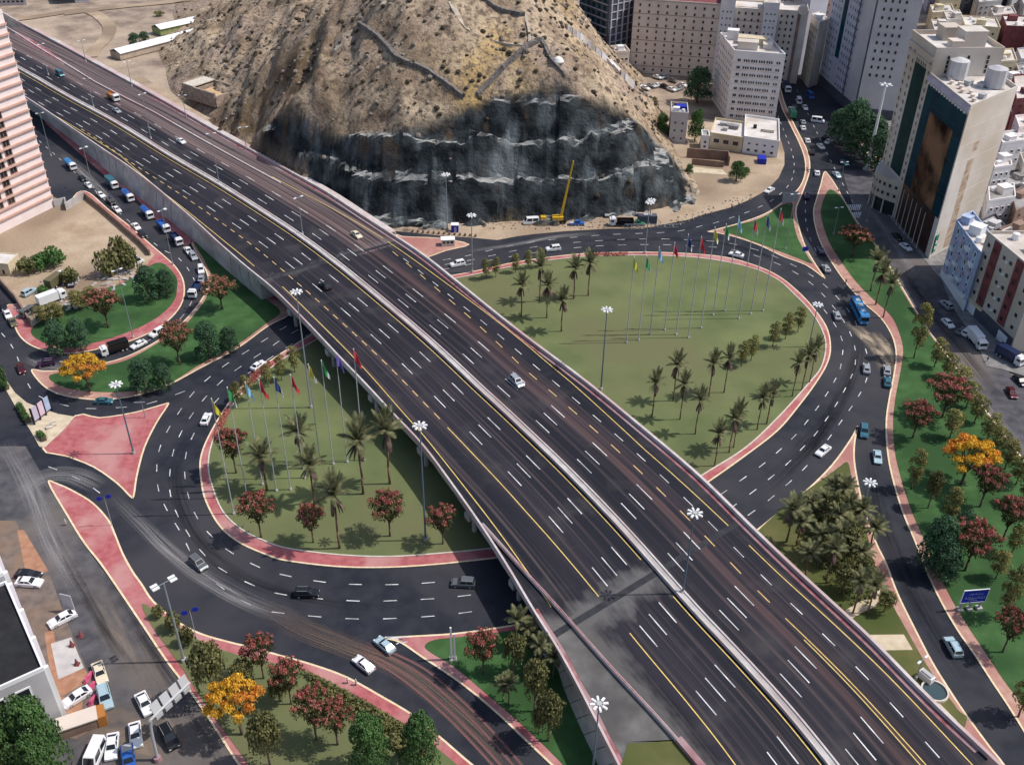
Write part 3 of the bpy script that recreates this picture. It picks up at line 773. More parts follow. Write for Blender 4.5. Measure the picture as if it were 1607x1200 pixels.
def stain(px, w, m, z=.045, ends=.25):
    pl, L = resample(line(px, 0.0, 8), 1.5); n = len(pl); K = 8; vs, fs, uvs, ed = [], [], [], []
    for i in range(n):
        a, b = pl[max(i - 1, 0)], pl[min(i + 1, n - 1)]; d = (b - a).to_2d().normalized(); f = i / (n - 1)
        ww = w if not isinstance(w, tuple) else w[0] + (w[1] - w[0]) * f
        e = min(1, f / ends, (1 - f) / ends) if ends else 1
        for k in range(K + 1):
            q = (k / K - .5); vs.append((pl[i].x - d.y * q * ww, pl[i].y + d.x * q * ww, z)); uvs.append((L * f, q * ww)); ed.append(e * (1 - (2 * abs(q)) ** 2))
    for i in range(n - 1):
        for k in range(K): fs.append((i * (K + 1) + k, i * (K + 1) + k + 1, (i + 1) * (K + 1) + k + 1, (i + 1) * (K + 1) + k))
    me = bpy.data.meshes.new('stain'); me.from_pydata(vs, [], fs); me.materials.append(m)
    ul = me.uv_layers.new(name='along')
    for lp in me.loops: ul.data[lp.index].uv = uvs[lp.vertex_index]
    at = me.attributes.new('edge', 'FLOAT', 'POINT'); at.data.foreach_set('value', ed); me.update()
    if me.polygons[0].normal.z < 0: me.flip_normals()
    o = bpy.data.objects.new('stain', me); COL.objects.link(o); o.parent = road; return o
dustm = stain_mat('pale_dust', (.30, .29, .29), .75); brownm = stain_mat('brown_dust', (.17, .125, .10), .9, .04, 3.0); tyre = stain_mat('tyre_mark', (.20, .105, .10), .95, .02, 1.5, .2, .5); sandm = stain_mat('sand_drift', (.42, .34, .25), .95, .15, .5)
oilm = stain_mat('oil', (.016, .016, .020), .50, .05, 1.2)
stain([(175, 778), (215, 815), (262, 862), (318, 905), (390, 945), (470, 975)], (4, 5.5), dustm)
stain([(400, 945), (470, 985), (545, 1015), (620, 1045), (690, 1095), (770, 1170), (830, 1240)], (7, 5), brownm, .047)
for k, dx in enumerate((-16, -7, 7, 17)):
    stain([(560 + dx * .5, 1010 - dx * .3), (640 + dx, 1052 - dx * .5), (700 + dx, 1100 - dx * .5), (760 + dx, 1160 - dx * .5), (830 + dx, 1240 - dx * .4)], .8, tyre, .05 + .003 * k, .15)
stain([(20, 790), (60, 752), (110, 745), (160, 765)], 7, dustm, .05); stain([(5, 690), (45, 760), (80, 850), (130, 940)], 6, dustm, .052)
stain([(130, 900), (190, 1000), (240, 1080), (290, 1160), (330, 1230)], 8, stain_mat('earth', (.24, .20, .17), .7, .06, .6)); stain([(170, 900), (235, 1010), (300, 1110), (360, 1200)], 4, oilm, .05); stain([(100, 870), (150, 960), (200, 1040)], 3, oilm, .052)
stain([(130, 1130), (200, 1150), (260, 1200)], 12, stain_mat('earth_wide', (.27, .21, .16), .8, .1, .3), .048)
stain([(1330, 505), (1368, 535), (1392, 562), (1398, 588)], (5, 9), sandm, .05); stain([(1372, 520), (1393, 548), (1399, 572)], 4, sandm, .053)
stain([(40, 560), (90, 577), (140, 573)], 5, dustm, .05); stain([(95, 240), (150, 290), (190, 330)], 4, dustm, .05)
stain([(730, 395), (800, 385), (870, 372), (940, 366)], 3, dustm, .05)
for px, w_ in (([(640, 955), (560, 950), (460, 935), (380, 905), (320, 860), (285, 800), (275, 730), (300, 670)], 4), ([(1190, 760), (1250, 715), (1310, 640), (1345, 560), (1340, 510)], 5), ([(1200, 775), (1275, 700), (1325, 620)], 4), ([(850, 382), (980, 376), (1100, 378), (1200, 400), (1290, 450)], 3)):
    stain(px, w_, oilm, .028)
stain([(1400, 400), (1450, 470), (1510, 550), (1580, 640)], 5, oilm, .05); stain([(1340, 300), (1390, 360), (1440, 440)], 4, dustm, .05); stain([(1440, 500), (1500, 575), (1570, 665), (1640, 740)], 4, dustm, .055)
stain([(1362, 700), (1375, 790), (1410, 880), (1460, 980), (1530, 1090)], 5, oilm, .03)
# ------------------------------------------------------------------ the hill and its blasted rock face
def vnoise(x, y, seed=0):
    xi = np.floor(x).astype(np.int64); yi = np.floor(y).astype(np.int64)
    xf = x - xi; yf = y - yi
    def h(a, b):
        n = (a * 374761393 + b * 668265263 + seed * 974634777) & 0xffffffff
        n = ((n ^ (n >> 13)) * 1274126177) & 0xffffffff
        return ((n ^ (n >> 16)) & 0xffff) / 65535.0
    u = xf * xf * (3 - 2 * xf); v = yf * yf * (3 - 2 * yf)
    return (h(xi, yi) * (1 - u) + h(xi + 1, yi) * u) * (1 - v) + (h(xi, yi + 1) * (1 - u) + h(xi + 1, yi + 1) * u) * v
def fbm(x, y, sc, octv=5, seed=0, ridged=False):
    s = 0; a = 1.0; tot = 0
    for k in range(octv):
        n = vnoise(x / sc + 17.3 * k, y / sc + 9.1 * k, seed + k)
        if ridged: n = 1 - abs(2 * n - 1)
        s = s + a * n; tot += a; a *= .52; sc *= .5
    return s / tot

base_px = [(392, 232), (438, 270), (500, 312), (560, 348), (620, 353), (700, 355), (780, 353), (850, 348), (950, 341), (1040, 334), (1088, 326), (1096, 305), (1075, 268), (1052, 232)]
top_px = [(404, 212, 13), (416, 196, 20), (432, 184, 25), (470, 180, 28), (495, 198, 25), (520, 212, 25), (560, 209, 27), (600, 206, 29), (640, 199, 31), (680, 191, 33), (730, 170, 37), (790, 149, 41), (860, 136, 44), (890, 133, 45), (905, 150, 41), (950, 160, 38), (980, 176, 32), (1010, 200, 25), (1030, 222, 14), (1046, 236, 6)]
ctl = [(u, v, 0) for u, v in base_px] + top_px + [
    (455, 130, 27), (520, 150, 36), (600, 140, 41), (660, 120, 45), (725, 145, 41), (800, 95, 50), (850, 63, 55), (885, 118, 47), (760, 60, 55), (660, 60, 56), (563, 39, 53), (600, 90, 48), (520, 85, 42),
    (700, 5, 66), (620, -30, 68), (780, -20, 68), (830, 20, 62), (860, -20, 62), (500, 20, 42), (450, 70, 27), (420, 110, 22), (400, 150, 17), (390, 195, 9), (370, 110, 15), (400, 40, 24), (430, -10, 32), (520, -40, 42),
    (889, 45, 53), (926, 73, 42), (957, 100, 31), (984, 123, 21), (1007, 147, 11), (930, 110, 42), (960, 140, 33), (1000, 175, 20),
    (905, 20, 42), (940, 60, 27), (970, 95, 15), (985, 130, 5), (880, -10, 50),
    (360, 165, 7), (330, 110, 9), (300, 135, 4), (290, 95, 4), (360, 60, 15), (330, 30, 7), (250, 130, -1), (255, 40, -1), (380, 5, 17), (320, 0, 4),
    (1030, 170, 0), (1060, 200, -1), (1020, 120, -1), (1000, 100, -2), (960, 40, 0), (950, 0, 2), (1120, 250, -2), (1120, 320, -2), (900, 366, -3), (700, 376, -3), (600, 372, -3), (350, 215, -1), (250, 150, -2), (150, 60, -3), (200, 10, -3)]
cw = np.array([[*G(u, v, z)] for u, v, z in ctl])
# back slope of the hill, out of sight
far = [(-60, 720, 20), (0, 760, 20), (60, 740, 10), (-120, 760, 5), (-250, 800, -4), (-150, 900, -5), (0, 950, -5), (120, 850, -5), (160, 700, -5), (-330, 640, -4)]
cw = np.vstack([cw, np.array(far, float)])
def tps_fit(P, z, lam=1.0):
    n = len(P); d = np.hypot(P[:, None, 0] - P[None, :, 0], P[:, None, 1] - P[None, :, 1])
    K = np.where(d > 0, d * d * np.log(d + 1e-9), 0) + lam * np.eye(n) * 30
    Q = np.c_[np.ones(n), P]
    A = np.block([[K, Q], [Q.T, np.zeros((3, 3))]])
    return np.linalg.solve(A, np.r_[z, 0, 0, 0])
SC = 100.0
sol = tps_fit(cw[:, :2] / SC, cw[:, 2], .0006)
STEP = 1.5
X0, X1, Y0, Y1 = -260.0, 175.0, 318.0, 860.0
gx = np.arange(X0, X1, STEP); gy = np.concatenate([np.arange(Y0, 420, 1.0), np.arange(420, 560, 1.6), np.arange(560, Y1, 4.0)])
XX, YY = np.meshgrid(gx, gy)
pts = np.c_[XX.ravel(), YY.ravel()] / SC
Z = sol[-3] + sol[-2] * pts[:, 0] + sol[-1] * pts[:, 1]
cp = cw[:, :2] / SC
for i in range(len(cp)):
    d2 = (pts[:, 0] - cp[i, 0]) ** 2 + (pts[:, 1] - cp[i, 1]) ** 2
    Z += sol[i] * np.where(d2 > 0, .5 * d2 * np.log(d2 + 1e-18), 0)
Z = Z.reshape(XX.shape)
def inside(px, py, poly):
    r = np.zeros(px.shape, bool); n = len(poly)
    for i in range(n):
        x0, y0 = poly[i - 1][:2]; x1, y1 = poly[i][:2]
        c = ((y0 > py) != (y1 > py)) & (px < (x1 - x0) * (py - y0) / (y1 - y0 + 1e-12) + x0)
        r ^= c
    return r
cliff_poly = [tuple(G(u, v + 12, 0))[:2] for u, v in base_px] + [tuple(G(u, v, z))[:2] for u, v, z in reversed(top_px)]
jx = (fbm(XX, YY, 14, 4, 5) - .5) * 5; jy = (fbm(XX, YY, 14, 4, 9) - .5) * 6
soft = inside(XX, YY, cliff_poly).astype(float)
for _ in range(5):
    soft[1:-1, 1:-1] = (soft[1:-1, 1:-1] + soft[:-2, 1:-1] + soft[2:, 1:-1] + soft[1:-1, :-2] + soft[1:-1, 2:]) / 5
# benches cut into the face
wob = (fbm(XX, YY * .6, 40, 4, 31) - .5) * 7
hb = 13.0
zz = np.clip(Z + wob, 0, None); fr = zz / hb - np.floor(zz / hb)
stair = (np.floor(zz / hb) + np.clip((fr - .42) / .50, 0, 1) ** .9) * hb - wob
Z = Z * (1 - .85 * soft) + np.clip(stair, -3, None) * .85 * soft
rid = fbm(XX, YY, 11, 5, 3, True) - .5
but = fbm(XX, YY * .35, 17, 4, 57, True) - .55
Z = Z + soft * (rid * 5.0 + but * 6.0 * np.clip(Z / 8, 0, 1) + (fbm(XX, YY, 4.5, 3, 63, True) - .5) * 2.6) + (1 - soft) * np.clip(Z / 8, 0, 1) * ((fbm(XX, YY, 30, 5, 21, True) - .6) * 9 + (fbm(XX, YY, 9, 4, 77, True) - .5) * 3.2)
# gullies on the brown flank to the left
gl = np.clip((-35 - XX) / 40, 0, 1) * np.clip(Z / 10, 0, 1) * (1 - soft)
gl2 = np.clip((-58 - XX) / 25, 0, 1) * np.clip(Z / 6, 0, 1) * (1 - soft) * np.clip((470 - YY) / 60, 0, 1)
Z = Z + gl * (fbm(XX, YY * .5, 16, 4, 88, True) - .6) * 9 + gl2 * (fbm(XX, YY * .6, 12, 5, 91, True) - .62) * 11
# keep the slope off the carriageway
_sel = np.where((YY.ravel() < 520) & (XX.ravel() < -5))[0]
_zf = Z.ravel(); _shelf = np.zeros(_zf.shape, bool)
for i0_ in range(0, len(_sel), 4000):
    ii = _sel[i0_:i0_ + 4000]; xx = XX.ravel()[ii]; yy = YY.ravel()[ii]
    k = np.argmin((xx[:, None] - _mc[None, :, 0]) ** 2 + (yy[:, None] - _mc[None, :, 1]) ** 2, axis=1)
    la = (xx - _mc[k, 0]) * _tg[k, 1] - (yy - _mc[k, 1]) * _tg[k, 0]
    clear = np.interp(_ms[k], _rt, _rl) - la
    tt = _ms[k]; zz_ = np.where(clear < 1.5, -4.0, np.minimum(_zf[ii], (clear - 1.5) * 2.6))
    up_ = (tt > 120) & (tt < 331) & (clear > .45)
    top_ = 7.75 * np.clip((331.5 - tt) / 26, 0, 1) ** .8
    sh_ = top_ - np.clip(clear - 2.4, 0, None) * .9
    _zf[ii] = np.where(up_, np.where(clear < 2.4, top_, np.maximum(np.minimum(_zf[ii], top_ + (clear - 2.4) * 5.0), sh_)), zz_)
    _shelf[ii] = up_ & (clear < 2.6)
Z = _zf.reshape(Z.shape)
fade = np.clip((Z + 1) / 3, 0, 1)
Z = Z - (1 - fade) * 1.5
def _shelf_mask():
    s = np.zeros(XX.size, bool); sel = np.where((YY.ravel() < 520) & (XX.ravel() < -5))[0]
    for i0_ in range(0, len(sel), 4000):
        ii = sel[i0_:i0_ + 4000]; xx = XX.ravel()[ii]; yy = YY.ravel()[ii]
        k = np.argmin((xx[:, None] - _mc[None, :, 0]) ** 2 + (yy[:, None] - _mc[None, :, 1]) ** 2, axis=1)
        la = (xx - _mc[k, 0]) * _tg[k, 1] - (yy - _mc[k, 1]) * _tg[k, 0]
        s[ii] = np.interp(_ms[k], _rt, _rl) - la < 2.7
    return s.reshape(XX.shape)
_d = np.stack([XX, YY, np.clip(Z, -1, None) - CAMH], -1) @ ROT
PU = CX + FPX * _d[..., 0] / -_d[..., 2]; PV = CY - FPX * _d[..., 1] / -_d[..., 2]
cut = [(398, 250), (408, 214), (418, 196), (432, 184), (470, 180), (495, 196), (520, 212), (560, 209), (600, 206), (640, 199), (680, 191), (730, 170), (790, 149), (860, 136), (890, 132), (905, 150), (950, 160), (980, 176), (1010, 200), (1030, 222), (1060, 252), (1085, 292), (1102, 332), (1000, 368), (700, 385), (560, 380), (470, 320)]
rock = (inside(PU + jx * 1.1, PV + jy * 1.1, cut) & (YY < 470) & (Z > -1) & ~_shelf_mask()).astype(float)
for _ in range(1):
    rock[1:-1, 1:-1] = (rock[1:-1, 1:-1] * 2 + rock[:-2, 1:-1] + rock[2:, 1:-1] + rock[1:-1, :-2] + rock[1:-1, 2:]) / 6
def hill_z(x, y):
    i = np.interp(y, gy, np.arange(len(gy))); j = (x - X0) / STEP
    if j < 0 or j > len(gx) - 2: return -5.0
    i0 = min(int(i), len(gy) - 2); j0 = int(j); a, b = i - i0, j - j0
    return float((Z[i0, j0] * (1 - b) + Z[i0, j0 + 1] * b) * (1 - a) + (Z[i0 + 1, j0] * (1 - b) + Z[i0 + 1, j0 + 1] * b) * a)
def HP(u, v, lift=0.0):
    """where the sight line through (u, v) meets the hill or the flat ground"""
    d = ROT @ np.array([u - CX, -(v - CY), -FPX]); d = d / np.linalg.norm(d)
    t = 300.0
    while t < 1400:
        p = np.array([0, 0, CAMH]) + d * t
        if p[2] <= max(0.0, hill_z(p[0], p[1])): break
        t += .6
    return Vector((float(p[0]), float(p[1]), float(p[2]) + lift))
nx, ny = len(gx), len(gy)
vs = np.c_[XX.ravel(), YY.ravel(), Z.ravel()]
idx = np.arange(nx * ny).reshape(ny, nx)
keep = (Z[:-1, :-1] > -2.4) | (Z[1:, 1:] > -2.4) | (Z[1:, :-1] > -2.4) | (Z[:-1, 1:] > -2.4)
q = np.stack([idx[:-1, :-1], idx[:-1, 1:], idx[1:, 1:], idx[1:, :-1]], -1)[keep]
me = bpy.data.meshes.new('hill'); me.from_pydata(vs.tolist(), [], q.tolist())
at = me.attributes.new('rock', 'FLOAT', 'POINT'); at.data.foreach_set('value', rock.ravel().astype(np.float32))
yel = fbm(XX, YY, 45, 4, 41)
at = me.attributes.new('ochre', 'FLOAT', 'POINT'); at.data.foreach_set('value', (np.clip((yel - .38) * 6, 0, 1) * np.clip((XX + 65) / 40, 0, 1) * np.clip((28 - XX) / 22, 0, 1)).ravel().astype(np.float32))
rk = rock.ravel()
me.polygons.foreach_set('use_smooth', (rk[q[:, 0]] < .4).tolist()); me.update()
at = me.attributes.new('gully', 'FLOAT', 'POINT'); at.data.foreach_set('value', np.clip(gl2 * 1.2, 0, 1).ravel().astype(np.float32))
def hill_material():
    m = bpy.data.materials.new('hill_rock'); m.use_nodes = True
    nt = m.node_tree; N = nt.nodes; Lk = nt.links; b = N['Principled BSDF']
    b.inputs['Roughness'].default_value = .95; b.inputs['Specular IOR Level'].default_value = .15
    geo = N.new('ShaderNodeNewGeometry')
    def noise(sc, lo, hi, stretch=None, detail=8):
        n = N.new('ShaderNodeTexNoise'); n.inputs['Scale'].default_value = sc; n.inputs['Detail'].default_value = detail
        if stretch:
            mp = N.new('ShaderNodeMapping'); mp.inputs['Scale'].default_value = stretch
            Lk.new(geo.outputs['Position'], mp.inputs[0]); Lk.new(mp.outputs[0], n.inputs['Vector'])
        else: Lk.new(geo.outputs['Position'], n.inputs['Vector'])
        r = N.new('ShaderNodeMapRange'); r.inputs[1].default_value = lo; r.inputs[2].default_value = hi
        Lk.new(n.outputs['Fac'], r.inputs[0]); return r.outputs[0]
    def mix(f, a, c):
        mx = N.new('ShaderNodeMix'); mx.data_type = 'RGBA'; Lk.new(f, mx.inputs[0])
        for s, v in ((6, a), (7, c)):
            if isinstance(v, tuple): mx.inputs[s].default_value = (*v, 1)
            else: Lk.new(v, mx.inputs[s])
        return mx.outputs[2]
    def attr(n):
        a = N.new('ShaderNodeAttribute'); a.attribute_name = n; return a.outputs['Fac']
    soil = mix(noise(.06, .4, .62), (.30, .22, .15), (.52, .41, .29))
    soil = mix(attr('ochre'), soil, (.56, .38, .14))
    soil = mix(noise(.025, .50, .62), soil, (.38, .29, .23))
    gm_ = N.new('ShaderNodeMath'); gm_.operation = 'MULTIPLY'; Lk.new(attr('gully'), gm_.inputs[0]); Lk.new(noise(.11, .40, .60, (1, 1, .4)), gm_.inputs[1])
    soil = mix(gm_.outputs[0], soil, (.13, .088, .048))  # brown flank tone and gully shadows, both put into the soil colour
    soil = mix(noise(.5, .47, .64), soil, (.19, .14, .10))
    soil = mix(noise(.16, .62, .70, None, 10), soil, (.12, .085, .065))
    soil = mix(noise(1.3, .60, .70), soil, (.085, .065, .055))
    rockc = mix(noise(.22, .38, .62, (.7, .7, .7), 10), (.010, .013, .016), (.060, .070, .076))
    rockc = mix(noise(.09, .56, .70, (1, 1, .25), 8), rockc, (.19, .215, .225))
    rockc = mix(noise(.14, .60, .74, (1, 1, .2), 6), rockc, (.085, .060, .042))
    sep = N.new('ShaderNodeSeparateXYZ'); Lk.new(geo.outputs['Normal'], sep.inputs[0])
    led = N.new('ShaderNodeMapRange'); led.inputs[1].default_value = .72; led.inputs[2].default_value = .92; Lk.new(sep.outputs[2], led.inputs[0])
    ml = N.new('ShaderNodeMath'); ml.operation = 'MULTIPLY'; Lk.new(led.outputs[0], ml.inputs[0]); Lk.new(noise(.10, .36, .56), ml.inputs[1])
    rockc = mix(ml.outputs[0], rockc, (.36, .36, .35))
    c = mix(attr('rock'), soil, rockc)
    Lk.new(c, b.inputs['Base Color'])
    nb = N.new('ShaderNodeTexNoise'); nb.inputs['Scale'].default_value = .55; nb.inputs['Detail'].default_value = 10; nb.inputs['Roughness'].default_value = .65
    Lk.new(geo.outputs['Position'], nb.inputs['Vector'])
    bp = N.new('ShaderNodeBump'); bp.inputs['Distance'].default_value = 1.2; Lk.new(nb.outputs['Fac'], bp.inputs['Height']); Lk.new(bp.outputs[0], b.inputs['Normal'])
    return m
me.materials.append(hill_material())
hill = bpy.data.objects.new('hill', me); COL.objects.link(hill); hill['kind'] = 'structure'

# scrub and loose boulders dotted over the slopes
mb = MB(); r_ = random.Random(11)
mb2 = MB()
def blob(mb, p, r, n=6):
    vs = []; 
    for k, (zz, rr) in enumerate(((-.3, .8), (.3, 1.0), (.75, .6))):
        for i in range(n):
            t = 2 * PI * i / n + k; q = rr * r * r_.uniform(.75, 1.2)
            vs.append((p.x + math.cos(t) * q, p.y + math.sin(t) * q, p.z + zz * r))
    vs.append((p.x, p.y, p.z + r * .95))
    fs = [(k * n + i, k * n + (i + 1) % n, (k + 1) * n + (i + 1) % n, (k + 1) * n + i) for k in range(2) for i in range(n)]
    fs += [(2 * n + i, 2 * n + (i + 1) % n, 3 * n) for i in range(n)]
    mb.add(vs, fs)
for k in range(9000):
    x = r_.uniform(-230, 120); y = r_.uniform(345, 620); z = hill_z(x, y)
    if z < .4: continue
    if inside(np.array([x]), np.array([y]), cliff_poly)[0] and r_.random() < .75: continue
    dens = vnoise(np.array([x / 18]), np.array([y / 18]), 4)[0]
    if r_.random() > dens ** 2.4 * 2.2: continue
    blob(mb if r_.random() < .62 else mb2, Vector((x, y, z)), r_.uniform(.3, 1.25))
mb.build('scrub', mat('scrub', (.040, .032, .022), (.085, .068, .045), .5, .95), kind='stuff')
mb2.build('boulders', mat('boulders', (.16, .13, .11), (.30, .25, .21), .8, .95), kind='stuff')

# dry-stone walls and tracks that follow the slopes
def drape(px, n=5, lift=0.0):
    return [HP(u, v, lift) for u, v in cat(px, n)]
stone = mat('dry_stone', (.085, .075, .07), (.22, .20, .185), 1.2, .95)
pale = mat('pale_track', (.36, .31, .25), (.48, .42, .34), .6, .95)
def hill_wall(px, label, h=1.5, th=1.6, m=None, track=False):
    pl = drape(px)
    mb = MB(); mb.wall(pl, [p.z - 1.5 for p in pl], [p.z + h + random.uniform(-.25, .25) for p in pl], th)
    o = mb.build('track' if track else 'hillside_wall', m or stone)
    if track: o['kind'] = 'structure'
    else: tag(o, label, 'wall')
    return o
hill_wall([(563, 39), (580, 50), (597, 63), (623, 92), (645, 103), (662, 108), (697, 131), (727, 153)], 'dark dry stone wall zigzagging down the middle of the ochre hill')
hill_wall([(749, 152), (781, 118), (820, 81), (848, 64)], 'dry stone wall climbing straight up above the rock face')
hill_wall([(754, -3), (781, 16), (800, 22), (824, 26)], 'dark stone wall along the very top of the hill')
hill_wall([(824, 26), (830, 50), (831, 68)], 'short pale wall dropping from the hilltop', .8, 1.0, pale)
hill_wall([(850, 64), (857, 78), (865, 94), (887, 121)], 'grey stone wall above the cliff beside the white dome', 1.2, 1.4)
hill_wall([(613, -4), (590, 18), (563, 39), (540, 62), (518, 88)], '', .25, 2.0, pale, True)
hill_wall([(707, 4), (728, 39), (754, 55), (790, 66), (820, 71)], '', .25, 2.0, pale, True)
w = drape([(889, 45), (907, 58), (926, 73), (957, 101), (978, 121), (996, 138)], 4)
wt = thing('white_wall', 'whitewashed stepped wall running down the right hand ridge of the hill', 'wall')
for k in range(len(w) - 1):
    a, b = w[k], w[k + 1]
    b = a.lerp(b, .97)
    if (b - a).length > 14: continue
    mb = MB(); mb.wall([a, b], [a.z - 1.5, b.z - 1.5], [a.z + 1.9, b.z + 1.6], 2.0)
    mb.build('wall_bay', M['kerb_grey'] if k % 3 == 2 else mat('whitewash_%d' % k, (.52, .49, .50), (.68, .65, .66), 1.0, .9), wt)
p = HP(876, 98)
mb = MB()
for k in range(4):
    a0, a1 = k * PI / 8, (k + 1) * PI / 8
    mb.tube((p.x, p.y, p.z + 2.1 * math.sin(a0)), (p.x, p.y, p.z + 2.1 * math.sin(a1) + .01), 2.1 * math.cos(a0), 2.1 * math.cos(a1) + .02, 14, caps=(k == 0))
mb.build('dome', mat('dome_white', (.66, .64, .60), (.78, .76, .72), 1.5), None, True)
tag(bpy.data.objects['dome'], 'small white plastered dome on the slope above the cliff', 'dome')

# sandy tracks on the flat at the upper left
def track(px, w, z=.03, m=None):
    pl = drape(px, 6)
    pl = [Vector((p.x, p.y, max(p.z, 0))) for p in pl]
    mb = MB(); solid(mb, pl, w, z); o = mb.build('track', m or M['sand'], kind='structure'); return o
track([(-20, 36), (37, 29), (84, 22), (127, 16), (150, 22), (168, 36), (172, 48), (165, 62), (150, 76), (142, 90)], 7.5)
track([(100, 22), (180, 12), (260, 4), (330, -4)], 7, .05)
track([(205, 124), (240, 150), (275, 172), (310, 192)], 13, .06)

# long white-roofed sheds on the upper left
def shed(name, label, c0, c1, wd, h, wallm, roofm, bays):
    a, b = G(*c0), G(*c1); d = b - a; L = d.length
    t = thing(name, label, 'shed', a.lerp(b, .5), math.atan2(d.y, d.x))
    mb = MB(); mb.box((0, 0, h / 2), (L, wd, h)); mb.build('walls', wallm, t)
    for k in range(bays):
        x0 = -L / 2 + L * k / bays; x1 = x0 + L / bays - .15
        for s in (-1, 1):
            mb = MB(); y0, y1 = s * (wd / 2 + .6), 0
            z0, z1 = h - .15, h + wd * .16
            vsx = [(x0, y0, z0), (x1, y0, z0), (x1, y1, z1), (x0, y1, z1)]
            vsx += [(x, y, z + .18) for x, y, z in vsx]
            mb.add(vsx, [(3, 2, 1, 0), (4, 5, 6, 7), (0, 1, 5, 4), (1, 2, 6, 5), (2, 3, 7, 6), (3, 0, 4, 7)])
            mb.build('roof_sheet', roofm, t)
    return t
whiteroof = mat('white_roof', (.70, .70, .70), (.82, .82, .82), .4, .6)
greenwall = mat('green_wall', (.22, .26, .10), (.30, .34, .15), .6)
tanwall = mat('tan_wall', (.38, .30, .24), (.48, .40, .32), .5)
shed('long_shed', 'long narrow shed with white roof beside the sandy hill track', (182, 92), (357, 46), 9, 3.4, tanwall, whiteroof, 6)
shed('shed', 'shorter white roofed shed with a green front, behind the long shed', (246, 54), (340, 33), 9, 3.6, greenwall, whiteroof, 4)
# ruined stone house at the foot of the hill
o = HP(330, 150)
t = thing('ruined_house', 'roofless tan stone ruin with broken walls at the left foot of the hill', 'ruin', (o.x, o.y, max(o.z - 1.5, 0)), -.62)
rm = mat('ruin_stone', (.24, .19, .15), (.40, .32, .26), .7, .95, bump=.2); rm2 = mat('ruin_sand', (.50, .32, .17), (.58, .42, .26), .5, .95)
for c, s in (((0, -6, 3.2), (22, 1.0, 6.4)), ((-11, 0, 3.6), (1.0, 12, 7.2)), ((11, 0, 2.4), (1.0, 12, 4.8)), ((0, 6, 3.4), (22, 1.0, 6.8)), ((-3, 0, 2.8), (.8, 11, 5.6))):
    mb = MB(); mb.box(c, s); mb.build('wall', rm, t)
mb = MB(); mb.box((4, 0, 2.0), (13, 11, 4.0)); mb.build('fill', rm2, t)
mb = MB(); mb.box((-7, 0, 6.6), (7.6, 12.6, .5)); mb.build('roof_slab', M['kerb_grey'], t)
for k in range(3):
    mb = MB(); mb.box((-1 + k * 3.2, 6.55, 3.6), (1.6, .3, 3.0)); mb.build('opening', M['black'], t)
# ------------------------------------------------------------------ buildings
M['pane'] = mat('pane', (.018, .022, .028), rough=.15, spec=.6)
M['pane_blue'] = mat('pane_blue', (.002, .026, .045), (.004, .048, .072), .15, .55, spec=.06)
M['pink_wall'] = mat('pink_wall', (.76, .64, .62), (.82, .72, .70), .2)
M['pink_ledge'] = mat('pink_ledge', (.54, .33, .27), (.62, .40, .33), .3)
M['cream_wall'] = mat('cream_wall', (.58, .49, .43), (.68, .59, .52), .15)
M['cream_lt'] = mat('cream_lt', (.56, .51, .46), (.66, .61, .56), .15, c3=(.50, .43, .35), scale3=.04)
M['white_wall'] = mat('white_wall_paint', (.68, .65, .65), (.78, .75, .75), .15)
M['grey_wall'] = mat('grey_wall', (.44, .43, .45), (.52, .51, .52), .12)
M['grey_blue'] = mat('grey_blue', (.38, .39, .46), (.45, .46, .53), .12)
M['dark_wall'] = mat('dark_wall', (.05, .055, .075), (.09, .095, .12), .15)
M['brown_wall'] = mat('brown_wall', (.20, .13, .10), (.28, .19, .15), .3)
M['maroon'] = mat('maroon', (.16, .045, .05), (.22, .07, .07), .4)
M['yellow_wall'] = mat('yellow_wall', (.55, .46, .30), (.64, .55, .38), .3)
M['roof_pale'] = mat('roof_pale', (.55, .51, .48), (.68, .64, .61), .25, c3=(.48, .42, .37), scale3=.1)
M['roof_grey'] = mat('roof_grey', (.26, .25, .25), (.36, .35, .35), .25, c3=(.20, .19, .19), scale3=.1)
M['roof_dark'] = mat('roof_dark', (.015, .015, .017), (.028, .028, .03), .3)
M['lilac'] = mat('lilac', (.46, .40, .52), (.56, .50, .60), .3)
M['blue_paint'] = mat('blue_paint', (.30, .38, .55), (.42, .50, .66), .5)
_wm = {}
def winmesh(fr, pn, bar=False):
    k = (fr.name, pn.name, bar)
    if k in _wm: return _wm[k]
    mb = MB(); e = .5; i = .40; d = -.16; q = -.02
    o = [(-e, d, 0), (e, d, 0), (e, d, 1), (-e, d, 1)]; n = [(-i, d, .1), (i, d, .1), (i, d, .9), (-i, d, .9)]
    b = [(x, 0, z) for x, y, z in o]; p = [(x, q, z) for x, y, z in n]
    V = o + n + b + p
    F = []
    for k2 in range(4):
        j = (k2 + 1) % 4
        F += [(k2, j, 4 + j, 4 + k2), (8 + k2, 8 + j, j, k2), (4 + k2, 4 + j, 12 + j, 12 + k2)]
    mb.add(V, F, 0); mb.add(p, [(0, 1, 2, 3)], 1)
    if bar: mb.box((0, -.06, .5), (.07, .06, .8), 0, 0)
    _wm[k] = mb.mesh('window', [fr, pn]); return _wm[k]
_bm = {}
def boxmesh(m):
    if m.name not in _bm:
        mb = MB(); mb.box((0, 0, .5), (1, 1, 1)); _bm[m.name] = mb.mesh('block', m)
    return _bm[m.name]
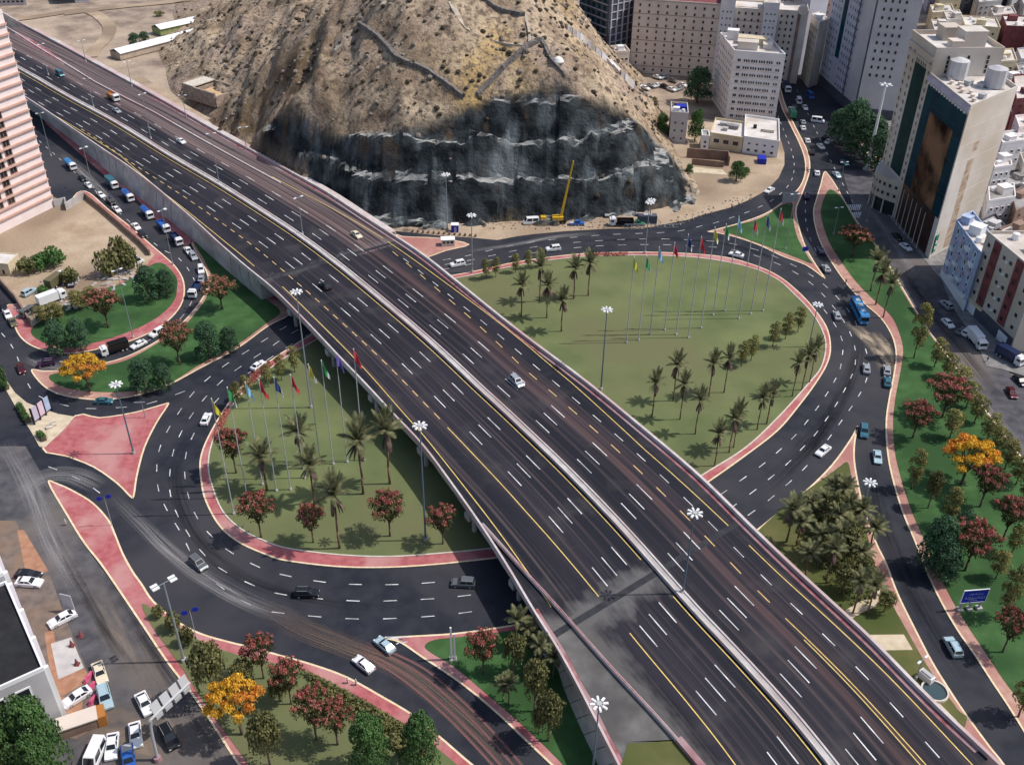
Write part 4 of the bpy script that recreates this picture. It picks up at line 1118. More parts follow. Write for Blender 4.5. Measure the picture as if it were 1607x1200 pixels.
class Bld:
    def __init__(s, name, label, A, B, C, h, wallm, roofm=None, cat_='building', group=None, parapet=1.0, base=0.0, worldpts=False):
        s.P = [p.copy() for p in (A, B, C)] if worldpts else [G(*A, base), G(*B, base), G(*C, base)]
        s.P.append(s.P[0] + s.P[2] - s.P[1])
        s.h = h; s.wallm = wallm; s.base = base
        s.o = s.P[1].copy(); s.o.z = base
        s.root = thing(name, label, cat_, s.o, 0, group)
        s.L = [p - s.o for p in s.P]
        mb = MB(); mb.prism(s.L, -.3, h); mb.build('walls', wallm, s.root)
        if roofm:
            mb = MB(); mb.prism(inset([Vector((p.x, p.y, 0)) for p in s.L], .32), h - .2, h + .06); mb.build('roof', roofm, s.root)
        if parapet:
            mb = MB(); poly = [Vector((p.x, p.y, 0)) for p in s.L]; out = inset(poly, -.06); inn = inset(poly, .30)
            mb.ring(out, inn, h + parapet)
            for a, flip in ((out, 0), (inn, 1)):
                a = a + a[:1]
                mb.strip([Vector((p.x, p.y, h - .3)) for p in a], [Vector((p.x, p.y, h + parapet)) for p in a])
            mb.build('parapet', wallm, s.root)
    def face(s, k):
        return s.L[k], s.L[(k + 1) % 4]
    def pt(s, k, f, z, out=0.0):
        a, b = s.face(k); d = (b - a); p = a + d * f; n = Vector((d.y, -d.x, 0)).normalized()
        return Vector((p.x + n.x * out, p.y + n.y * out, z)), math.atan2(d.y, d.x), d.length
    def windows(s, k, cols, rows, w, hh, fr, pn, x0=.06, x1=.94, z0=2.0, z1=None, skip=None, bar=False, name='window'):
        z1 = s.h - 1.0 if z1 is None else z1
        me = winmesh(fr, pn, bar)
        cl = cols if isinstance(cols, (list, tuple)) else [x0 + (x1 - x0) * (i + .5) / cols for i in range(cols)]
        for r in range(rows):
            z = z0 + (z1 - z0) * r / max(1, rows)
            for i, f in enumerate(cl):
                if skip and skip(i, r): continue
                p, a, _ = s.pt(k, f, z, .004)
                inst(name, me, s.root, p, (0, 0, a), (w, 1, hh))
    def band(s, k, z, hh, dep, m, f0=0.0, f1=1.0, name='ledge'):
        p, a, L = s.pt(k, (f0 + f1) / 2, z, dep / 2 + .003)
        inst(name, boxmesh(m), s.root, p, (0, 0, a), (L * (f1 - f0), dep, hh))
    def roofbox(s, fx, fy, w, d, hh, m, name='stair_head', rz=0.0):
        p = s.L[1] + (s.L[0] - s.L[1]) * fx + (s.L[2] - s.L[1]) * fy
        a, b = s.face(1); ang = math.atan2((b - a).y, (b - a).x)
        mb = MB(); mb.box((0, 0, hh / 2), (w, d, hh)); mb.box((0, 0, hh + .06), (w + .3, d + .3, .12))
        o = mb.build(name, m, s.root, loc=(p.x, p.y, s.h + .07)); o.rotation_euler = (0, 0, ang + rz); return o
    def tank(s, fx, fy, r, hh, m, name='water_tank'):
        p = s.L[1] + (s.L[0] - s.L[1]) * fx + (s.L[2] - s.L[1]) * fy
        mb = MB(); mb.tube((0, 0, .4), (0, 0, hh), r, r * .98, 10); mb.tube((0, 0, hh), (0, 0, hh + r * .25), r * .98, r * .3, 10)
        mb.box((0, 0, .2), (r * 1.6, r * 1.6, .4))
        return mb.build(name, m, s.root, loc=(p.x, p.y, s.h + .07))
W2 = lambda *a: G(*a)
def ext(a, b, L):
    d = (b - a).normalized(); return a + d * L

# 1 pink banded tower at the left edge
b0 = G(86, 325); a0 = ext(b0, G(0, 368), 34.0); dn = (b0 - a0).normalized(); c0 = b0 + Vector((-dn.y, dn.x, 0)) * 22
T = Bld('tower_block', 'pale pink tower with orange floor ledges at the left edge of the scene', a0, b0, c0, tall(86, 325, 20), M['pink_wall'], M['roof_pale'], worldpts=True)
fl = 20; fh = (T.h - 5) / fl
for k in range(fl):
    T.band(0, 4.5 + fh * k, .65, .7, M['pink_ledge'], 0, 1.0)
for k in range(1, 13):
    for f, k0 in ((.49, 1), (.34, 1), (.62, 4), (.20, 1)):
        if k < k0: continue
        p, a, _ = T.pt(0, f, 4.5 + fh * k + .7, .004)
        inst('window', winmesh(M['brown_wall'], M['pane'], True), T.root, p, (0, 0, a), (3.1, 1, fh - .72))
mb = MB(); A2 = T.pt(1, 0, 0)[0]
lw = thing('low_wall', 'low grey yard wall at the foot of the pink tower', 'wall')
mb.wall([G(86, 326), G(104, 321), G(104, 331), G(133, 312)], 0.2, 3.0, .6); mb.build('wall', M['concrete'], lw)

# 2 beige many-windowed hotel across the top
ha = G(987, 112); hb_ = G(1083, 119.5); hd = (hb_ - ha).normalized(); hn = Vector((-hd.y, hd.x, 0))
h2 = tall(987, 112, 0)
A, B = ha, ext(ha, hb_, 42.5); H1 = Bld('hotel', 'long beige slab hotel with a grid of small dark windows behind the hill', A, B, B + hn * 18, h2, M['cream_wall'], M['maroon'], parapet=.8, worldpts=True)
wl = lambda b, k, c, r, **kw: b.windows(k, c, r, 1.15, 1.7, M['cream_wall'], M['pane'], **kw)
wl(H1, 0, 9, 11, x0=.02, x1=.98, z0=.9, z1=h2 + .2)
for k in range(0, 11, 2): H1.band(0, 3.3 + k * h2 / 11, .22, .12, M['brown_wall'])
A = B + hn * -1.2; B2 = ext(A, A + hd, 7); S1 = Bld('stair_tower', 'white stair tower with triple windows dividing the beige hotel', A, B2, B2 + hn * 14, h2 + 3, M['white_wall'], M['roof_pale'], parapet=.6, worldpts=True)
S1.windows(0, [.2, .5, .75], 11, .8, 1.0, M['white_wall'], M['pane'], z0=1.0, z1=h2 + .3)
A = B2 + hn * 2.6; B3 = ext(A, A + hd, 14); H2 = Bld('hotel', 'pinkish middle wing of the hotel, half hidden behind the white office block', A, B3, B3 + hn * 16, h2 - 1.5, M['cream_wall'], M['roof_pale'], parapet=.8, worldpts=True)
wl(H2, 0, 4, 11, x0=.04, x1=.96, z0=.6, z1=h2 - 1)
for k in range(0, 11, 2): H2.band(0, 2.9 + k * h2 / 11, .22, .12, M['brown_wall'])
A = B3 - hn * 2; B4 = ext(A, A + hd, 7); S2 = Bld('stair_tower', 'second white stair tower, above the roof of the white office block', A, B4, B4 + hn * 14, h2 + 2.5, M['white_wall'], M['roof_pale'], parapet=.6, worldpts=True)
S2.windows(0, [.2, .5, .75], 11, .8, 1.0, M['white_wall'], M['pane'], z0=1.0, z1=h2 + .3)
A = B4 + hn * 1.5; B5 = ext(A, A + hd, 14); H3 = Bld('hotel', 'end wing of the beige hotel with a brown pilaster and round roof ornament', A, B5, B5 + hn * 16, h2 - 1, M['cream_lt'], M['roof_pale'], parapet=.8, worldpts=True)
wl(H3, 0, [.12, .32, .50], 11, z0=.6, z1=h2 - 1)
H3.band(0, 0, h2 + .5, .5, M['brown_wall'], .66, .76, 'pilaster')
p, a, _ = H3.pt(0, .80, h2 + .6, .6); mb = MB()
mb.tube((0, 0, 0), (0, -.8, 0), 2.4, 2.4, 18); mb.tube((0, -.8, 0), (0, -1.0, 0), 1.8, 1.8, 18, 1)
o = mb.build('roof_ornament', [M['white_wall'], M['cream_wall']], H3.root, loc=p); o.rotation_euler = (0, 0, a)

# 3 dark blocks behind the hill ridge
A, B = G(920, 60), G(1000, 112); 
D1 = Bld('dark_tower', 'dark glassy tower with pale frames rising behind the hill ridge', G(905, 92), G(950, 112), G(990, 100), 46, M['dark_wall'], M['roof_dark'], worldpts=True)
for k in range(11):
    for q in (0, 1): D1.band(q, 3.0 + k * 3.7, .35, .4, M['grey_blue'], .04, .96)
for f in (.08, .30, .52, .74, .94):
    D1.band(1, 1.0, 44, .5, M['grey_blue'], f - .02, f + .02, 'mullion')
D1.windows(0, 5, 11, 3.2, 2.8, M['dark_wall'], M['pane_blue'], z0=3.5, z1=44)
D2 = Bld('small_block', 'small tan block squeezed between the hill and the beige hotel', (955, 118), (962, 128), (985, 126), 14, M['cream_wall'], M['roof_pale'])
D2.windows(1, 3, 4, 1.6, 1.4, M['cream_wall'], M['pane'], z0=1.5, z1=13); D2.roofbox(.5, .5, 3, 3, 2, M['white_metal'])

# 4 white office block
wb = Bld('office_block', 'white ten storey office block with rows of paired windows by the junction', (1117, 155), (1138, 187), (1215, 194), tall(1138, 187, 83), M['white_wall'], M['roof_pale'], parapet=1.2)
hw = wb.h
cols = [.10, .135, .22, .265, .31, .37, .415, .46, .52, .565, .61, .67, .715, .76, .865, .91]
wb.windows(1, cols, 9, .85, 1.45, M['white_wall'], M['pane'], z0=1.3, z1=hw - .6)
wb.windows(0, [.08, .2, .32, .44, .56, .68, .8, .92], 9, 1.5, 1.7, M['white_wall'], M['pane'], z0=1.2, z1=hw - .6)
for k in range(9): wb.band(1, .75 + k * (hw - 1.9) / 9, .14, .1, M['cream_wall'])
wb.roofbox(.3, .35, 9, 5, 3.4, M['cream_lt']); wb.roofbox(.62, .55, 13, 5, 2.8, M['yellow_wall'], 'plant_room'); wb.roofbox(.8, .2, 5, 4, 4.2, M['white_wall'], 'lift_head'); wb.roofbox(.45, .8, 4, 6, 2.0, M['cream_lt'], 'plant_room')
podium = Bld('annex', 'low cream annex with flat roof in front of the white office block', (1120, 208), (1112, 232), (1163, 240), 6, M['yellow_wall'], M['roof_pale'])
podium.windows(1, 3, 1, 3.0, 2.2, M['cream_wall'], M['pane'], z0=2.6); podium.roofbox(.4, .4, 2, 2, 1.2, M['grey_metal'], 'cooling_unit'); podium.roofbox(.6, .6, 5, 3, 1.4, M['roof_grey'], 'cooling_unit'); podium.roofbox(.7, .3, 3, 2, 1.2, M['grey_metal'], 'cooling_unit')
villa = Bld('white_villa', 'white two storey house on the bend of the cliff road', (1166, 205), (1164, 240), (1219, 248), 6.6, M['white_metal'], M['roof_pale'])
villa.windows(1, 4, 1, 1.6, 1.3, M['white_metal'], M['pane'], z0=1.2); villa.windows(1, 4, 1, 1.2, .9, M['white_metal'], M['pane'], z0=4.2)
villa.roofbox(.45, .7, 5, 3, 1.1, M['cream_lt'], 'roof_hut'); villa.tank(.5, .3, .8, 1.5, M['black'])
kiosk = Bld('blue_canopy', 'small blue canopied kiosk in front of the white house', (1188, 251), (1190, 258), (1202, 259), 2.4, M['blue_sign'], None, parapet=0)
slim = Bld('slim_house', 'slim grey white house standing alone between trees left of the offices', (1048, 207), (1049, 224), (1075, 226), 13, M['grey_wall'], M['roof_grey'], parapet=1.0)
slim.roofbox(.3, .3, 2.5, 2, 1.6, M['white_metal'], 'cooling_unit'); slim.roofbox(.6, .6, 4, 3, 1.2, M['blue_sign'], 'roof_cover'); slim.roofbox(.8, .3, 2, 2, 1.4, M['brown_wall'], 'roof_hut'); slim.tank(.2, .7, .7, 1.4, M['white_metal'])
slim.windows(1, 2, 3, 1.0, 1.1, M['grey_wall'], M['pane'], z0=1.8, z1=12)
gate_house = Bld('gate_house', 'tiny white gatehouse beside the cream annex', (1098, 226), (1099, 235), (1111, 236), 5.6, M['white_metal'], M['roof_grey'])
gate_house.windows(1, 1, 2, 1.2, 1.2, M['white_metal'], M['pane'], z0=1, z1=5)
yard = thing('yard_wall', 'brown yard wall on the sandy plot below the annex', 'wall'); mb = MB()
mb.wall([G(1077, 247), G(1141, 252), G(1143, 261)], 0, 4.2, .5); mb.build('wall', M['brown_wall'], yard)
mb = MB(); mb.wall([G(1085, 258), G(1135, 263)], 0, 2.6, .5); mb.build('lower_wall', M['brown_wall'], yard)
sheet('yard_floor', [(1086, 262), (1134, 267), (1142, 275), (1086, 271)], .13, M['beige_paver'], False)

# 5 tall grey tower in two shades
gt = Bld('grey_tower', 'very tall grey tower with a blue glazed slot, behind the glass building', (1283, 130), (1340, 183), (1404, 190), 96, M['grey_wall'], M['roof_grey'])
gt.band(0, .5, 95.4, .25, M['grey_blue'], 0.0, .70, 'blue_skin'); gt.band(0, 18, 77, .45, M['pane_blue'], .31, .40, 'glazed_slot')
gt.band(0, 2, 94, .5, M['dark_wall'], .985, 1.0, 'dark_joint'); gt.band(0, 2, 94, .6, M['dark_wall'], .665, .675, 'dark_joint')  # plain dark strips down the seams of the left face
for f in (.05, .11, .18, .245, .46, .52, .58, .635, .69):
    for k in range(25):
        p, a, _ = gt.pt(0, f, 6.0 + k * 3.6, .26); inst('window', winmesh(M['grey_blue'], M['pane']), gt.root, p, (0, 0, a), (1.15, 1, 1.8))
gt.windows(1, [.17, .33, .49, .65], 21, 1.15, 1.7, M['grey_wall'], M['pane'], z0=19, z1=95)
gt.band(0, 0, 5.0, .3, M['dark_wall'], 0, 1, 'shop_front'); gt.band(1, 0, 4.5, .3, M['dark_wall'], 0, 1, 'shop_front')
# 6 slender tan block, 7 finned block, 8 dusky towers
sl = Bld('slender_block', 'slender tan block with tall striped windows, left of the grey tower', (1256, 123), (1268, 138), (1282, 133), tall(1268, 138, 38), M['cream_lt'], M['roof_pale'])
sl.windows(0, [.15, .32, .49, .66, .83], 8, 1.2, 2.6, M['cream_wall'], M['pane'], z0=3, z1=sl.h - 2); sl.roofbox(.5, .4, 4, 4, 2, M['white_metal'], 'cooling_unit')
fb_ = Bld('arcade_block', 'grey block with vertical fins and dark ground arcade up the street', (1233, 85), (1252, 118), (1280, 110), 52, M['grey_blue'], M['roof_grey'])
fb_.windows(0, 6, 1, 1.5, 12, M['cream_wall'], M['pane'], z0=22, z1=40); fb_.windows(0, 3, 1, 3.0, 11, M['grey_blue'], M['pane'], z0=.3); fb_.band(0, 37, 14, .4, M['pane_blue'], .05, .95, 'glass_wall'); fb_.band(0, 18.5, 1.0, .6, M['cream_wall'])
du = Bld('dusky_tower', 'dusky lavender tower behind the offices, nearest the street', (1196, 40), (1216, 55), (1240, 50), 60, mat('dusk', (.14, .13, .17), (.20, .19, .23), .1), M['roof_dark'])
du.windows(1, 6, 15, 1.5, 1.7, M['grey_blue'], M['pane'], z0=3, z1=58); du.windows(0, 4, 15, 2.6, 1.2, M['grey_blue'], M['pane'], z0=3, z1=58)
du2 = Bld('dusky_tower', 'dark brown corner tower high up at the top of the street', (1235, 20), (1262, 52), (1300, 40), 80, mat('dusk_brown', (.17, .12, .12), (.23, .17, .17), .1), M['roof_dark'])
du2.windows(0, 5, 18, 1.6, 1.8, M['brown_wall'], M['pane_blue'], z0=3, z1=78); du2.windows(1, 5, 18, 1.6, 1.8, M['brown_wall'], M['pane'], z0=3, z1=78)

# 9 glass building with the giant banner
gl_, gc, gr = G(1372, 305), G(1457, 406), G(1527, 368)
gd = (gc - gl_); gdn = gd.normalized(); gn = Vector((-gdn.y, gdn.x, 0))
if gn.y < 0: gn = -gn
LG = gd.length; hR = tall(1457, 406, 172); hL = tall(1375, 305, 54)
mid = gl_.lerp(gc, .40)
gL = Bld('glass_building', 'cream hotel wing with dark green glass strip and bulging lower bay', gl_, mid, mid + gn * 24, hL, M['cream_lt'], M['roof_pale'], parapet=1.6, worldpts=True)
gL.band(0, 15, hL - 22, .12, mat('pane_green', (.004, .030, .030), (.010, .050, .052), .15, .55, spec=.06), .38, .82, 'glass_strip')
gL.band(0, hL - 2.6, .9, .7, M['cream_lt'], 0, 1, 'cornice'); gL.band(0, hL - 5.0, .4, .4, M['cream_lt'], 0, 1, 'cornice')
for f in (.08, .27, .93):
    for k in range(15):
        p, a, _ = gL.pt(0, f, 14.5 + k * (hL - 20) / 14, .004); inst('window', winmesh(M['cream_lt'], M['pane']), gL.root, p, (0, 0, a), (1.2, 1, 1.7))
gL.windows(0, [.42, .5, .6, .68, .76], 1, 1.2, 1.6, M['cream_lt'], M['pane'], z0=hL - 7.0)
gL.windows(1, 3, 4, 1.2, 1.7, M['cream_lt'], M['pane'], z0=hR + 1.0, z1=hL - 1)
gL.roofbox(.3, .6, 8, 7, 6, M['cream_lt']); gL.roofbox(.75, .45, 6, 6, 4.5, M['cream_lt'], 'lift_head'); gL.roofbox(.1, .3, 4, 4, 3.5, M['cream_wall'], 'plant_room')
bay = MB(); arc = []
for k in range(11):
    t = k / 10; p = gl_.lerp(mid, .03 + .92 * t) - gL.o; arc.append(Vector((p.x, p.y, 0)) - gn * (5.5 * math.sin(PI * t) + .3))
bay.prism(arc + [gl_.lerp(mid, .95) - gL.o + gn, gl_.lerp(mid, .03) - gL.o + gn], 5.5, 14); bay.build('bow_bay', M['cream_lt'], gL.root)
bay = MB(); bay.prism([p + gn * .8 for p in arc] + [gl_.lerp(mid, .95) - gL.o + gn * 1.2, gl_.lerp(mid, .03) - gL.o + gn * 1.2], 0, 5.5); bay.build('glazed_base', M['pane'], gL.root)
for r in range(2):
    for k in range(10):
        a, b = arc[k], arc[k + 1]; d = b - a
        inst('window', winmesh(M['cream_lt'], M['pane']), gL.root, ((a + b).x / 2, (a + b).y / 2, 7.2 + r * 3.4), (0, 0, math.atan2(d.y, d.x)), (1.3, 1, 1.6))
for k in range(0, 11, 2):
    mb = MB(); mb.tube((arc[k].x, arc[k].y, 0), (arc[k].x, arc[k].y, 5.6), .35, .35, 8); mb.build('bay_column', M['cream_lt'], gL.root)
gR = Bld('glass_building', 'big building with a brown picture banner on blue glass and a blank cream side wall', mid, gc, gr, hR, M['cream_lt'], M['roof_pale'], parapet=1.4, worldpts=True)
mb = MB(); p0, _, _ = gR.pt(0, .02, 0, .1); p1, _, _ = gR.pt(0, .975, 0, .1)
gR.band(0, 15.0, hR - 17.2, .15, M['pane_blue'], .02, .975, 'glass_wall')
gR.band(0, .1, 14.8, .15, mat('bronze_glass', (.035, .015, .013), (.055, .028, .022), .3, .3), .02, .90, 'bronze_front')
for k in range(9): gR.band(0, 16 + k * (hR - 20) / 9, .12, .22, mat('glass_joint_%d' % k, (.03, .075, .10)), .02, .975, 'transom')
banner = mat('banner', (.022, .012, .009), (.13, .065, .038), .13, .9, 6, c3=(.26, .145, .085), scale3=.075, lo=.40, hi=.66, spec=.05)
gR.band(0, 15.3, hR - 25, .30, banner, .22, .80, 'picture_banner')
for f in (.16, .28, .40, .52, .64, .76):
    p, a, _ = gR.pt(0, f, 0, 1.4); mb = MB(); mb.tube((0, 0, 0), (0, 0, 14), .16, .12, 6); mb.build('front_mast', M['cream_lt'], gR.root, loc=p)
for k in range(14):
    p, a, _ = gR.pt(0, .05 + k * .068, hR - 2.0, .4); inst('floodlight', boxmesh(M['white_metal']), gR.root, p, (0, 0, a), (.5, .7, .7))
gR.band(0, hR - 1.2, 1.9, .5, M['lilac'], 0, 1, 'fascia')
for k in range(8): gR.band(1, 4 + k * 6.1, .08, .05, M['cream_wall'], 0, 1, 'cladding_joint')
stainm = mat('rust_stain', (.34, .22, .13), (.50, .42, .34), .5)
gR.band(1, 1.2, 33, .03, stainm, .29, .43, 'rust_stain'); gR.band(1, 37, 3.2, .03, stainm, .33, .44, 'rust_stain')
gR.band(1, 2.2, 6.5, .35, M['green_sign'], .03, .085, 'green_sign')
for z in (3.2, 5.4): gR.band(1, z, 1.2, .40, M['lamp_lens'], .045, .072, 'sign_mark')
gR.tank(.75, .35, 3.4, 6.2, M['grey_wall']); gR.tank(.25, .72, 3.4, 6.4, M['grey_wall']); gR.roofbox(.5, .4, 3, 2, 1.6, M['grey_metal'], 'cooling_unit'); gR.roofbox(.12, .35, 2, 2, 1.5, M['grey_metal'], 'cooling_unit'); gR.roofbox(.35, .55, 3, 2, 1.4, M['grey_metal'], 'cooling_unit')
for k in range(8): gR.roofbox(.12 + .09 * k, .18 + .05 * (k % 3), 1.2, 1.0, 1.0, M['cream_wall'], 'roof_vent')

# 10 blue-white balcony house and the cream apartment house with dark red strips
bh = Bld('balcony_house', 'blue and white house stacked with small balconies beside the cream flats', (1476, 432), (1512, 488), (1538, 470), tall(1512, 488, 402), M['blue_paint'], M['roof_pale'])
nf = 6; fh = (bh.h - 3.4) / nf
bh.band(0, 0, 3.2, .3, M['white_metal'], 0, 1, 'shop_front')
for k in range(nf):
    for q, f in enumerate((.16, .39, .62, .85)):
        z = 3.6 + k * fh
        bh.windows(0, [f], 1, 1.7, fh * .72, M['white_metal'], M['pane'], z0=z + .2)
        if (k + q) % 3 != 2:
            p, a, L = bh.pt(0, f, z - .1, .55); inst('balcony', boxmesh(M['white_metal'] if (k + q) % 2 else M['lilac']), bh.root, p, (0, 0, a), (2.9, 1.1, 1.1))
bh.roofbox(.5, .5, 4, 4, 3, M['white_metal']); bh.roofbox(.85, .4, 3, 3, 2.6, M['blue_paint'], 'roof_hut'); bh.tank(.3, .3, 1.0, 1.8, M['white_metal']); bh.tank(.15, .6, .9, 1.6, M['grey_metal'])
ca, cb = G(1513, 482), G(1585, 552); cd = (cb - ca).normalized(); cn = Vector((-cd.y, cd.x, 0))
if cn.y < 0: cn = -cn
fl_ = Bld('apartment_block', 'cream apartment block with two dark red window strips facing the street', ca, cb, cb + cn * 26 + cd * 3, tall(1513, 482, 367), M['cream_lt'], M['roof_pale'], worldpts=True)
fh = (fl_.h - 5.5) / 5
for f0, f1 in ((.19, .32), (.64, .77)): fl_.band(0, 5.0, fl_.h - 4.6, .35, M['maroon'], f0, f1, 'red_strip')
for k in range(5):
    fl_.windows(0, [.10, .42, .55, .90], 1, 1.9, 1.7, M['cream_wall'], M['pane'], z0=6.3 + k * fh)
    for f in (.255, .705):
        p, a, _ = fl_.pt(0, f, 6.3 + k * fh, .36); inst('window', winmesh(M['maroon'], M['pane']), fl_.root, p, (0, 0, a), (1.6, 1, 1.6))
    fl_.windows(1, [.15, .4, .65, .9], 1, 1.8, 1.6, M['cream_wall'], M['pane'], z0=6.3 + k * fh)
    p, a, _ = fl_.pt(1, .3, 6.0 + k * fh, .6); inst('balcony', boxmesh(M['yellow_wall']), fl_.root, p, (0, 0, a), (7, 1.2, 1.2))
    p, a, _ = fl_.pt(0, .49, 6.0 + k * fh + .4, .3); inst('cooling_unit', boxmesh(M['white_metal']), fl_.root, p, (0, 0, a), (.8, .5, .6))
fl_.band(0, 0, 4.4, .3, M['dark_wall'], .02, .98, 'shop_front'); fl_.band(0, 3.9, .9, .9, M['yellow_wall'], .03, .35, 'shop_sign'); fl_.band(0, .3, 3.2, .36, M['white_metal'], .06, .22, 'shutter'); fl_.band(0, .3, 3.2, .36, M['white_metal'], .72, .9, 'shutter')
fl_.roofbox(.5, .35, 6, 5, 3.2, M['cream_lt']); fl_.roofbox(.2, .3, 3, 2, 1.3, M['white_metal'], 'cooling_unit'); fl_.roofbox(.75, .5, 3, 2, 1.3, M['white_metal'], 'cooling_unit'); fl_.tank(.85, .25, 1.1, 2.0, M['white_metal']); fl_.tank(.35, .6, 1.1, 2.0, M['grey_metal']); fl_.roofbox(.6, .75, 2, 2, 1.2, M['grey_metal'], 'cooling_unit')

# 11 low city behind: every house is its own thing
city = [
    ('long grey house with a row of dark windows, just behind the blank cream wall', (1540, 330), (1541, 352), (1582, 345), 9, 'white_wall', 'roof_grey', 4),
    ('dark roofed shed with a green curved roof below the grey house', (1530, 365), (1545, 385), (1572, 372), 4, 'dark_wall', 'roof_grey', 0),
    ('brown flat roofed house at the right edge, below the green trees', (1578, 330), (1585, 360), (1625, 340), 7, 'brown_wall', 'roof_grey', 3),
    ('rubble grey house with white junk on its roof, right of the long shed', (1560, 385), (1590, 412), (1630, 395), 6, 'brown_wall', 'roof_pale', 3),
    ('white house with a small terrace beside the cream side wall', (1556, 245), (1562, 262), (1610, 255), 10, 'white_wall', 'roof_pale', 4),
    ('low grey walls of a demolished plot, behind the side wall', (1560, 290), (1568, 312), (1620, 300), 4, 'concrete_dk', 'roof_grey', 0),
    ('red brown building with a long white roof edge at the right border', (1576, 165), (1580, 205), (1640, 200), 14, 'maroon', 'roof_pale', 4),
    ('dark red brick hall with a flat white roof at the upper right', (1562, 62), (1568, 80), (1612, 82), 13, 'maroon', 'roof_pale', 0),
    ('yellow house with two rows of windows under a rounded roof', (1530, 118), (1535, 138), (1585, 134), 12, 'yellow_wall', 'roof_pale', 5),
    ('cream house with a brown lean-to above the hotel roof', (1485, 90), (1490, 112), (1540, 116), 14, 'yellow_wall', 'roof_pale', 4),
    ('yellow house with a red door and rooftop hut, farther up the slope', (1500, 60), (1505, 76), (1560, 80), 12, 'yellow_wall', 'roof_pale', 4),
    ('pale house with a stair tower next to the grey tower', (1452, 70), (1458, 90), (1492, 92), 13, 'cream_lt', 'roof_pale', 3),
    ('small cream house with brown terrace, left of the stair tower house', (1452, 40), (1456, 52), (1490, 50), 11, 'yellow_wall', 'roof_pale', 3),
    ('house painted raspberry red on its roof walls', (1535, 165), (1540, 185), (1585, 176), 9, 'pink_ledge', 'roof_grey', 3),
    ('grey house between the yellow house and the raspberry house', (1586, 130), (1592, 148), (1640, 142), 9, 'concrete', 'roof_grey', 3),
    ('blue grey house with pale sheets on the roof at the right border', (1588, 105), (1594, 122), (1640, 116), 9, 'grey_blue', 'roof_pale', 3),
    ('dark purple block under scaffolding at the top right', (1478, 10), (1484, 24), (1540, 20), 26, 'dark_wall', 'roof_grey', 5),
    ('second dark block under scaffolding, beside the first', (1540, 12), (1546, 26), (1590, 18), 22, 'dark_wall', 'roof_grey', 5),
    ('lilac block with ladders at the top, right of the grey tower', (1448, 8), (1452, 20), (1482, 16), 24, 'lilac', 'roof_grey', 4),
    ('grey house on the top right corner', (1592, 30), (1598, 44), (1640, 36), 12, 'concrete', 'roof_pale', 3),
    ('brown house behind the brick hall', (1596, 62), (1602, 78), (1640, 70), 12, 'brown_wall', 'roof_grey', 3),
]
city += [
    ('narrow white house directly behind the cream side wall', (1545, 290), (1548, 306), (1575, 302), 11, 'white_wall', 'roof_pale', 3),
    ('tan house with a deep shaded yard at the right border', (1590, 275), (1596, 292), (1640, 285), 9, 'cream_wall', 'roof_grey', 4),
    ('dark green roofed hut in the trees at the right border', (1590, 312), (1594, 324), (1630, 318), 5, 'dark_wall', 'roof_grey', 2),
    ('pinkish house with two roof tanks, right of the second water tank', (1580, 225), (1586, 244), (1640, 238), 12, 'pink_wall', 'roof_pale', 5),
    ('low maroon sheds behind the first water tank', (1545, 195), (1550, 212), (1578, 206), 7, 'maroon', 'roof_grey', 3),
    ('white house under the yellow rounded one', (1560, 150), (1566, 166), (1600, 160), 10, 'white_wall', 'roof_pale', 4),
    ('beige house wedged left of the yellow rounded one', (1505, 130), (1510, 148), (1532, 144), 13, 'cream_wall', 'roof_pale', 3),
    ('cream block with tall roof hut behind the hotel wing roof', (1470, 62), (1475, 76), (1500, 74), 15, 'cream_lt', 'roof_pale', 3),
    ('pale yellow block farthest left on the skyline', (1462, 24), (1467, 36), (1500, 34), 13, 'yellow_wall', 'roof_pale', 3),
    ('grey block on the skyline between the dark scaffolded ones', (1520, 30), (1526, 44), (1562, 40), 14, 'concrete', 'roof_pale', 4),
    ('cream block with white roof edge under the scaffolded ones', (1545, 48), (1550, 60), (1585, 56), 12, 'cream_lt', 'roof_pale', 4),
    ('reddish house beside the brick hall, lower down', (1600, 92), (1606, 108), (1640, 100), 10, 'brown_wall', 'roof_pale', 3),
    ('white house on the skyline at the far right', (1575, 20), (1580, 32), (1612, 26), 16, 'white_wall', 'roof_pale', 4),
    ('rose tinted house between the raspberry roof and the maroon one', (1575, 190), (1580, 204), (1618, 198), 8, 'pink_wall', 'roof_grey', 4),
]
crng = random.Random(5)
for label, A, B, C, h, wmn, rmn, nc in city:
    b = Bld('house', label, A, B, C, h, M[wmn], M[rmn], parapet=.8, group='low houses of the old town')
    if nc:
        b.windows(1, nc, max(1, int(h / 3.4)), 1.3, 1.4, M[wmn], M['pane'], z0=1.4, z1=h - .4); b.windows(0, 3, max(1, int(h / 3.4)), 1.2, 1.4, M[wmn], M['pane'], z0=1.4, z1=h - .4)
    b.roofbox(crng.uniform(.25, .7), crng.uniform(.25, .7), crng.uniform(3, 5), crng.uniform(2.5, 4), crng.uniform(1.8, 3), M[wmn] if wmn != 'dark_wall' else M['grey_wall'])
    b.roofbox(crng.uniform(.2, .8), crng.uniform(.2, .8), 2.0, 1.4, 1.1, M['white_metal'], 'cooling_unit'); b.tank(crng.uniform(.15, .85), crng.uniform(.15, .85), .8, 1.5, M['white_metal']); b.roofbox(crng.uniform(.2, .8), crng.uniform(.2, .8), 1.6, 1.4, 1.0, M['grey_metal'], 'cooling_unit')
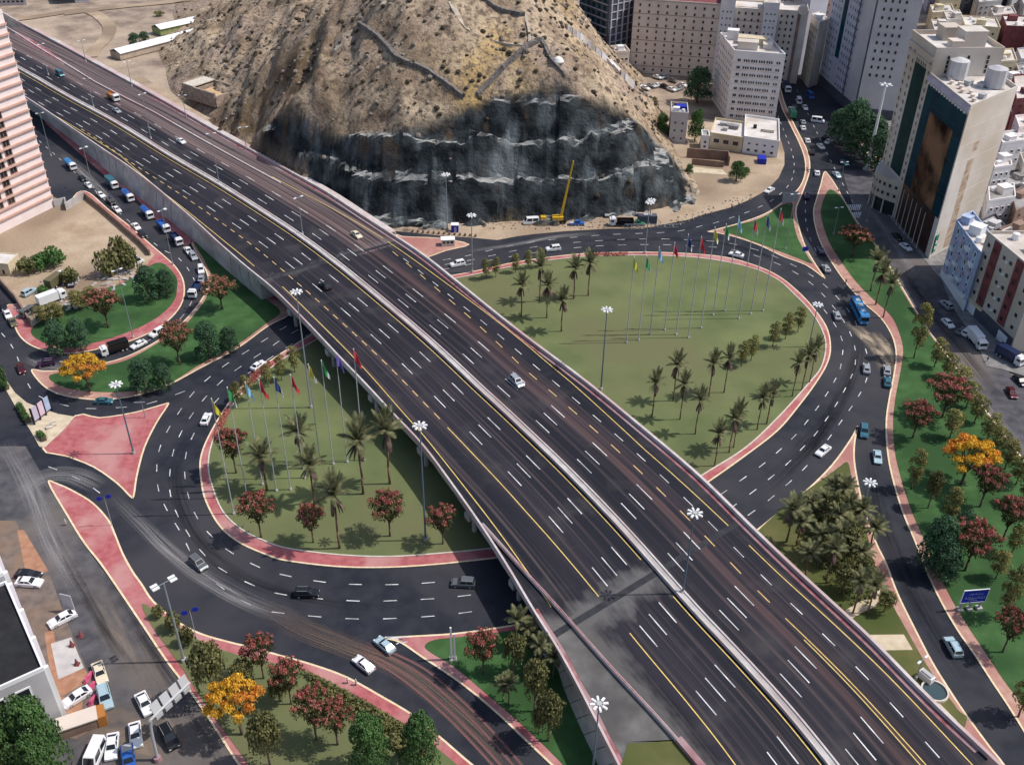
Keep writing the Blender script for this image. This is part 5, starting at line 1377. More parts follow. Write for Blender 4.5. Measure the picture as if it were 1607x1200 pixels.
# the farthest rows, top left
for k, (label, A, B, C, h, wmn) in enumerate([
    ('row of pale parked trailers at the far top left', (-10, 2), (-6, 8), (42, 7), 4, 'grey_wall'), ('dark market hall at the far top left', (85, -2), (88, 6), (118, 4), 5, 'dark_wall'),
    ('white tent roof with an orange stall at the far top left', (115, -4), (118, 4), (142, 3), 5, 'white_wall')]):
    b = Bld('market_building', label, A, B, C, h, M[wmn], M['roof_pale'] if k != 1 else M['roof_dark'], parapet=.4, cat_='building'); b.windows(1, 6, 1, 2.0, 1.5, M[wmn], M['pane'], z0=1.0)
    b.band(1, h - .8, .5, .6, M['pink_ledge'] if k == 2 else M['grey_metal'], 0, 1, 'awning')

# 12 black-roofed building lower left
zz = 15.0
q0, q1 = G(23, 943, zz), G(69, 1050, zz); e = (q1 - q0).normalized(); en = Vector((-e.y, e.x, 0))
if en.x > 0: en = -en
q00 = q0 - e * 3
for (A_, B_, lab, hh, rf) in ((ext(q1, q0, 26.5), q1, 'black roofed building with white frame and slanting lilac side, lower left corner', zz, 'roof_dark'), (ext(q1, q0, 60), ext(q1, q0, 27.5), 'white framed block with smaller dark roof lights beyond the black roof', zz + 1.5, 'roof_grey')):
    A_ = Vector((A_.x, A_.y, 0)); B_ = Vector((B_.x, B_.y, 0))
    b = Bld('showroom', lab, B_ + en * 40, B_, A_, hh, M['white_metal'], M[rf], parapet=.7, worldpts=True)
    b.band(1, .3, hh - 1.6, .25, M['lilac'], .02, .98, 'lilac_front')
    b.windows(1, 7, 3, 2.6, 3.4, M['white_metal'], M['pane'], z0=.8, z1=hh - 1.5)
    for f in (.02, .34, .66, .98): b.band(1, 0, hh, .9, M['white_metal'], f - .012, f + .012, 'white_fin')
    b.windows(0, 8, 3, 3.0, 3.4, M['white_metal'], M['pane'], z0=.8, z1=hh - 1.5)
    for k in range(3): b.roofbox(.12 + .2 * k, .75, 3, 2, 1.3, M['grey_metal'], 'cooling_unit')
    [c for c in b.root.children if c.name.startswith('walls')][0].data.materials[0] = M['grey_wall']
    if rf == 'roof_grey':
        mb = MB(); mb.box((0, 0, .2), (16, 12, .4)); p = b.L[1].lerp(b.L[3], .22); o = mb.build('dark_skylight', M['roof_dark'], b.root, loc=(p.x, p.y, hh + .1)); o.rotation_euler = (0, 0, math.atan2(e.y, e.x))
# 13 hut, walls and wrecks on the sandy plot
hut = Bld('plot_hut', 'small tan hut with flat roof on the sandy plot', (-30, 430), (18, 434), (34, 418), 4.5, M['yellow_wall'], M['roof_pale'], parapet=.3)
hut.windows(0, 3, 1, 1.2, 2.2, M['yellow_wall'], M['pane'], z0=.4)
for lab, px, hh in (('brown wall along the service road side of the sandy plot', [(131, 309), (160, 332), (198, 365), (222, 386), (236, 402)], 2.4), ('dark boundary wall at the lower left of the sandy plot', [(-6, 437), (27, 474), (50, 512)], 2.2), ('pale broken end wall of the sandy plot, by the loop lawn', [(50, 512), (64, 503)], 1.8)):
    w_ = thing('plot_wall', lab, 'wall'); mb = MB(); mb.wall(resample(GL(px), 3)[0], 0, hh, .5); mb.build('wall', M['brown_wall'] if hh > 2 else M['kerb_grey'], w_)
# ------------------------------------------------------------------ trees
def leaf_mat(name, c1, c2, scale=1.2, rnd=.18, tr=.22):
    m = mat(name, c1, c2, scale, .8, 3, obj=True, rnd=rnd, spec=.15, lo=.38, hi=.62)
    nt = m.node_tree; N = nt.nodes; b = N['Principled BSDF']; out = N['Material Output']
    t = N.new('ShaderNodeBsdfTranslucent'); mx = N.new('ShaderNodeMixShader'); mx.inputs[0].default_value = tr
    src = b.inputs['Base Color'].links[0].from_socket
    nt.links.new(src, t.inputs[0]); nt.links.new(b.outputs[0], mx.inputs[1]); nt.links.new(t.outputs[0], mx.inputs[2]); nt.links.new(mx.outputs[0], out.inputs[0])
    return m
M['leaf_broad'] = leaf_mat('leaf_broad', (.035, .085, .045), (.095, .170, .090))
M['leaf_bright'] = leaf_mat('leaf_bright', (.045, .105, .030), (.115, .205, .070))
M['leaf_ficus'] = leaf_mat('leaf_ficus', (.120, .120, .036), (.31, .28, .11))
M['leaf_olive'] = leaf_mat('leaf_olive', (.085, .092, .034), (.22, .21, .090))
M['leaf_flame'] = leaf_mat('leaf_flame', (.055, .066, .024), (.13, .115, .05))
M['red_blossom'] = leaf_mat('red_blossom', (.33, .080, .070), (.56, .23, .19), 2.0)
M['rust_blossom'] = leaf_mat('rust_blossom', (.30, .11, .075), (.50, .24, .17), 2.0)
M['gold_blossom'] = leaf_mat('gold_blossom', (.62, .34, .035), (.72, .46, .06), .8)
M['amber_blossom'] = leaf_mat('amber_blossom', (.58, .22, .035), (.68, .32, .06), .8)
M['frond'] = leaf_mat('frond', (.10, .112, .048), (.27, .26, .145), .7)
M['dead_frond'] = leaf_mat('dead_frond', (.105, .065, .055), (.20, .135, .11), .7)
lr = random.Random(21)
def rdir():
    while True:
        v = Vector((lr.uniform(-1, 1), lr.uniform(-1, 1), lr.uniform(-1, 1)))
        if .05 < v.length < 1: return v.normalized()
def card(mb, p, n, s, asp=1.0, mi=0, up=None):
    a = n.orthogonal().normalized() if up is None else up
    a = (Matrix.Rotation(lr.uniform(0, 2 * PI), 3, n) @ a) if up is None else a
    b = n.cross(a).normalized()
    a = a * s * asp; b = b * s
    mb.add([p - a * .5 - b * .12, p - b * .5, p + a * .5, p + b * .5 + n * s * .15], [(0, 1, 2, 3)], mi)
def cloud(mb, c, r, n, s, mi=0, shell=.72, zmin=-.6, tilt=.7):
    c = Vector(c)
    for _ in range(n):
        d = rdir()
        if d.z < zmin: d.z = -d.z
        q = lr.uniform(shell, 1.06)
        p = c + Vector((d.x * r[0], d.y * r[1], d.z * r[2])) * q
        nn = (d + rdir() * tilt).normalized()
        card(mb, p, nn, s * lr.uniform(.7, 1.35), 1.3, mi)
def trunk_mesh(h, r0, r1, limbs, m):
    mb = MB(); mb.path([(0, 0, -.2), (lr.uniform(-.1, .1), lr.uniform(-.1, .1), h * .5), (0, 0, h)], [r0, (r0 + r1) / 2, r1], 7)
    for l in limbs:
        e = Vector(l); s = Vector((0, 0, h * lr.uniform(.72, .98)))
        md = s.lerp(e, .5) + Vector((0, 0, -.06 * (e - s).length))
        mb.path([s, md, e], [r1 * .8, r1 * .5, r1 * .2], 5)
    return mb.mesh('trunk', m, True)
PROTO = {}
def proto(kind, H, Wd, parts):
    root = thing(kind, 'x', 'tree')
    for nm, me in parts: inst(nm, me, root)
    PROTO[kind] = (root, H, Wd)
# broad evergreen
def broad(kind, lm, seed):
    lr.seed(seed); mb = MB(); lim = []
    for k in range(19):
        a = k * 2.4; rr = 3.0 * math.sqrt((k + .5) / 19) if k < 14 else 2.7; z = 4.6 + 3.7 * (1 - (rr / 3.2) ** 2) + lr.uniform(-.7, .7)
        if k > 9: z -= 1.4
        if k > 13: z = 2.2 + lr.uniform(-.3, .6)
        c = (math.cos(a) * rr, math.sin(a) * rr, z); q = lr.uniform(1.35, 1.95)
        cloud(mb, c, (q, q, q * .9), 270, .31, 0, .74); lim.append((c[0] * .8, c[1] * .8, c[2]))
    proto(kind, 10.2, 8.6, [('trunk', trunk_mesh(2.2, .42, .24, lim[:7], M['bark'])), ('crown', mb.mesh('crown', lm))])
broad('broad_tree', M['leaf_broad'], 2); broad('leafy_tree', M['leaf_bright'], 3)
# small yellow-green ficus
lr.seed(5); mb = MB(); lim = []
for k in range(9):
    z = 2.7 + k * .68; rr = 1.6 * math.sin(PI * (k + 1.2) / 11); a = k * 2.1
    c = (math.cos(a) * rr * .7, math.sin(a) * rr * .7, z); q = lr.uniform(.95, 1.35); cloud(mb, c, (q, q, q * .85), 190, .25, 0, .62); lim.append(c)
proto('ficus_tree', 9.4, 4.0, [('trunk', trunk_mesh(3.0, .16, .11, lim[:5], M['bark'])), ('crown', mb.mesh('crown', M['leaf_ficus']))])
# weeping olive-brown tree
lr.seed(6); mb = MB(); lim = []
for k in range(15):
    a = k * 2.4; rr = 2.7 * math.sqrt((k + .3) / 15); z = 8.6 - rr * .75 + lr.uniform(-.5, .5)
    c = (math.cos(a) * rr, math.sin(a) * rr, z); cloud(mb, c, (1.25, 1.25, 1.0), 55, .42, 0, .6); lim.append(c)
    for s_ in range(9):
        p = Vector(c) + Vector((lr.uniform(-.9, .9), lr.uniform(-.9, .9), .2)); L = lr.uniform(2.0, 4.4)
        n_ = 7
        for j in range(n_):
            p2 = p + Vector((lr.uniform(-.12, .12), lr.uniform(-.12, .12), -L * (j + .5) / n_))
            nn = Vector((lr.uniform(-1, 1), lr.uniform(-1, 1), .2)).normalized(); card(mb, p2, nn, .42, 1.5, 0)
proto('weeping_tree', 10.4, 7.6, [('trunk', trunk_mesh(4.2, .28, .18, lim[:7], M['bark'])), ('crown', mb.mesh('crown', M['leaf_olive']))])
# flame trees: umbrella of fine leaves under clumps of red flowers
def flame(kind, bm, seed, Wd=9.6):
    lr.seed(seed); mb = MB(); bl = MB(); lim = []
    for k in range(17):
        a = k * 2.4; rr = 4.3 * math.sqrt((k + .4) / 17); z = 7.9 - .085 * rr * rr + lr.uniform(-.45, .45)
        c = (math.cos(a) * rr, math.sin(a) * rr, z); cloud(mb, (c[0], c[1], c[2] - .3), (1.4, 1.4, .85), 115, .30, 0, .4); lim.append((c[0] * .85, c[1] * .85, c[2] - .6))
        for j in range(4):
            cc = (c[0] + lr.uniform(-.9, .9), c[1] + lr.uniform(-.9, .9), c[2] + lr.uniform(.05, .45)); cloud(bl, cc, (.55, .55, .35), 24, .25, 0, .5, -.3)
    for k in range(12):
        a = k * .8; q = 1.3 + .1 * k; cloud(mb, (math.cos(a) * q, math.sin(a) * q, 4.3 + .14 * k + lr.uniform(-.5, .5)), (1.2, 1.2, 1.0), 40, .36, 0, .4)
    proto(kind, 9.0, Wd, [('trunk', trunk_mesh(3.4, .30, .20, lim[3:13], M['bark'])), ('crown', mb.mesh('crown', M['leaf_flame'])), ('blossom', bl.mesh('blossom', bm))])
flame('flame_tree', M['red_blossom'], 7); flame('rust_tree', M['rust_blossom'], 8)
# big golden tree with layered clumps
lr.seed(9); mb = MB(); bl = MB(); b2 = MB(); lim = []
for k in range(26):
    a = k * 2.4; rr = 5.6 * math.sqrt((k + .4) / 26); z = 8.2 - .075 * rr * rr + lr.uniform(-.8, .8)
    c = (math.cos(a) * rr, math.sin(a) * rr * .85, z); lim.append((c[0] * .85, c[1] * .85, c[2] - .7))
    cloud(bl if lr.random() < .6 else b2, c, (1.35, 1.25, .62), 200, .31, 0, .45, -.3); cloud(mb, (c[0], c[1], c[2] - .8), (1.1, 1.1, .6), 22, .38, 0, .4)
proto('golden_tree', 9.2, 13.2, [('trunk', trunk_mesh(3.4, .36, .24, lim[4:16], M['bark'])), ('crown', mb.mesh('crown', M['leaf_ficus'])), ('blossom', bl.mesh('blossom', M['gold_blossom'])), ('amber_blossom', b2.mesh('amber_blossom', M['amber_blossom']))])
# round shrub
lr.seed(10); mb = MB()
for k in range(6): cloud(mb, (math.cos(k) * .8 * (k > 0), math.sin(k * 1.1) * .8 * (k > 0), .9 + .3 * (k % 2)), (1.0, 1.0, .9), 110, .3, 0, .6)
proto('shrub', 2.4, 3.8, [('trunk', trunk_mesh(.6, .12, .08, [(.4, .2, 1), (-.4, .3, 1)], M['bark'])), ('crown', mb.mesh('crown', M['leaf_olive']))])
lr.seed(12); mb = MB()
for k in range(5): cloud(mb, (math.cos(k * 1.3) * .8 * (k > 0), math.sin(k * 1.3) * .8 * (k > 0), .9 + .3 * (k % 2)), (1.0, 1.0, .9), 120, .3, 0, .6)
proto('green_shrub', 2.4, 3.8, [('trunk', trunk_mesh(.6, .12, .08, [(.4, .2, 1), (-.4, .3, 1)], M['bark'])), ('crown', mb.mesh('crown', M['leaf_bright']))])
# date palm: every frond is a part
def frond_mesh(L, droop, m, w=.62):
    mb = MB(); pts = []
    for k in range(9):
        t = k / 8; x = L * t * (1 - .12 * droop * t); z = L * (.10 * t - .42 * droop * t * t); pts.append(Vector((x, 0, z)))
    mb.path(pts, [.06 * (1 - .8 * k / 8) for k in range(9)], 4)
    for k in range(1, 17):
        t = k / 17; i = min(7, int(t * 8)); p = pts[i].lerp(pts[i + 1], t * 8 - i); d = (pts[i + 1] - pts[i]).normalized()
        ll = w * L * .30 * math.sin(PI * min(1, .22 + t * .78)) + .18
        for s in (-1, 1):
            e = p + Vector((d.x * ll * .75, s * ll, d.z * ll * .6 - .18 * ll)); q = d * .17
            mb.add([p - q, p + q, e], [(0, 1, 2)] if s > 0 else [(2, 1, 0)])
    return mb.mesh('frond', m)
fA = frond_mesh(4.6, .75, M['frond']); fB = frond_mesh(4.9, .35, M['frond']); fD = frond_mesh(3.7, .55, M['dead_frond'], .45)
def palm(kind, seed, nf, nd):
    r = random.Random(seed); root = thing(kind, 'x', 'palm tree')
    mb = MB(); pts = [(0, 0, -.2), (r.uniform(-.12, .12), r.uniform(-.12, .12), 3.5), (r.uniform(-.15, .15), r.uniform(-.15, .15), 7), (0, 0, 10.2)]
    mb.path(pts, [.30, .24, .22, .25], 7); inst('trunk', mb.mesh('trunk', M['palm_bark'], True), root)
    mb = MB(); mb.tube((0, 0, 9.6), (0, 0, 10.6), .38, .30, 8); inst('crown_shaft', mb.mesh('crown_shaft', M['palm_bark']), root)
    for k in range(nf):
        el = 1.35 - 1.35 * (k / nf) ** 1.1 + r.uniform(-.1, .1)
        inst('frond', fB if k < nf * .45 else fA, root, (0, 0, 10.4), (0, -el, k * 2.4 + r.uniform(-.2, .2)))
    for k in range(nd):
        inst('dead_frond', fD, root, (0, 0, 10.0), (0, r.uniform(.55, 1.25), k * 2.1 + r.uniform(-.3, .3)))
    PROTO[kind] = (root, 15.0, 7.6)
palm('date_palm', 1, 20, 9)

def tree(kind, u, v, vt, label, group, wpx=None, z=0.15):
    root, H, Wd = PROTO[kind]
    h = max(1.0, tall(u, v, vt, z)); s = h / H
    sw = s if wpx is None else (wpx / pxm(u, v, z)) / Wd
    p = G(u, v, z)
    return dup(root, p, lr.uniform(0, 6.28), label, group, (sw, sw, s))
lr.seed(33)
gp = 'date palms on the right lawn'
for u, v, t, l in [
    (818, 497, 424, 'date palm nearest the flyover parapet on the right lawn'), (847, 473, 392, 'date palm behind the nearest one, upper left of the right lawn'), (858, 499, 424, 'date palm second from the flyover in the front row of the upper cluster'),
    (881, 520, 448, 'lone date palm standing lowest in the upper cluster'), (900, 469, 398, 'date palm below the ring road kerb, left one of a pair'), (923, 464, 388, 'date palm below the ring road kerb, right one of a pair'),
    (1023, 655, 575, 'date palm standing apart at the left of the lower right cluster'), (1056, 629, 546, 'tall date palm between the flag poles and the lower cluster'), (1067, 658, 577, 'date palm just below the tall one, lower cluster'),
    (1091, 681, 603, 'date palm in the middle of the open lower lawn'), (1112, 622, 546, 'left palm of the pair below the flag shadows'), (1136, 616, 537, 'right palm of the pair below the flag shadows'),
    (1121, 731, 656, 'date palm closest to the lower lawn tip by the highway'), (1144, 710, 633, 'date palm leaning into its neighbour near the lower kerb'), (1151, 702, 622, 'hindmost date palm of the trio near the lower kerb'),
    (1188, 674, 601, 'left palm of the pair beside the red walkway'), (1203, 665, 596, 'right palm of the pair beside the red walkway'), (1243, 622, 545, 'left palm of the tall trio at the right lawn edge'), (1258, 612, 531, 'middle palm of the tall trio at the right lawn edge'), (1270, 600, 524, 'right palm of the tall trio at the right lawn edge')]:
    tree('date_palm', u, v, t, l, gp, lr.uniform(27, 34))
for u, v, t, l in [(419, 769, 690, 'shaggy palm leftmost on the left lawn, behind a red flowering tree'), (475, 735, 650, 'shaggy palm highest in the middle of the left lawn'), (494, 791, 700, 'shaggy palm below the highest one, middle of the left lawn'),
    (570, 775, 650, 'shaggy palm left of the lamp on the left lawn'), (612, 759, 636, 'shaggy palm touching the flyover edge on the left lawn'), (533, 860, 736, 'tallest shaggy palm, nearest the lower kerb of the left lawn')]:
    tree('date_palm', u, v, t, l, 'date palms on the left lawn', lr.uniform(52, 60))
for u, v, t, l in [(763, 438, 404, 'first ficus from the flyover along the top kerb'), (778, 435, 402, 'second ficus from the flyover along the top kerb'), (809, 428, 396, 'third ficus from the flyover along the top kerb'), (829, 422, 391, 'fourth ficus from the flyover along the top kerb'), (848, 419, 388, 'fifth ficus from the flyover, by the white jeep'),
    (1163, 575, 534, 'left ficus of the pair below the flag poles'), (1178, 566, 525, 'right ficus of the pair below the flag poles'), (1212, 544, 503, 'first of three ficus trees at the right lawn end'), (1232, 532, 490, 'middle of three ficus trees at the right lawn end'), (1252, 521, 480, 'last of three ficus trees, closest to the ring road'),
    (373, 639, 597, 'ficus lowest on the left lawn edge, next to the yellow flag'), (390, 628, 586, 'ficus second from the bottom on the left lawn edge'), (421, 607, 570, 'ficus beside the red flower bed on the left lawn'), (442, 597, 555, 'ficus above the red flower bed on the left lawn'), (463, 584, 542, 'ficus nearest the flyover on the left lawn')]:
    tree('ficus_tree', u, v, t, l, 'small ficus trees along the oval')
fg = 'red flowering trees'
for k, u, v, t, w, l in [('flame_tree', 371, 742, 672, 52, 'red flowering tree at the left end of the left lawn'), ('flame_tree', 410, 843, 772, 56, 'red flowering tree above the curved lower kerb, left lawn'), ('flame_tree', 492, 851, 792, 46, 'small red flowering tree next to the tallest palm'), ('flame_tree', 612, 841, 772, 58, 'wide red flowering tree left of the lamp pole'), ('flame_tree', 695, 853, 794, 48, 'red flowering tree right of the lamp pole, near the flyover'),
    ('rust_tree', 170, 514, 452, 56, 'rust red tree on the loop lawn'), ('rust_tree', 349, 485, 435, 54, 'rust red tree on the crescent lawn near the retaining wall'), ('rust_tree', 283, 572, 506, 54, 'rust red tree in the middle of the crescent lawn'),
    ('rust_tree', 1337, 402, 354, 56, 'copper flowered tree at the top of the park strip'), ('flame_tree', 1478, 655, 592, 70, 'wide red tree highest in the park, beside the ficus row'), ('flame_tree', 1432, 687, 631, 56, 'red tree close to the park walkway'), ('flame_tree', 1538, 795, 732, 56, 'red tree just below the golden tree in the park'),
    ('flame_tree', 1574, 846, 780, 58, 'red tree near the right frame edge, below the golden tree'), ('flame_tree', 1514, 895, 820, 70, 'red tree beside the broad blue green tree'), ('flame_tree', 1573, 1023, 957, 56, 'lone red tree below the blue road sign'),
    ('flame_tree', 758, 1057, 993, 56, 'red tree on the splitter island'), ('flame_tree', 414, 1064, 998, 52, 'red tree at the top of the garden by the kerb'), ('flame_tree', 457, 1104, 1037, 54, 'red tree second from the kerb in the garden'), ('flame_tree', 497, 1160, 1080, 62, 'dark red tree left of the twin pair in the garden'), ('flame_tree', 530, 1168, 1102, 62, 'dark red tree right of the twin pair in the garden')]:
    tree(k, u, v, t, l, fg, w)
tree('golden_tree', 141, 614, 558, 'golden yellow tree on the tip of the crescent lawn', 'golden trees', 78)
tree('golden_tree', 1508, 760, 688, 'golden orange tree in the middle of the right park', 'golden trees', 94)
tree('golden_tree', 380, 1152, 1068, 'golden tree in the lower left garden', 'golden trees', 96)
for k, u, v, t, w, l in [('broad_tree', 235, 471, 418, 44, 'larger round green tree on the loop lawn'), ('broad_tree', 263, 464, 423, 32, 'smaller round tree at the tip of the loop lawn'), ('broad_tree', 94, 555, 505, 42, 'round tree at the lower left end of the loop lawn'), ('broad_tree', 128, 549, 500, 36, 'darker round tree beside the lower left one, loop lawn'),
    ('broad_tree', 329, 561, 506, 46, 'larger round tree by the ring kerb on the crescent'), ('broad_tree', 362, 553, 514, 34, 'smaller round tree by the ring kerb on the crescent'), ('broad_tree', 229, 617, 564, 46, 'larger round tree at the bottom of the crescent lawn'), ('broad_tree', 260, 612, 572, 32, 'smaller round tree at the bottom of the crescent lawn'),
    ('broad_tree', 1462, 893, 812, 62, 'broad blue green tree overhanging the park walkway'), ('broad_tree', 1508, 850, 804, 42, 'round blue green tree behind the red one in the park'), ('broad_tree', 1475, 905, 852, 58, 'low dark green tree in front of the broad one'),
    ('leafy_tree', 584, 1212, 1122, 74, 'big bright green tree at the bottom edge of the garden'), ('leafy_tree', 661, 1206, 1119, 66, 'bright green tree overhanging the lower walkway'),
    ('leafy_tree', 20, 1235, 1100, 100, 'tall leafy tree in the lower left corner'), ('leafy_tree', 78, 1215, 1088, 84, 'leafy tree in front of the black roofed building'), ('leafy_tree', 88, 1265, 1150, 70, 'lowest leafy tree at the lower left corner'),
    ('broad_tree', 1336, 233, 156, 58, 'tall dark tree left in the clump behind the big white pole'), ('broad_tree', 1356, 250, 180, 70, 'wide dark tree in the clump behind the big white pole'), ('broad_tree', 1316, 222, 172, 48, 'small dark tree at the left of the pole clump'), ('broad_tree', 1374, 268, 205, 52, 'dark tree nearest the glass building'),
    ('broad_tree', 1094, 160, 106, 48, 'big dark tree between the hotel and the white offices'), ('leafy_tree', 1038, 218, 175, 24, 'green tree left of the slim house'), ('leafy_tree', 1090, 222, 168, 28, 'green tree right of the slim house'), ('leafy_tree', 1155, 284, 250, 28, 'green tree on the bare plot below the annex'), ('leafy_tree', 1169, 274, 262, 18, 'small tree touching the one on the bare plot'), ('leafy_tree', 1081, 274, 257, 14, 'little round tree left of the yard wall'),
    ('broad_tree', 213, 74, 52, 22, 'dark green tree beside the far shed'), ('broad_tree', 228, 70, 50, 20, 'second dark green tree beside the far shed')]:
    tree(k, u, v, t, l, 'broad green trees', w)
for u, v, t, w, l in [(71, 508, 478, 30, 'left pale tree at the wall end of the loop lawn'), (92, 506, 473, 28, 'right pale tree at the wall end of the loop lawn'), (126, 486, 455, 34, 'pale tree hiding the wrecks behind the loop lawn'), (144, 470, 450, 24, 'pale tree farthest up the lot edge'),
    (1434, 562, 472, 30, 'tall slim ficus alone in the upper park'), (1466, 576, 530, 28, 'first ficus of the street row, at its upper end'), (1484, 594, 552, 28, 'second ficus of the street row'), (1504, 612, 574, 30, 'third ficus of the street row'), (1516, 640, 596, 30, 'fourth ficus of the street row'), (1529, 664, 618, 32, 'fifth ficus of the street row'), (1548, 692, 648, 32, 'sixth ficus of the street row'), (1562, 712, 668, 32, 'seventh ficus of the street row'), (1577, 736, 688, 32, 'eighth ficus of the street row'), (1594, 760, 712, 34, 'ninth ficus of the street row'), (1607, 792, 738, 34, 'last ficus of the street row at the frame edge'),
    (1490, 688, 640, 32, 'ficus under the wide red tree in the park'), (1430, 768, 702, 28, 'pale ficus by the walkway, left of the golden tree'), (1484, 828, 762, 30, 'ficus below the golden tree, left side'), (1586, 870, 822, 30, 'ficus under the red tree at the frame edge'), (1562, 908, 862, 32, 'ficus below the red tree by the broad one'), (1572, 968, 884, 34, 'tall ficus right of the blue road sign'), (1598, 1124, 1056, 44, 'ficus lowest at the right frame edge')]:
    tree('ficus_tree', u, v, t, l, 'ficus trees of the park', w)
tree('weeping_tree', 1456, 797, 732, 'dark drooping tree left of the golden tree', 'drooping olive trees', 30)
for u, v, t, l in [(1366, 457, 386, 'upper palm of three beside the copper tree'), (1374, 478, 405, 'middle palm of three beside the copper tree'), (1386, 498, 421, 'lower palm of three beside the copper tree')]:
    tree('date_palm', u, v, t, l, 'palms in the park strip', lr.uniform(30, 36))
# dense palm wedge
for u, v, t, l in [(1234, 850, 775, 'palm at the left corner of the palm wedge'), (1250, 856, 800, 'palm second from the left corner of the palm wedge'), (1267, 812, 774, 'palm in the left upper part of the palm wedge'), (1290, 808, 768, 'palm behind the left upper one in the wedge'), (1302, 790, 745, 'palm near the top of the wedge, left side'), (1318, 800, 748, 'palm near the top of the wedge, middle'), (1324, 822, 774, 'palm on the right slope of the wedge, upper'), (1345, 833, 781, 'palm leaning over the wedge walkway'), (1363, 864, 810, 'palm overhanging the walkway by the road'), (1334, 858, 812, 'palm in the crowded middle of the wedge'), (1296, 915, 838, 'tall palm in the lower middle of the wedge'), (1263, 905, 850, 'palm above the highway barrier in the wedge'), (1284, 872, 822, 'palm half hidden in the middle of the wedge'), (1312, 874, 820, 'palm in the darkest part of the wedge'), (1338, 962, 890, 'left palm of the pair by the beige path'), (1361, 962, 898, 'right palm of the pair by the beige path'), (1309, 840, 790, 'palm crowding the centre of the wedge'), (1346, 892, 850, 'palm at the right edge, below the overhanging one')]:
    tree('date_palm', u, v, t, l, 'palms of the wedge grove', lr.uniform(38, 48))
for u, v, t, w, l in [(1305, 826, 770, 42, 'drooping tree near the top of the palm wedge'), (1325, 872, 815, 46, 'drooping tree in the middle of the palm wedge'), (1300, 885, 835, 44, 'drooping tree above the lower palms of the wedge'), (1345, 930, 870, 44, 'drooping tree by the right walkway of the wedge'), (1322, 930, 880, 44, 'drooping tree between the lower wedge palms'), (1386, 960, 925, 34, 'round dark tree at the lower end of the grove')]:
    tree('weeping_tree', u, v, t, l, 'drooping trees of the wedge grove', w)
# splitter island and garden
for u, v, t, l in [(812, 1012, 952, 'palm nearest the dark underpass on the splitter island'), (829, 1017, 970, 'second palm at the top of the splitter island'), (846, 1052, 995, 'palm close to the ramp wall, splitter island'), (868, 1062, 1016, 'palm touching the middle of the ramp wall'), (798, 1104, 1056, 'palm in the lower middle of the splitter island'), (790, 1100, 1062, 'short palm at the lower walkway of the splitter island')]:
    tree('date_palm', u, v, t, l, 'palms of the splitter island', lr.uniform(34, 42))
for u, v, t, w, l in [(808, 1056, 988, 42, 'drooping tree in the middle of the splitter island'), (838, 1116, 1026, 46, 'tall drooping tree near the ramp wall'), (860, 1162, 1078, 52, 'lowest drooping tree of the splitter island'), (845, 1150, 1108, 30, 'small drooping tree behind the lowest one'),
    (338, 1102, 998, 62, 'large drooping tree beside the tall street lamp'), (386, 1082, 1034, 46, 'grey green tree behind the golden tree in the garden'), (424, 1202, 1110, 56, 'drooping tree in front of the golden tree'), (440, 1100, 1062, 40, 'grey green bush right of the golden tree')]:
    tree('weeping_tree', u, v, t, l, 'drooping olive trees', w)
for u, v, t, w, k, l in [(84, 418, 387, 46, 'green_shrub', 'long green bush in the middle of the sandy plot'), (66, 424, 396, 34, 'green_shrub', 'lower left part of the bush clump on the plot'), (45, 430, 404, 36, 'shrub', 'dry brown bush next to the plot hut'), (173, 432, 388, 44, 'shrub', 'big olive bush at the lot edge by the loop lawn'), (192, 412, 366, 32, 'shrub', 'tall olive bush behind the big one'), (208, 424, 384, 36, 'shrub', 'dark bush right of the big olive one'), (112, 446, 420, 34, 'shrub', 'dry heap of brush above the wrecks'), (70, 462, 446, 22, 'green_shrub', 'small yellow green bush beside the wrecks'),
    (1023, 170, 150, 22, 'shrub', 'scrubby bush at the foot of the white hill wall'), (1020, 236, 214, 24, 'shrub', 'brown bush left of the yard wall'), (328, 98, 82, 22, 'shrub', 'grey bush on the slope below the long shed'), (250, 24, 17, 18, 'shrub', 'distant bush on the far track'), (4, 612, 566, 24, 'green_shrub', 'dark bush at the left frame edge'), (275, 988, 958, 30, 'shrub', 'olive bush in the narrow tip of the garden'), (250, 968, 948, 20, 'shrub', 'little bush at the very tip of the garden'), (296, 1012, 982, 28, 'shrub', 'bush around the foot of the tall street lamp')]:
    tree(k, u, v, t, l, 'bushes', w)
for u, v, du, dv, L, l in [(38, 652, 14, 24, 9.0, 'long clipped hedge on the beige apron by the left road'), (67, 688, 5, 7, 3.4, 'short clipped hedge at the apron corner'), (8, 606, 8, 14, 5.0, 'dark hedge at the upper end of the apron')]:
    mb = MB(); lr.seed(int(u)); 
    for k in range(int(L * 2.2)):
        cloud(mb, (-L / 2 + k / 2.2, lr.uniform(-.2, .2), .8), (.8, .95, .85), 70, .26, 0, .7)
    mb.box((0, 0, .6), (L, 1.2, 1.0), 0, 1)
    a, b = G(u, v), G(u + du, v + dv); d = b - a
    t = thing('hedge', l, 'hedge', (a.x, a.y, .15), math.atan2(d.y, d.x)); mb.build('foliage', [M['leaf_bright'], M['bark']], t)
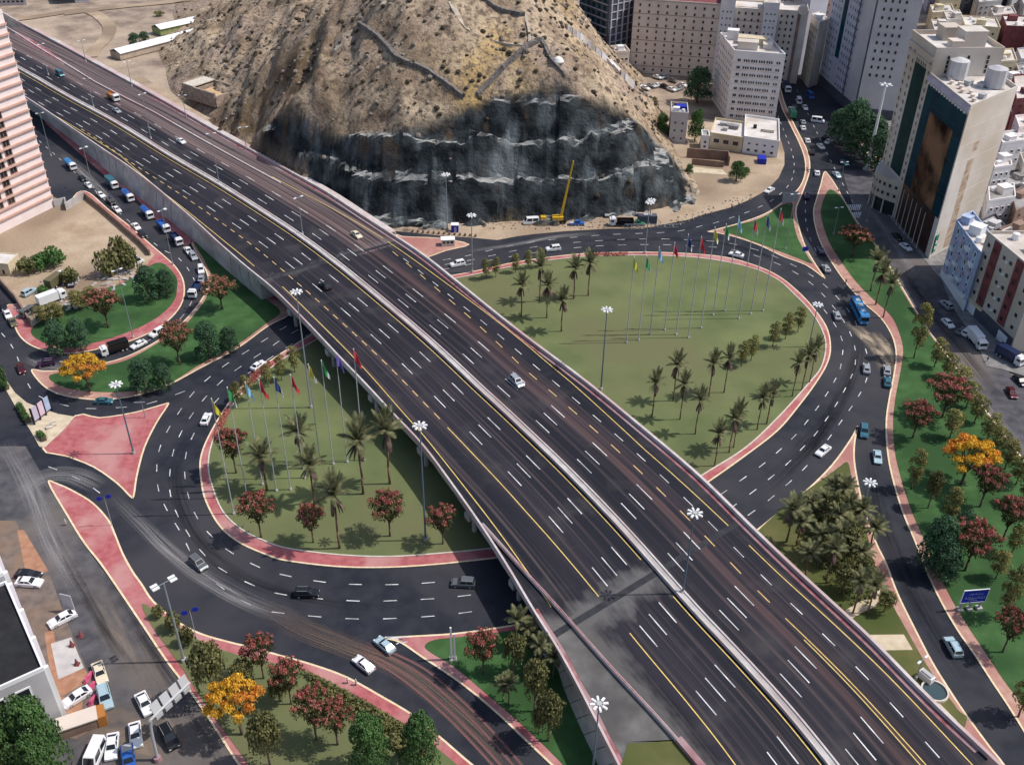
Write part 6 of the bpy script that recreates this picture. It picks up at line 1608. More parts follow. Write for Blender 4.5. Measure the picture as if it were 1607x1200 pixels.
# undergrowth along the garden walkway and loose ground cover in the wedge
def undergrowth(name, px, n, s, m, seed, h=1.4):
    lr.seed(seed); poly = [tuple(p)[:2] for p in GL(px)]; xs = [p[0] for p in poly]; ys = [p[1] for p in poly]; mb = MB(); c = 0
    while c < n:
        x, y = lr.uniform(min(xs), max(xs)), lr.uniform(min(ys), max(ys))
        if not inside(np.array([x]), np.array([y]), poly)[0]: continue
        c += 1; cloud(mb, (x, y, .2 + lr.uniform(.2, h * .6)), (.6, .6, h * .5), 9, s, 0, .3)
    o = mb.build(name, m, kind='stuff'); return o
undergrowth('undergrowth', [(470, 1052), (540, 1086), (610, 1126), (665, 1160), (690, 1195), (640, 1195), (590, 1150), (520, 1100)], 520, .42, M['leaf_olive'], 41)
undergrowth('ground_cover', [(1300, 760), (1330, 745), (1350, 820), (1372, 890), (1390, 950), (1330, 950), (1270, 880), (1240, 830)], 420, .42, M['leaf_olive'], 42, 1.0)
undergrowth('flower_bed', [(352, 645), (362, 640), (352, 668), (343, 690), (335, 692), (342, 668)], 120, .3, M['red_blossom'], 43, .7)
undergrowth('flower_bed', [(395, 590), (420, 568), (428, 572), (400, 602), (392, 604)], 140, .3, M['red_blossom'], 44, .7)
undergrowth('flower_bed', [(932, 399), (985, 398), (985, 402), (932, 403)], 90, .3, M['red_blossom'], 45, .7)
for k in list(PROTO): kill(PROTO[k][0])
# ------------------------------------------------------------------ vehicles
def paint(name, c, metal=.25): 
    m = mat('paint_' + name, c, rough=.28, metal=metal, spec=.5); return m
PN = {n: paint(n, c, mt) for n, c, mt in [('white', (.74, .74, .75), 0), ('silver', (.44, .46, .49), .4), ('grey', (.16, .17, .18), .4), ('dark', (.022, .024, .03), .3), ('black', (.012, .012, .013), .2), ('navy', (.02, .035, .10), .3), ('blue', (.03, .12, .42), .1), ('sky', (.06, .26, .55), .1), ('teal', (.05, .17, .22), .3), ('ice', (.42, .56, .62), .2), ('maroon', (.10, .014, .022), .3), ('red', (.42, .03, .03), .1), ('cream', (.66, .58, .44), 0), ('yellow', (.66, .40, .03), 0), ('orange', (.42, .17, .04), 0), ('green', (.04, .22, .13), .1), ('plum', (.05, .02, .07), .3), ('olive', (.12, .11, .06), 0)]}
def wheel_mesh(r, w):
    mb = MB(); mb.tube((0, -w / 2, 0), (0, w / 2, 0), r, r, 14, 0); mb.tube((0, -w / 2 - .015, 0), (0, w / 2 + .015, 0), r * .58, r * .58, 10, 1)
    return mb.mesh('wheel', [M['rubber'], M['grey_metal']])
WH = wheel_mesh(.34, .24); WHT = wheel_mesh(.5, .36)
def profile_body(mb, prof, w, inset_=.10):
    """side profile (x, z) lofted across the width with rounded shoulders"""
    n = len(prof); zs = [p[1] for p in prof]; zm = max(zs)
    ys = [(-w / 2, 0.0), (-w / 2 + .05, 1), (w / 2 - .05, 1), (w / 2, 0.0)]
    vs = []
    for y, k in ys:
        for x, z in prof:
            q = 1 if k else (.97 if z > .5 else 1.0)
            vs.append((x * (1 if k else .985), y, z if k else z - .05 * (z > .5)))
    fs = []
    for j in range(3):
        for i in range(n):
            fs.append((j * n + i, j * n + (i + 1) % n, (j + 1) * n + (i + 1) % n, (j + 1) * n + i))
    fs += [tuple(range(n)), tuple(range(4 * n - 1, 3 * n - 1, -1))]
    mb.add(vs, fs)
def house_(mb, xb0, xb1, zb, xt0, xt1, zt, wb, wt):
    b = [(xb0, -wb / 2, zb), (xb1, -wb / 2, zb), (xb1, wb / 2, zb), (xb0, wb / 2, zb)]; t = [(xt0, -wt / 2, zt), (xt1, -wt / 2, zt), (xt1, wt / 2, zt), (xt0, wt / 2, zt)]
    mb.add(b + t, [(4, 5, 6, 7), (0, 1, 5, 4), (1, 2, 6, 5), (2, 3, 7, 6), (3, 0, 4, 7)])
def quad_on(b0, b1, t0, t1, out, fa=.06, fb=.94, ga=.12, gb=.9):
    def L(f, g): return (b0.lerp(b1, f)).lerp(t0.lerp(t1, f), g) + out
    return [L(fa, ga), L(fb, ga), L(fb, gb), L(fa, gb)]
CARS = {}
def car_proto(kind, L, w, prof, gh, wheels, wz=.34, pickup=False):
    root = thing(kind, 'x', 'car')
    mb = MB(); profile_body(mb, prof, w)
    xb0, xb1, zb, xt0, xt1, zt, wb, wt = gh
    house_(mb, *gh)
    o = mb.build('body', PN['white'], root); o.material_slots[0].link = 'OBJECT'; o.material_slots[0].material = PN['white']
    V = Vector
    b = [V((xb0, -wb / 2, zb)), V((xb1, -wb / 2, zb)), V((xb1, wb / 2, zb)), V((xb0, wb / 2, zb))]; t = [V((xt0, -wt / 2, zt)), V((xt1, -wt / 2, zt)), V((xt1, wt / 2, zt)), V((xt0, wt / 2, zt))]
    def pane(nm, i, j, fa, fb):
        nrm = (b[j] - b[i]).cross(t[i] - b[i]).normalized()
        mb = MB(); q = quad_on(b[i], b[j], t[i], t[j], nrm * .012, fa, fb); mb.add(q, [(0, 1, 2, 3)]); mb.build(nm, M['car_glass'], root)
    pane('windshield', 1, 2, .06, .94); pane('rear_window', 3, 0, .08, .92)
    for i, j in ((0, 1), (2, 3)):
        pane('side_window', i, j, .08, .47); pane('side_window', i, j, .53, .92)
    for sx in wheels:
        for sy in (-1, 1): inst('wheel', WH, root, (sx, sy * (w / 2 - .12), wz))
    xf = max(p[0] for p in prof); xr = min(p[0] for p in prof)
    for s in (-1, 1):
        mb = MB(); mb.box((xf - .06, s * (w / 2 - .28), .66), (.16, .36, .16)); mb.build('headlight', M['lamp_lens'], root)
        mb = MB(); mb.box((xr + .06, s * (w / 2 - .24), .78), (.14, .30, .18)); mb.build('taillight', M['tail_lens'], root)
    CARS[kind] = root; return root
car_proto('sedan', 4.8, 1.86, [(-2.36, .26), (-2.40, .72), (-2.25, .98), (-1.4, 1.0), (.9, .96), (2.0, .82), (2.36, .60), (2.36, .26)], (-1.95, 1.05, .97, -1.10, .25, 1.44, 1.66, 1.30), (-1.42, 1.45))
r = car_proto('suv', 4.9, 1.95, [(-2.40, .32), (-2.44, .9), (-2.38, 1.12), (.9, 1.10), (2.1, 1.0), (2.40, .75), (2.40, .32)], (-2.34, 1.15, 1.10, -2.05, .35, 1.82, 1.80, 1.52), (-1.45, 1.5), .38)
for s in (-1, 1):
    mb = MB(); mb.tube((-1.8, s * .62, 1.88), (.2, s * .62, 1.88), .03, .03, 5); mb.build('roof_rail', M['grey_metal'], r)
r = car_proto('pickup', 5.2, 1.9, [(-2.6, .34), (-2.6, .95), (-.7, .97), (-.7, 1.02), (1.0, 1.02), (2.2, .95), (2.55, .7), (2.55, .34)], (-.75, 1.25, 1.0, -.60, .55, 1.72, 1.72, 1.44), (-1.6, 1.6), .38)
mb = MB(); mb.box((-1.65, 0, .99), (1.7, 1.55, .06)); mb.build('cargo_bed', M['grey_metal'], r)
car_proto('van', 5.4, 2.0, [(-2.7, .32), (-2.72, 1.1), (1.7, 1.1), (2.5, 1.0), (2.7, .75), (2.7, .32)], (-2.68, 2.1, 1.08, -2.62, 1.45, 2.35, 1.94, 1.72), (-1.8, 1.75))
def truck_proto(kind, cargo):
    root = thing(kind, 'x', 'truck')
    mb = MB(); mb.box((-.6, 0, .75), (7.6, 1.0, .35)); mb.build('chassis', M['black'], root)
    mb = MB(); mb.box((2.85, 0, 1.75), (1.9, 2.4, 2.1)); mb.box((2.6, 0, 2.95), (1.3, 2.2, .35), 0, 0, .85); o = mb.build('cab', PN['white'], root)
    mb = MB(); mb.box((3.81, 0, 2.15), (.04, 2.1, .85)); mb.build('windshield', M['car_glass'], root)
    for s in (-1, 1):
        mb = MB(); mb.box((3.0, s * 1.205, 2.2), (1.0, .03, .7)); mb.build('side_window', M['car_glass'], root)
        mb = MB(); mb.box((3.82, s * .85, 1.0), (.06, .4, .22)); mb.build('headlight', M['lamp_lens'], root)
        for x in (2.9, -2.2, -3.4): inst('wheel', WHT, root, (x, s * 1.0, .5))
    mb = MB()
    if cargo == 'tank':
        vs = []; n = 14
        for x, q in ((-4.3, .75), (-4.1, 1), (1.4, 1), (1.6, .75)):
            for i in range(n): a = 2 * PI * i / n; vs.append((x, math.cos(a) * 1.25 * q, 2.1 + math.sin(a) * 1.05 * q))
        mb.add(vs, [(k * n + i, k * n + (i + 1) % n, (k + 1) * n + (i + 1) % n, (k + 1) * n + i) for k in range(3) for i in range(n)] + [tuple(range(n - 1, -1, -1)), tuple(range(3 * n, 4 * n))])
        mb.box((-1.4, 0, 3.16), (4.6, .5, .1)); mb.tube((-1.4, 0, 3.1), (-1.4, 0, 3.4), .35, .35, 8)
        nm = 'tank'
    elif cargo == 'box': mb.box((-1.4, 0, 2.2), (5.8, 2.45, 2.5)); nm = 'cargo_box'
    else:
        for c, s in (((-1.4, -1.15, 1.75), (5.6, .12, 1.3)), ((-1.4, 1.15, 1.75), (5.6, .12, 1.3)), ((-4.15, 0, 1.75), (.12, 2.4, 1.3)), ((1.35, 0, 1.9), (.12, 2.4, 1.6)), ((-1.4, 0, 1.15), (5.6, 2.4, .12))): mb.box(c, s)
        for k in range(6): mb.box((-3.7 + k * .95, -1.24, 1.75), (.1, .08, 1.3)); mb.box((-3.7 + k * .95, 1.24, 1.75), (.1, .08, 1.3))
        mb.box((-1.4, 0, 1.6), (5.3, 2.1, .8), 0, 0, .7); nm = 'dump_body'
    o = mb.build(nm, PN['blue'], root); o.material_slots[0].link = 'OBJECT'; o.material_slots[0].material = PN['blue']
    CARS[kind] = root
for k, c in (('tanker_truck', 'tank'), ('box_truck', 'box'), ('dump_truck', 'dump')): truck_proto(k, c)
root = thing('bus', 'x', 'bus')
mb = MB(); profile_body(mb, [(-5.9, .4), (-5.95, 2.9), (-5.7, 3.2), (5.6, 3.2), (5.95, 2.7), (6.0, .4)], 2.5); o = mb.build('body', PN['sky'], root); o.material_slots[0].link = 'OBJECT'; o.material_slots[0].material = PN['sky']
for s in (-1, 1):
    for k in range(7): mb = MB(); mb.box((-4.9 + k * 1.5, s * 1.252, 2.2), (1.3, .03, .95)); mb.build('side_window', M['car_glass'], root)
    for x in (3.7, -3.2): inst('wheel', WHT, root, (x, s * 1.1, .5))
    mb = MB(); mb.box((6.0, s * .85, .9), (.06, .4, .22)); mb.build('headlight', M['lamp_lens'], root)
mb = MB(); mb.box((5.96, 0, 2.1), (.08, 2.2, 1.2)); mb.build('windshield', M['car_glass'], root)
mb = MB(); mb.box((-5.95, 0, 2.3), (.06, 2.0, .8)); mb.build('rear_window', M['car_glass'], root)
for x in (-3, 0, 3): mb = MB(); mb.box((x, 0, 3.3), (1.6, 1.4, .25)); mb.build('roof_unit', PN['ice'], root)
CARS['bus'] = root

def veh(kind, u, v, du, dv, col, label, group, z=0.0, sc=1.1, cat_=None):
    a, b = G(u, v, z), G(u + du * .2, v + dv * .2, z); d = b - a
    o = dup(CARS[kind], (a.x, a.y, z + .03), math.atan2(d.y, d.x), label, group, (sc, sc, sc), PN[col])
    o['category'] = cat_ or {'sedan': 'car', 'suv': 'car', 'pickup': 'pickup truck', 'van': 'van', 'bus': 'bus'}.get(kind, 'truck')
    return o
g1 = 'traffic on the highway'
for k, u, v, du, dv, c, l in [('van', 95, 119, 30, 19, 'teal', 'teal van on the far highway carriageway, farthest up'), ('dump_truck', 179, 157, 30, 19, 'orange', 'orange brown dump truck on the far carriageway'), ('sedan', 184, 176, 30, 19, 'silver', 'silver car beside the orange dump truck'), ('sedan', 285, 224, 30, 19, 'white', 'white car alone on the far carriageway, above the lamp row'),
    ('sedan', 560, 371, 30, 24, 'cream', 'cream white car on the brown tyre streaks by the bridge joint'), ('sedan', 511, 451, -30, -25, 'dark', 'dark car on the near carriageway of the bridge'), ('suv', 811, 602, 30, 30, 'silver', 'silver car in the middle of the far carriageway')]:
    veh(k, u, v, du, dv, c, l, g1, ZD)
g2 = 'traffic on the ring road'
for k, u, v, du, dv, c, l in [('suv', 312, 887, 14, 13, 'grey', 'grey off-roader at the end of the pale tyre trail'), ('suv', 482, 934, 20, 0, 'dark', 'dark blue car heading under the flyover, lower ring'), ('suv', 727, 918, -20, -1, 'grey', 'grey car coming out of the underpass'), ('sedan', 604, 1015, -20, -17, 'ice', 'pale blue car beside the painted chevron'), ('sedan', 571, 1045, -20, -16, 'white', 'white car with dark windows on the slip road'),
    ('sedan', 324, 660, 6, -14, 'white', 'white car curving round the left lawn'), ('sedan', 406, 576, 14, -10, 'white', 'white car by the red flower bed near the underpass'), ('suv', 718, 417, -20, 4, 'white', 'white jeep just emerging by the flyover parapet'), ('suv', 868, 393, -20, 2, 'white', 'white and green jeep on the upper ring'), ('sedan', 1155, 402, -20, -5, 'white', 'white car behind the flag poles on the upper ring'),
    ('sedan', 1296, 424, -8, -14, 'silver', 'silver car at the wedge island tip'), ('sedan', 1288, 396, -6, -14, 'navy', 'dark blue car on the narrow road above the wedge tip'), ('sedan', 1266, 310, 1, -16, 'plum', 'dark purple car on the narrow road beside the median'), ('sedan', 1207, 301, -10, 6, 'white', 'white car on the bend below the bare plot'), ('sedan', 1313, 498, -5, -14, 'silver', 'silver car left of the blue bus'), ('bus', 1347, 494, 10, 20, 'sky', 'bright blue bus on the right side of the ring'),
    ('sedan', 1359, 581, -1, -16, 'silver', 'silver blue car below the blue bus'), ('sedan', 1391, 584, -1, -16, 'silver', 'silver car stopped by the park kerb'), ('sedan', 1392, 602, -1, -16, 'teal', 'teal car stopped behind the silver one at the park kerb'), ('sedan', 1291, 710, -12, 10, 'white', 'white car passing the palm wedge tip'), ('suv', 1355, 680, 1, 16, 'teal', 'teal car just right of the palm wedge tip'), ('sedan', 1376, 720, 2, 16, 'ice', 'pale car on the slip road beside the park'), ('suv', 1494, 1018, -9, -16, 'ice', 'pale off-roader with pink rear on the lower slip road')]:
    veh(k, u, v, du, dv, c, l, g2)
g3 = 'vehicles on the city streets'
for k, u, v, du, dv, c, l in [('sedan', 1408, 374, 14, 12, 'black', 'black car below the mast fronted building'), ('sedan', 1421, 390, 14, 10, 'white', 'white car by the red shop front'), ('suv', 1484, 481, -14, -12, 'silver', 'silver off-roader facing the cream flats'), ('sedan', 1487, 510, 14, 14, 'white', 'white car double parked on the street'), ('sedan', 1508, 522, 12, -10, 'grey', 'grey car in the parking row by the flats'), ('suv', 1517, 524, 12, -10, 'white', 'white off-roader in the parking row by the flats'), ('box_truck', 1531, 540, 10, 12, 'white', 'small white box truck parked at the flats'), ('box_truck', 1584, 566, 14, 8, 'navy', 'navy truck parked at the street corner'), ('sedan', 1604, 570, 10, 4, 'white', 'white car half out of frame by the navy truck'), ('sedan', 1600, 600, 10, 10, 'dark', 'dark car at the frame edge below the corner'), ('sedan', 1587, 619, 6, 12, 'maroon', 'dark red car alone on the pale forecourt'),
    ('sedan', 1325, 258, 10, 8, 'teal', 'greenish car turning by the street lamp'), ('sedan', 1313, 277, 8, 8, 'ice', 'pale car beside the pink park tip'), ('sedan', 1282, 274, -1, -14, 'white', 'white car on the narrow road near the park tip'), ('sedan', 1274, 241, -3, -12, 'dark', 'dark car entering the narrow road'), ('sedan', 1288, 232, 8, 8, 'white', 'white car in the open junction, lower one'), ('sedan', 1300, 224, 8, -6, 'white', 'white car at the edge of the dark trees'), ('sedan', 1296, 217, 8, -5, 'dark', 'dark car at the edge of the dark trees'), ('sedan', 1267, 223, -4, -12, 'white', 'white car at the top of the median'), ('sedan', 1260, 203, -4, -12, 'white', 'white car behind the green truck, lower one'), ('sedan', 1260, 194, -4, -12, 'silver', 'silver car behind the green truck, upper one'), ('van', 1283, 192, 16, 2, 'white', 'white minibus crossing the junction'), ('box_truck', 1242, 183, -6, -14, 'green', 'green truck on the street past the offices'), ('sedan', 1263, 171, 6, 10, 'white', 'white car below the parked white bus'), ('van', 1253, 161, -4, -12, 'white', 'white bus parked up the street'), ('sedan', 1247, 170, -4, -10, 'dark', 'dark car left of the parked bus'), ('box_truck', 1234, 143, 8, 14, 'navy', 'dark blue truck up the street by the offices'), ('van', 1271, 153, 6, 6, 'blue', 'blue van by the slender block'), ('sedan', 1240, 107, 6, 10, 'white', 'white car far up the street'), ('sedan', 1246, 114, 6, 8, 'silver', 'silver car far up the street, next to the arcade')]:
    veh(k, u, v, du, dv, c, l, g3)
g4 = 'parked cars below the beige hotel'
for u, v, du, c, l in [(1003, 136, 8, 'white', 'white parked car at the end of the white hill wall'), (1013, 140, 8, 'white', 'second white parked car from the hill wall'), (1022, 136, 8, 'silver', 'silver parked car in the middle of the hotel lot'), (1031, 136, -8, 'white', 'white parked car beside the silver one in the hotel lot'), (1032, 123, 9, 'white', 'white parked car right under the hotel, left one'), (1041, 123, -9, 'ice', 'pale parked car right under the hotel, right one'), (1054, 142, 8, 'white', 'white parked car nearest the slim house'), (1066, 141, -8, 'silver', 'silver parked car beside the big dark tree'), (1071, 135, 8, 'white', 'white parked car touching the big dark tree'), (1042, 137, 9, 'black', 'black parked car in the hotel lot'), (1056, 128, 9, 'grey', 'grey parked car behind the row in the hotel lot')]:
    veh('sedan', u, v, du, 3, c, l, g4)
g5 = 'queue on the left service road'
for k, u, v, du, dv, c, l in [('tanker_truck', 112, 264, 16, 14, 'sky', 'blue tanker parked highest on the service road'), ('sedan', 130, 282, 14, 12, 'dark', 'dark car with white roof on the service road pavement'), ('sedan', 140, 293, 14, 12, 'white', 'white car behind the dark one on the service road'), ('sedan', 159, 308, 14, 12, 'white', 'white car first in the lower parked row'), ('suv', 175, 319, 14, 12, 'black', 'black car in the lower parked row'), ('sedan', 184, 331, 14, 12, 'white', 'white car last in the lower parked row'), ('box_truck', 177, 293, 16, 14, 'teal', 'small teal truck beside the retaining wall'), ('tanker_truck', 202, 313, 16, 15, 'blue', 'first big blue tanker in the queue'), ('tanker_truck', 232, 340, 16, 15, 'blue', 'second big blue tanker in the queue'), ('dump_truck', 258, 361, 16, 16, 'blue', 'blue dump truck behind the tankers'), ('dump_truck', 278, 381, 15, 17, 'navy', 'dark blue dump truck leading the heavy queue'), ('pickup', 296, 396, 10, 14, 'white', 'white pickup in front of the dark blue truck'), ('suv', 304, 405, 9, 14, 'silver', 'silver off-roader in front of the white pickup'), ('pickup', 214, 358, 14, 14, 'white', 'white topped pickup parked by the plot wall'), ('sedan', 224, 370, 14, 14, 'dark', 'dark car parked ahead of the white topped pickup'),
    ('suv', 316, 426, 2, 14, 'white', 'white off-roader at the start of the loop bend'), ('sedan', 316, 441, -1, 14, 'silver', 'silver car in the loop bend'), ('dump_truck', 307, 461, -8, 14, 'navy', 'dark truck with pale stripe in the loop bend'), ('suv', 247, 525, -14, 8, 'white', 'white off-roader on the lower part of the loop'), ('sedan', 218, 543, -14, 7, 'white', 'white car following the black and yellow truck'), ('box_truck', 180, 553, -16, 5, 'black', 'black and yellow truck on the loop'), ('suv', 73, 573, -16, 2, 'plum', 'dark plum car at the mouth of the loop'), ('sedan', 34, 581, 6, 14, 'maroon', 'maroon car on the road left of the loop'), ('sedan', 6, 483, 6, 12, 'dark', 'dark car at the left frame edge'), ('sedan', 13, 496, 6, 12, 'white', 'white car parked behind the dark one at the left edge'), ('pickup', 21, 508, 6, 12, 'olive', 'olive pickup parked at the end of the plot wall'), ('sedan', 164, 632, 16, 0, 'teal', 'dark teal car above the red triangle')]:
    veh(k, u, v, du, dv, c, l, g5, sc=1.0 if 'truck' in k else 1.05)
g6 = 'cars in the lower left forecourt'
for k, u, v, du, dv, c, l in [('sedan', 158, 1059, 7, 22, 'cream', 'cream car parked beside the pink barrier'), ('suv', 166, 1098, 6, 22, 'ice', 'pale off-roader parked behind the cream car'), ('sedan', 122, 1097, -16, 10, 'white', 'white car parked across the forecourt'), ('sedan', 228, 1107, 9, 18, 'white', 'white car driving toward the sign gantry'), ('sedan', 214, 1156, 2, 20, 'white', 'white car in front of the blue one at the bottom'), ('sedan', 177, 1174, -2, 20, 'white', 'white car beside the van at the bottom'), ('suv', 266, 1160, 10, 18, 'black', 'black car by the gantry foot'), ('pickup', 203, 1194, 3, 20, 'blue', 'bright blue pickup cut by the lower edge'), ('van', 150, 1190, -8, 18, 'white', 'white van at the lower edge'), ('sedan', 99, 974, -16, 8, 'white', 'white car next to the grey sign panel'), ('sedan', 46, 905, 16, 2, 'dark', 'dark car parked at the black roofed building'), ('sedan', 47, 917, 16, 1, 'white', 'white car parked beside the dark one at the building')]:
    veh(k, u, v, du, dv, c, l, g6, z=.02, sc=1.22)
g7 = 'machines at the cliff foot'
veh('van', 833, 351, -16, 1, 'white', 'white van at the foot of the rock face', g7, .1); veh('sedan', 928, 338, -16, 1, 'red', 'red car at the foot of the rock face', g7, .1); veh('pickup', 905, 353, 16, 0, 'blue', 'blue pickup at the foot of the rock face', g7, .1); veh('dump_truck', 974, 354, -16, 0, 'black', 'black flatbed at the foot of the rock face', g7, .1); veh('pickup', 1000, 353, 16, 0, 'green', 'green pickup beside the black flatbed', g7, .1)
g8 = 'wrecks on the sandy plot'
veh('box_truck', 92, 446, 14, -10, 'olive', 'derelict truck with a grey load on the sandy plot', g8, .22); veh('box_truck', 84, 474, 16, -6, 'white', 'derelict white and blue truck behind the loop lawn', g8, .22); veh('suv', 47, 461, 14, -8, 'ice', 'derelict pale car on the left of the plot', g8, .22); veh('van', 213, 415, 14, -6, 'white', 'white van parked by the olive bushes', g8, .22); veh('pickup', 113, 446, 2, -12, 'navy', 'dark blue wreck standing on end near the brush heap', g8, .22)
veh('van', 47, 493, 14, -8, 'grey', 'grey wreck in the corner of the plot', g8, .22)
for k in list(CARS): kill(CARS[k])

# yellow mobile crane
p = G(868, 350, .1); t = thing('mobile_crane', 'yellow mobile crane with its boom raised against the rock face', 'crane', p, .05)
mb = MB(); mb.box((0, 0, 1.1), (9.5, 2.6, .9)); mb.build('chassis', M['black'], t)
mb = MB(); mb.box((-3.7, 0, 2.1), (2.2, 2.5, 1.6), 0, 0, .9); mb.build('cab', PN['yellow'], t)
mb = MB(); mb.box((-4.75, 0, 2.3), (.12, 2.0, .8)); mb.build('windshield', M['car_glass'], t)
mb = MB(); mb.box((1.6, 0, 2.2), (4.0, 2.5, 1.3)); mb.tube((1.6, 0, 1.5), (1.6, 0, 1.7), 1.4, 1.4, 12); mb.build('turntable', PN['yellow'], t)
hb2 = tall(870, 350, 255, .1)
for k, (f0, f1, ww) in enumerate(((0, .4, .95), (.38, .72, .75), (.7, 1.0, .55))):
    mb = MB(); a, b = Vector((2.8, 0, 2.4)), Vector((6.6, 1.2, hb2)); mb.tube(a.lerp(b, f0), a.lerp(b, f1), ww * .7, ww * .62, 4); mb.build('boom_section', PN['yellow'], t)
mb = MB(); mb.tube((6.5, 1.1, hb2 * .98), (6.5, 1.1, hb2 * .55), .05, .05, 4); mb.build('hoist_rope', M['black'], t)
for s in (-1, 1):
    for x in (-3.6, -2.2, 2.0, 3.4): inst('wheel', WHT, t, (x, s * 1.1, .5))
# ------------------------------------------------------------------ lamps
def mast(u, v, vt, label, group, z=0.0, heads=8, r=.24, size=.88, m=None):
    h = tall(u, v, vt, z); p = G(u, v, z); t = thing('lamp_mast', label, 'street lamp', p, lr.uniform(0, 1), group)
    m = m or M['steel']
    mb = MB(); mb.tube((0, 0, 0), (0, 0, h * .5), r, r * .75, 8); mb.tube((0, 0, h * .5), (0, 0, h), r * .75, r * .45, 8); mb.build('pole', m, t)
    mb = MB(); mb.tube((0, 0, 0), (0, 0, .9), r * 2.2, r * 1.9, 8); mb.build('footing', M['concrete'], t)
    if heads >= 6:
        mb = MB(); mb.tube((0, 0, h - .25), (0, 0, h + .25), .55 * size, .55 * size, 10); mb.build('head_ring', M['grey_metal'], t)
        mh = MB(); mh.tube((.4 * size, 0, 0), (.75 * size, 0, .05), .07, .07, 4); mh.box((1.32 * size, 0, .06), (1.15 * size, .50 * size, .26), 0, 0, .8); me = mh.mesh('lamp_head', M['white_metal'])
        for k in range(heads): inst('lamp_head', me, t, (0, 0, h), (0, 0, 2 * PI * k / heads))
    else:
        mb = MB(); mb.tube((-1.6 * size, 0, h), (1.6 * size, 0, h + .1), .07, .07, 5); mb.build('arm', m, t)
        mh = MB(); mh.box((0, 0, 0), (1.15 * size, .5 * size, .24)); me = mh.mesh('lamp_head', M['white_metal'])
        for k in range(heads):
            s = -1 if k % 2 else 1; inst('lamp_head', me, t, (s * (1.5 + .0) * size, (k // 2) * .8 * size - .4 * (heads > 2) * size, h + .1))
    return t
gm = 'tall lamps with a crown of floodlights'
for u, v, vt, z, l, m in [(668, 848, 668, 0, 'lamp mast on the left lawn between two red trees', 'steel_blue'), (488, 640, 458, 0, 'lamp mast at the flyover edge beside the red flag', 'steel'), (943, 612, 486, 0, 'lamp mast on the right lawn beside the flag shadows', 'steel_blue'), (741, 428, 338, 0, 'lamp mast at the top kerb next to the flyover', 'steel'), (1012, 398, 318, 0, 'lamp mast behind the flag poles at the cliff road', 'steel'), (1019, 352, 314, 0, 'second lamp mast right behind it on the sandy verge', 'steel'), (702, 361, 274, 0, 'lamp mast in front of the rock face, left', 'steel'), (506, 292, 228, 0, 'lamp mast at the left end of the rock face', 'steel'),
    (1071, 931, 805, ZD, 'lamp mast on the highway median near the lower joint', 'steel_blue'), (1345, 830, 757, 0, 'lamp mast with white head on the palm wedge walkway', 'steel'), (1269, 545, 478, 0, 'lamp mast at the right end of the right lawn', 'steel'), (928, 1230, 1104, 0, 'lamp mast at the ramp wall by the lower edge', 'steel_blue'), (210, 712, 603, 0, 'lamp mast standing in the red triangle', 'steel_blue')]:
    mast(u, v, vt, l, gm, z, m=M[m])
gs = 'double armed lamps of the highway'
for u, v, vt, z, l in [(475, 368, 310, ZD, 'double armed lamp on the median nearest the bridge joint'), (344, 288, 210, ZD, 'double armed lamp on the median second up from the bridge'), (237, 218, 148, ZD, 'double armed lamp on the median third up from the bridge'), (147, 168, 124, ZD, 'double armed lamp on the median fourth up from the bridge'), (76, 118, 70, ZD, 'double armed lamp on the median farthest up'), (207, 136, 97, ZD, 'double armed lamp on the far edge below the long shed'), (135, 97, 64, ZD, 'double armed lamp on the far edge above the shed lamp'), (292, 184, 150, ZD, 'double armed lamp on the far edge by the ruined house'), (387, 235, 200, ZD, 'double armed lamp on the far edge nearest the rock face')]:
    mast(u, v, vt, l, gs, z, 2, .17, .9)
gl2 = 'street lamps of the side roads'
for u, v, vt, n, l in [(271, 415, 330, 3, 'street lamp on the loop bend with three heads'), (146, 295, 232, 3, 'street lamp by the service road parking'), (80, 245, 178, 2, 'street lamp beside the pink tower'), (209, 530, 424, 2, 'street lamp on the loop lawn beside the rust tree'), (1232, 391, 305, 2, 'thin lamp standing on the wedge lawn'), (1316, 300, 255, 2, 'street lamp near the pink park tip'), (1360, 348, 255, 2, 'dark street lamp on the right street by the copper tree'), (1308, 368, 326, 2, 'thin leaning lamp on the upper park lawn'), (1437, 1065, 1035, 2, 'short grey pole beside the lower beige path')]:
    mast(u, v, vt, l, gl2, .1, n, .15, .8)
mast(289, 1037, 915, 'tall street lamp with four white heads in the garden tip', gl2, .15, 4, .30, 1.2)
mast(1360, 266, 133, 'very tall thick white mast by the dark trees', gm, .1, 6, .75, 1.4, M['white_metal'])

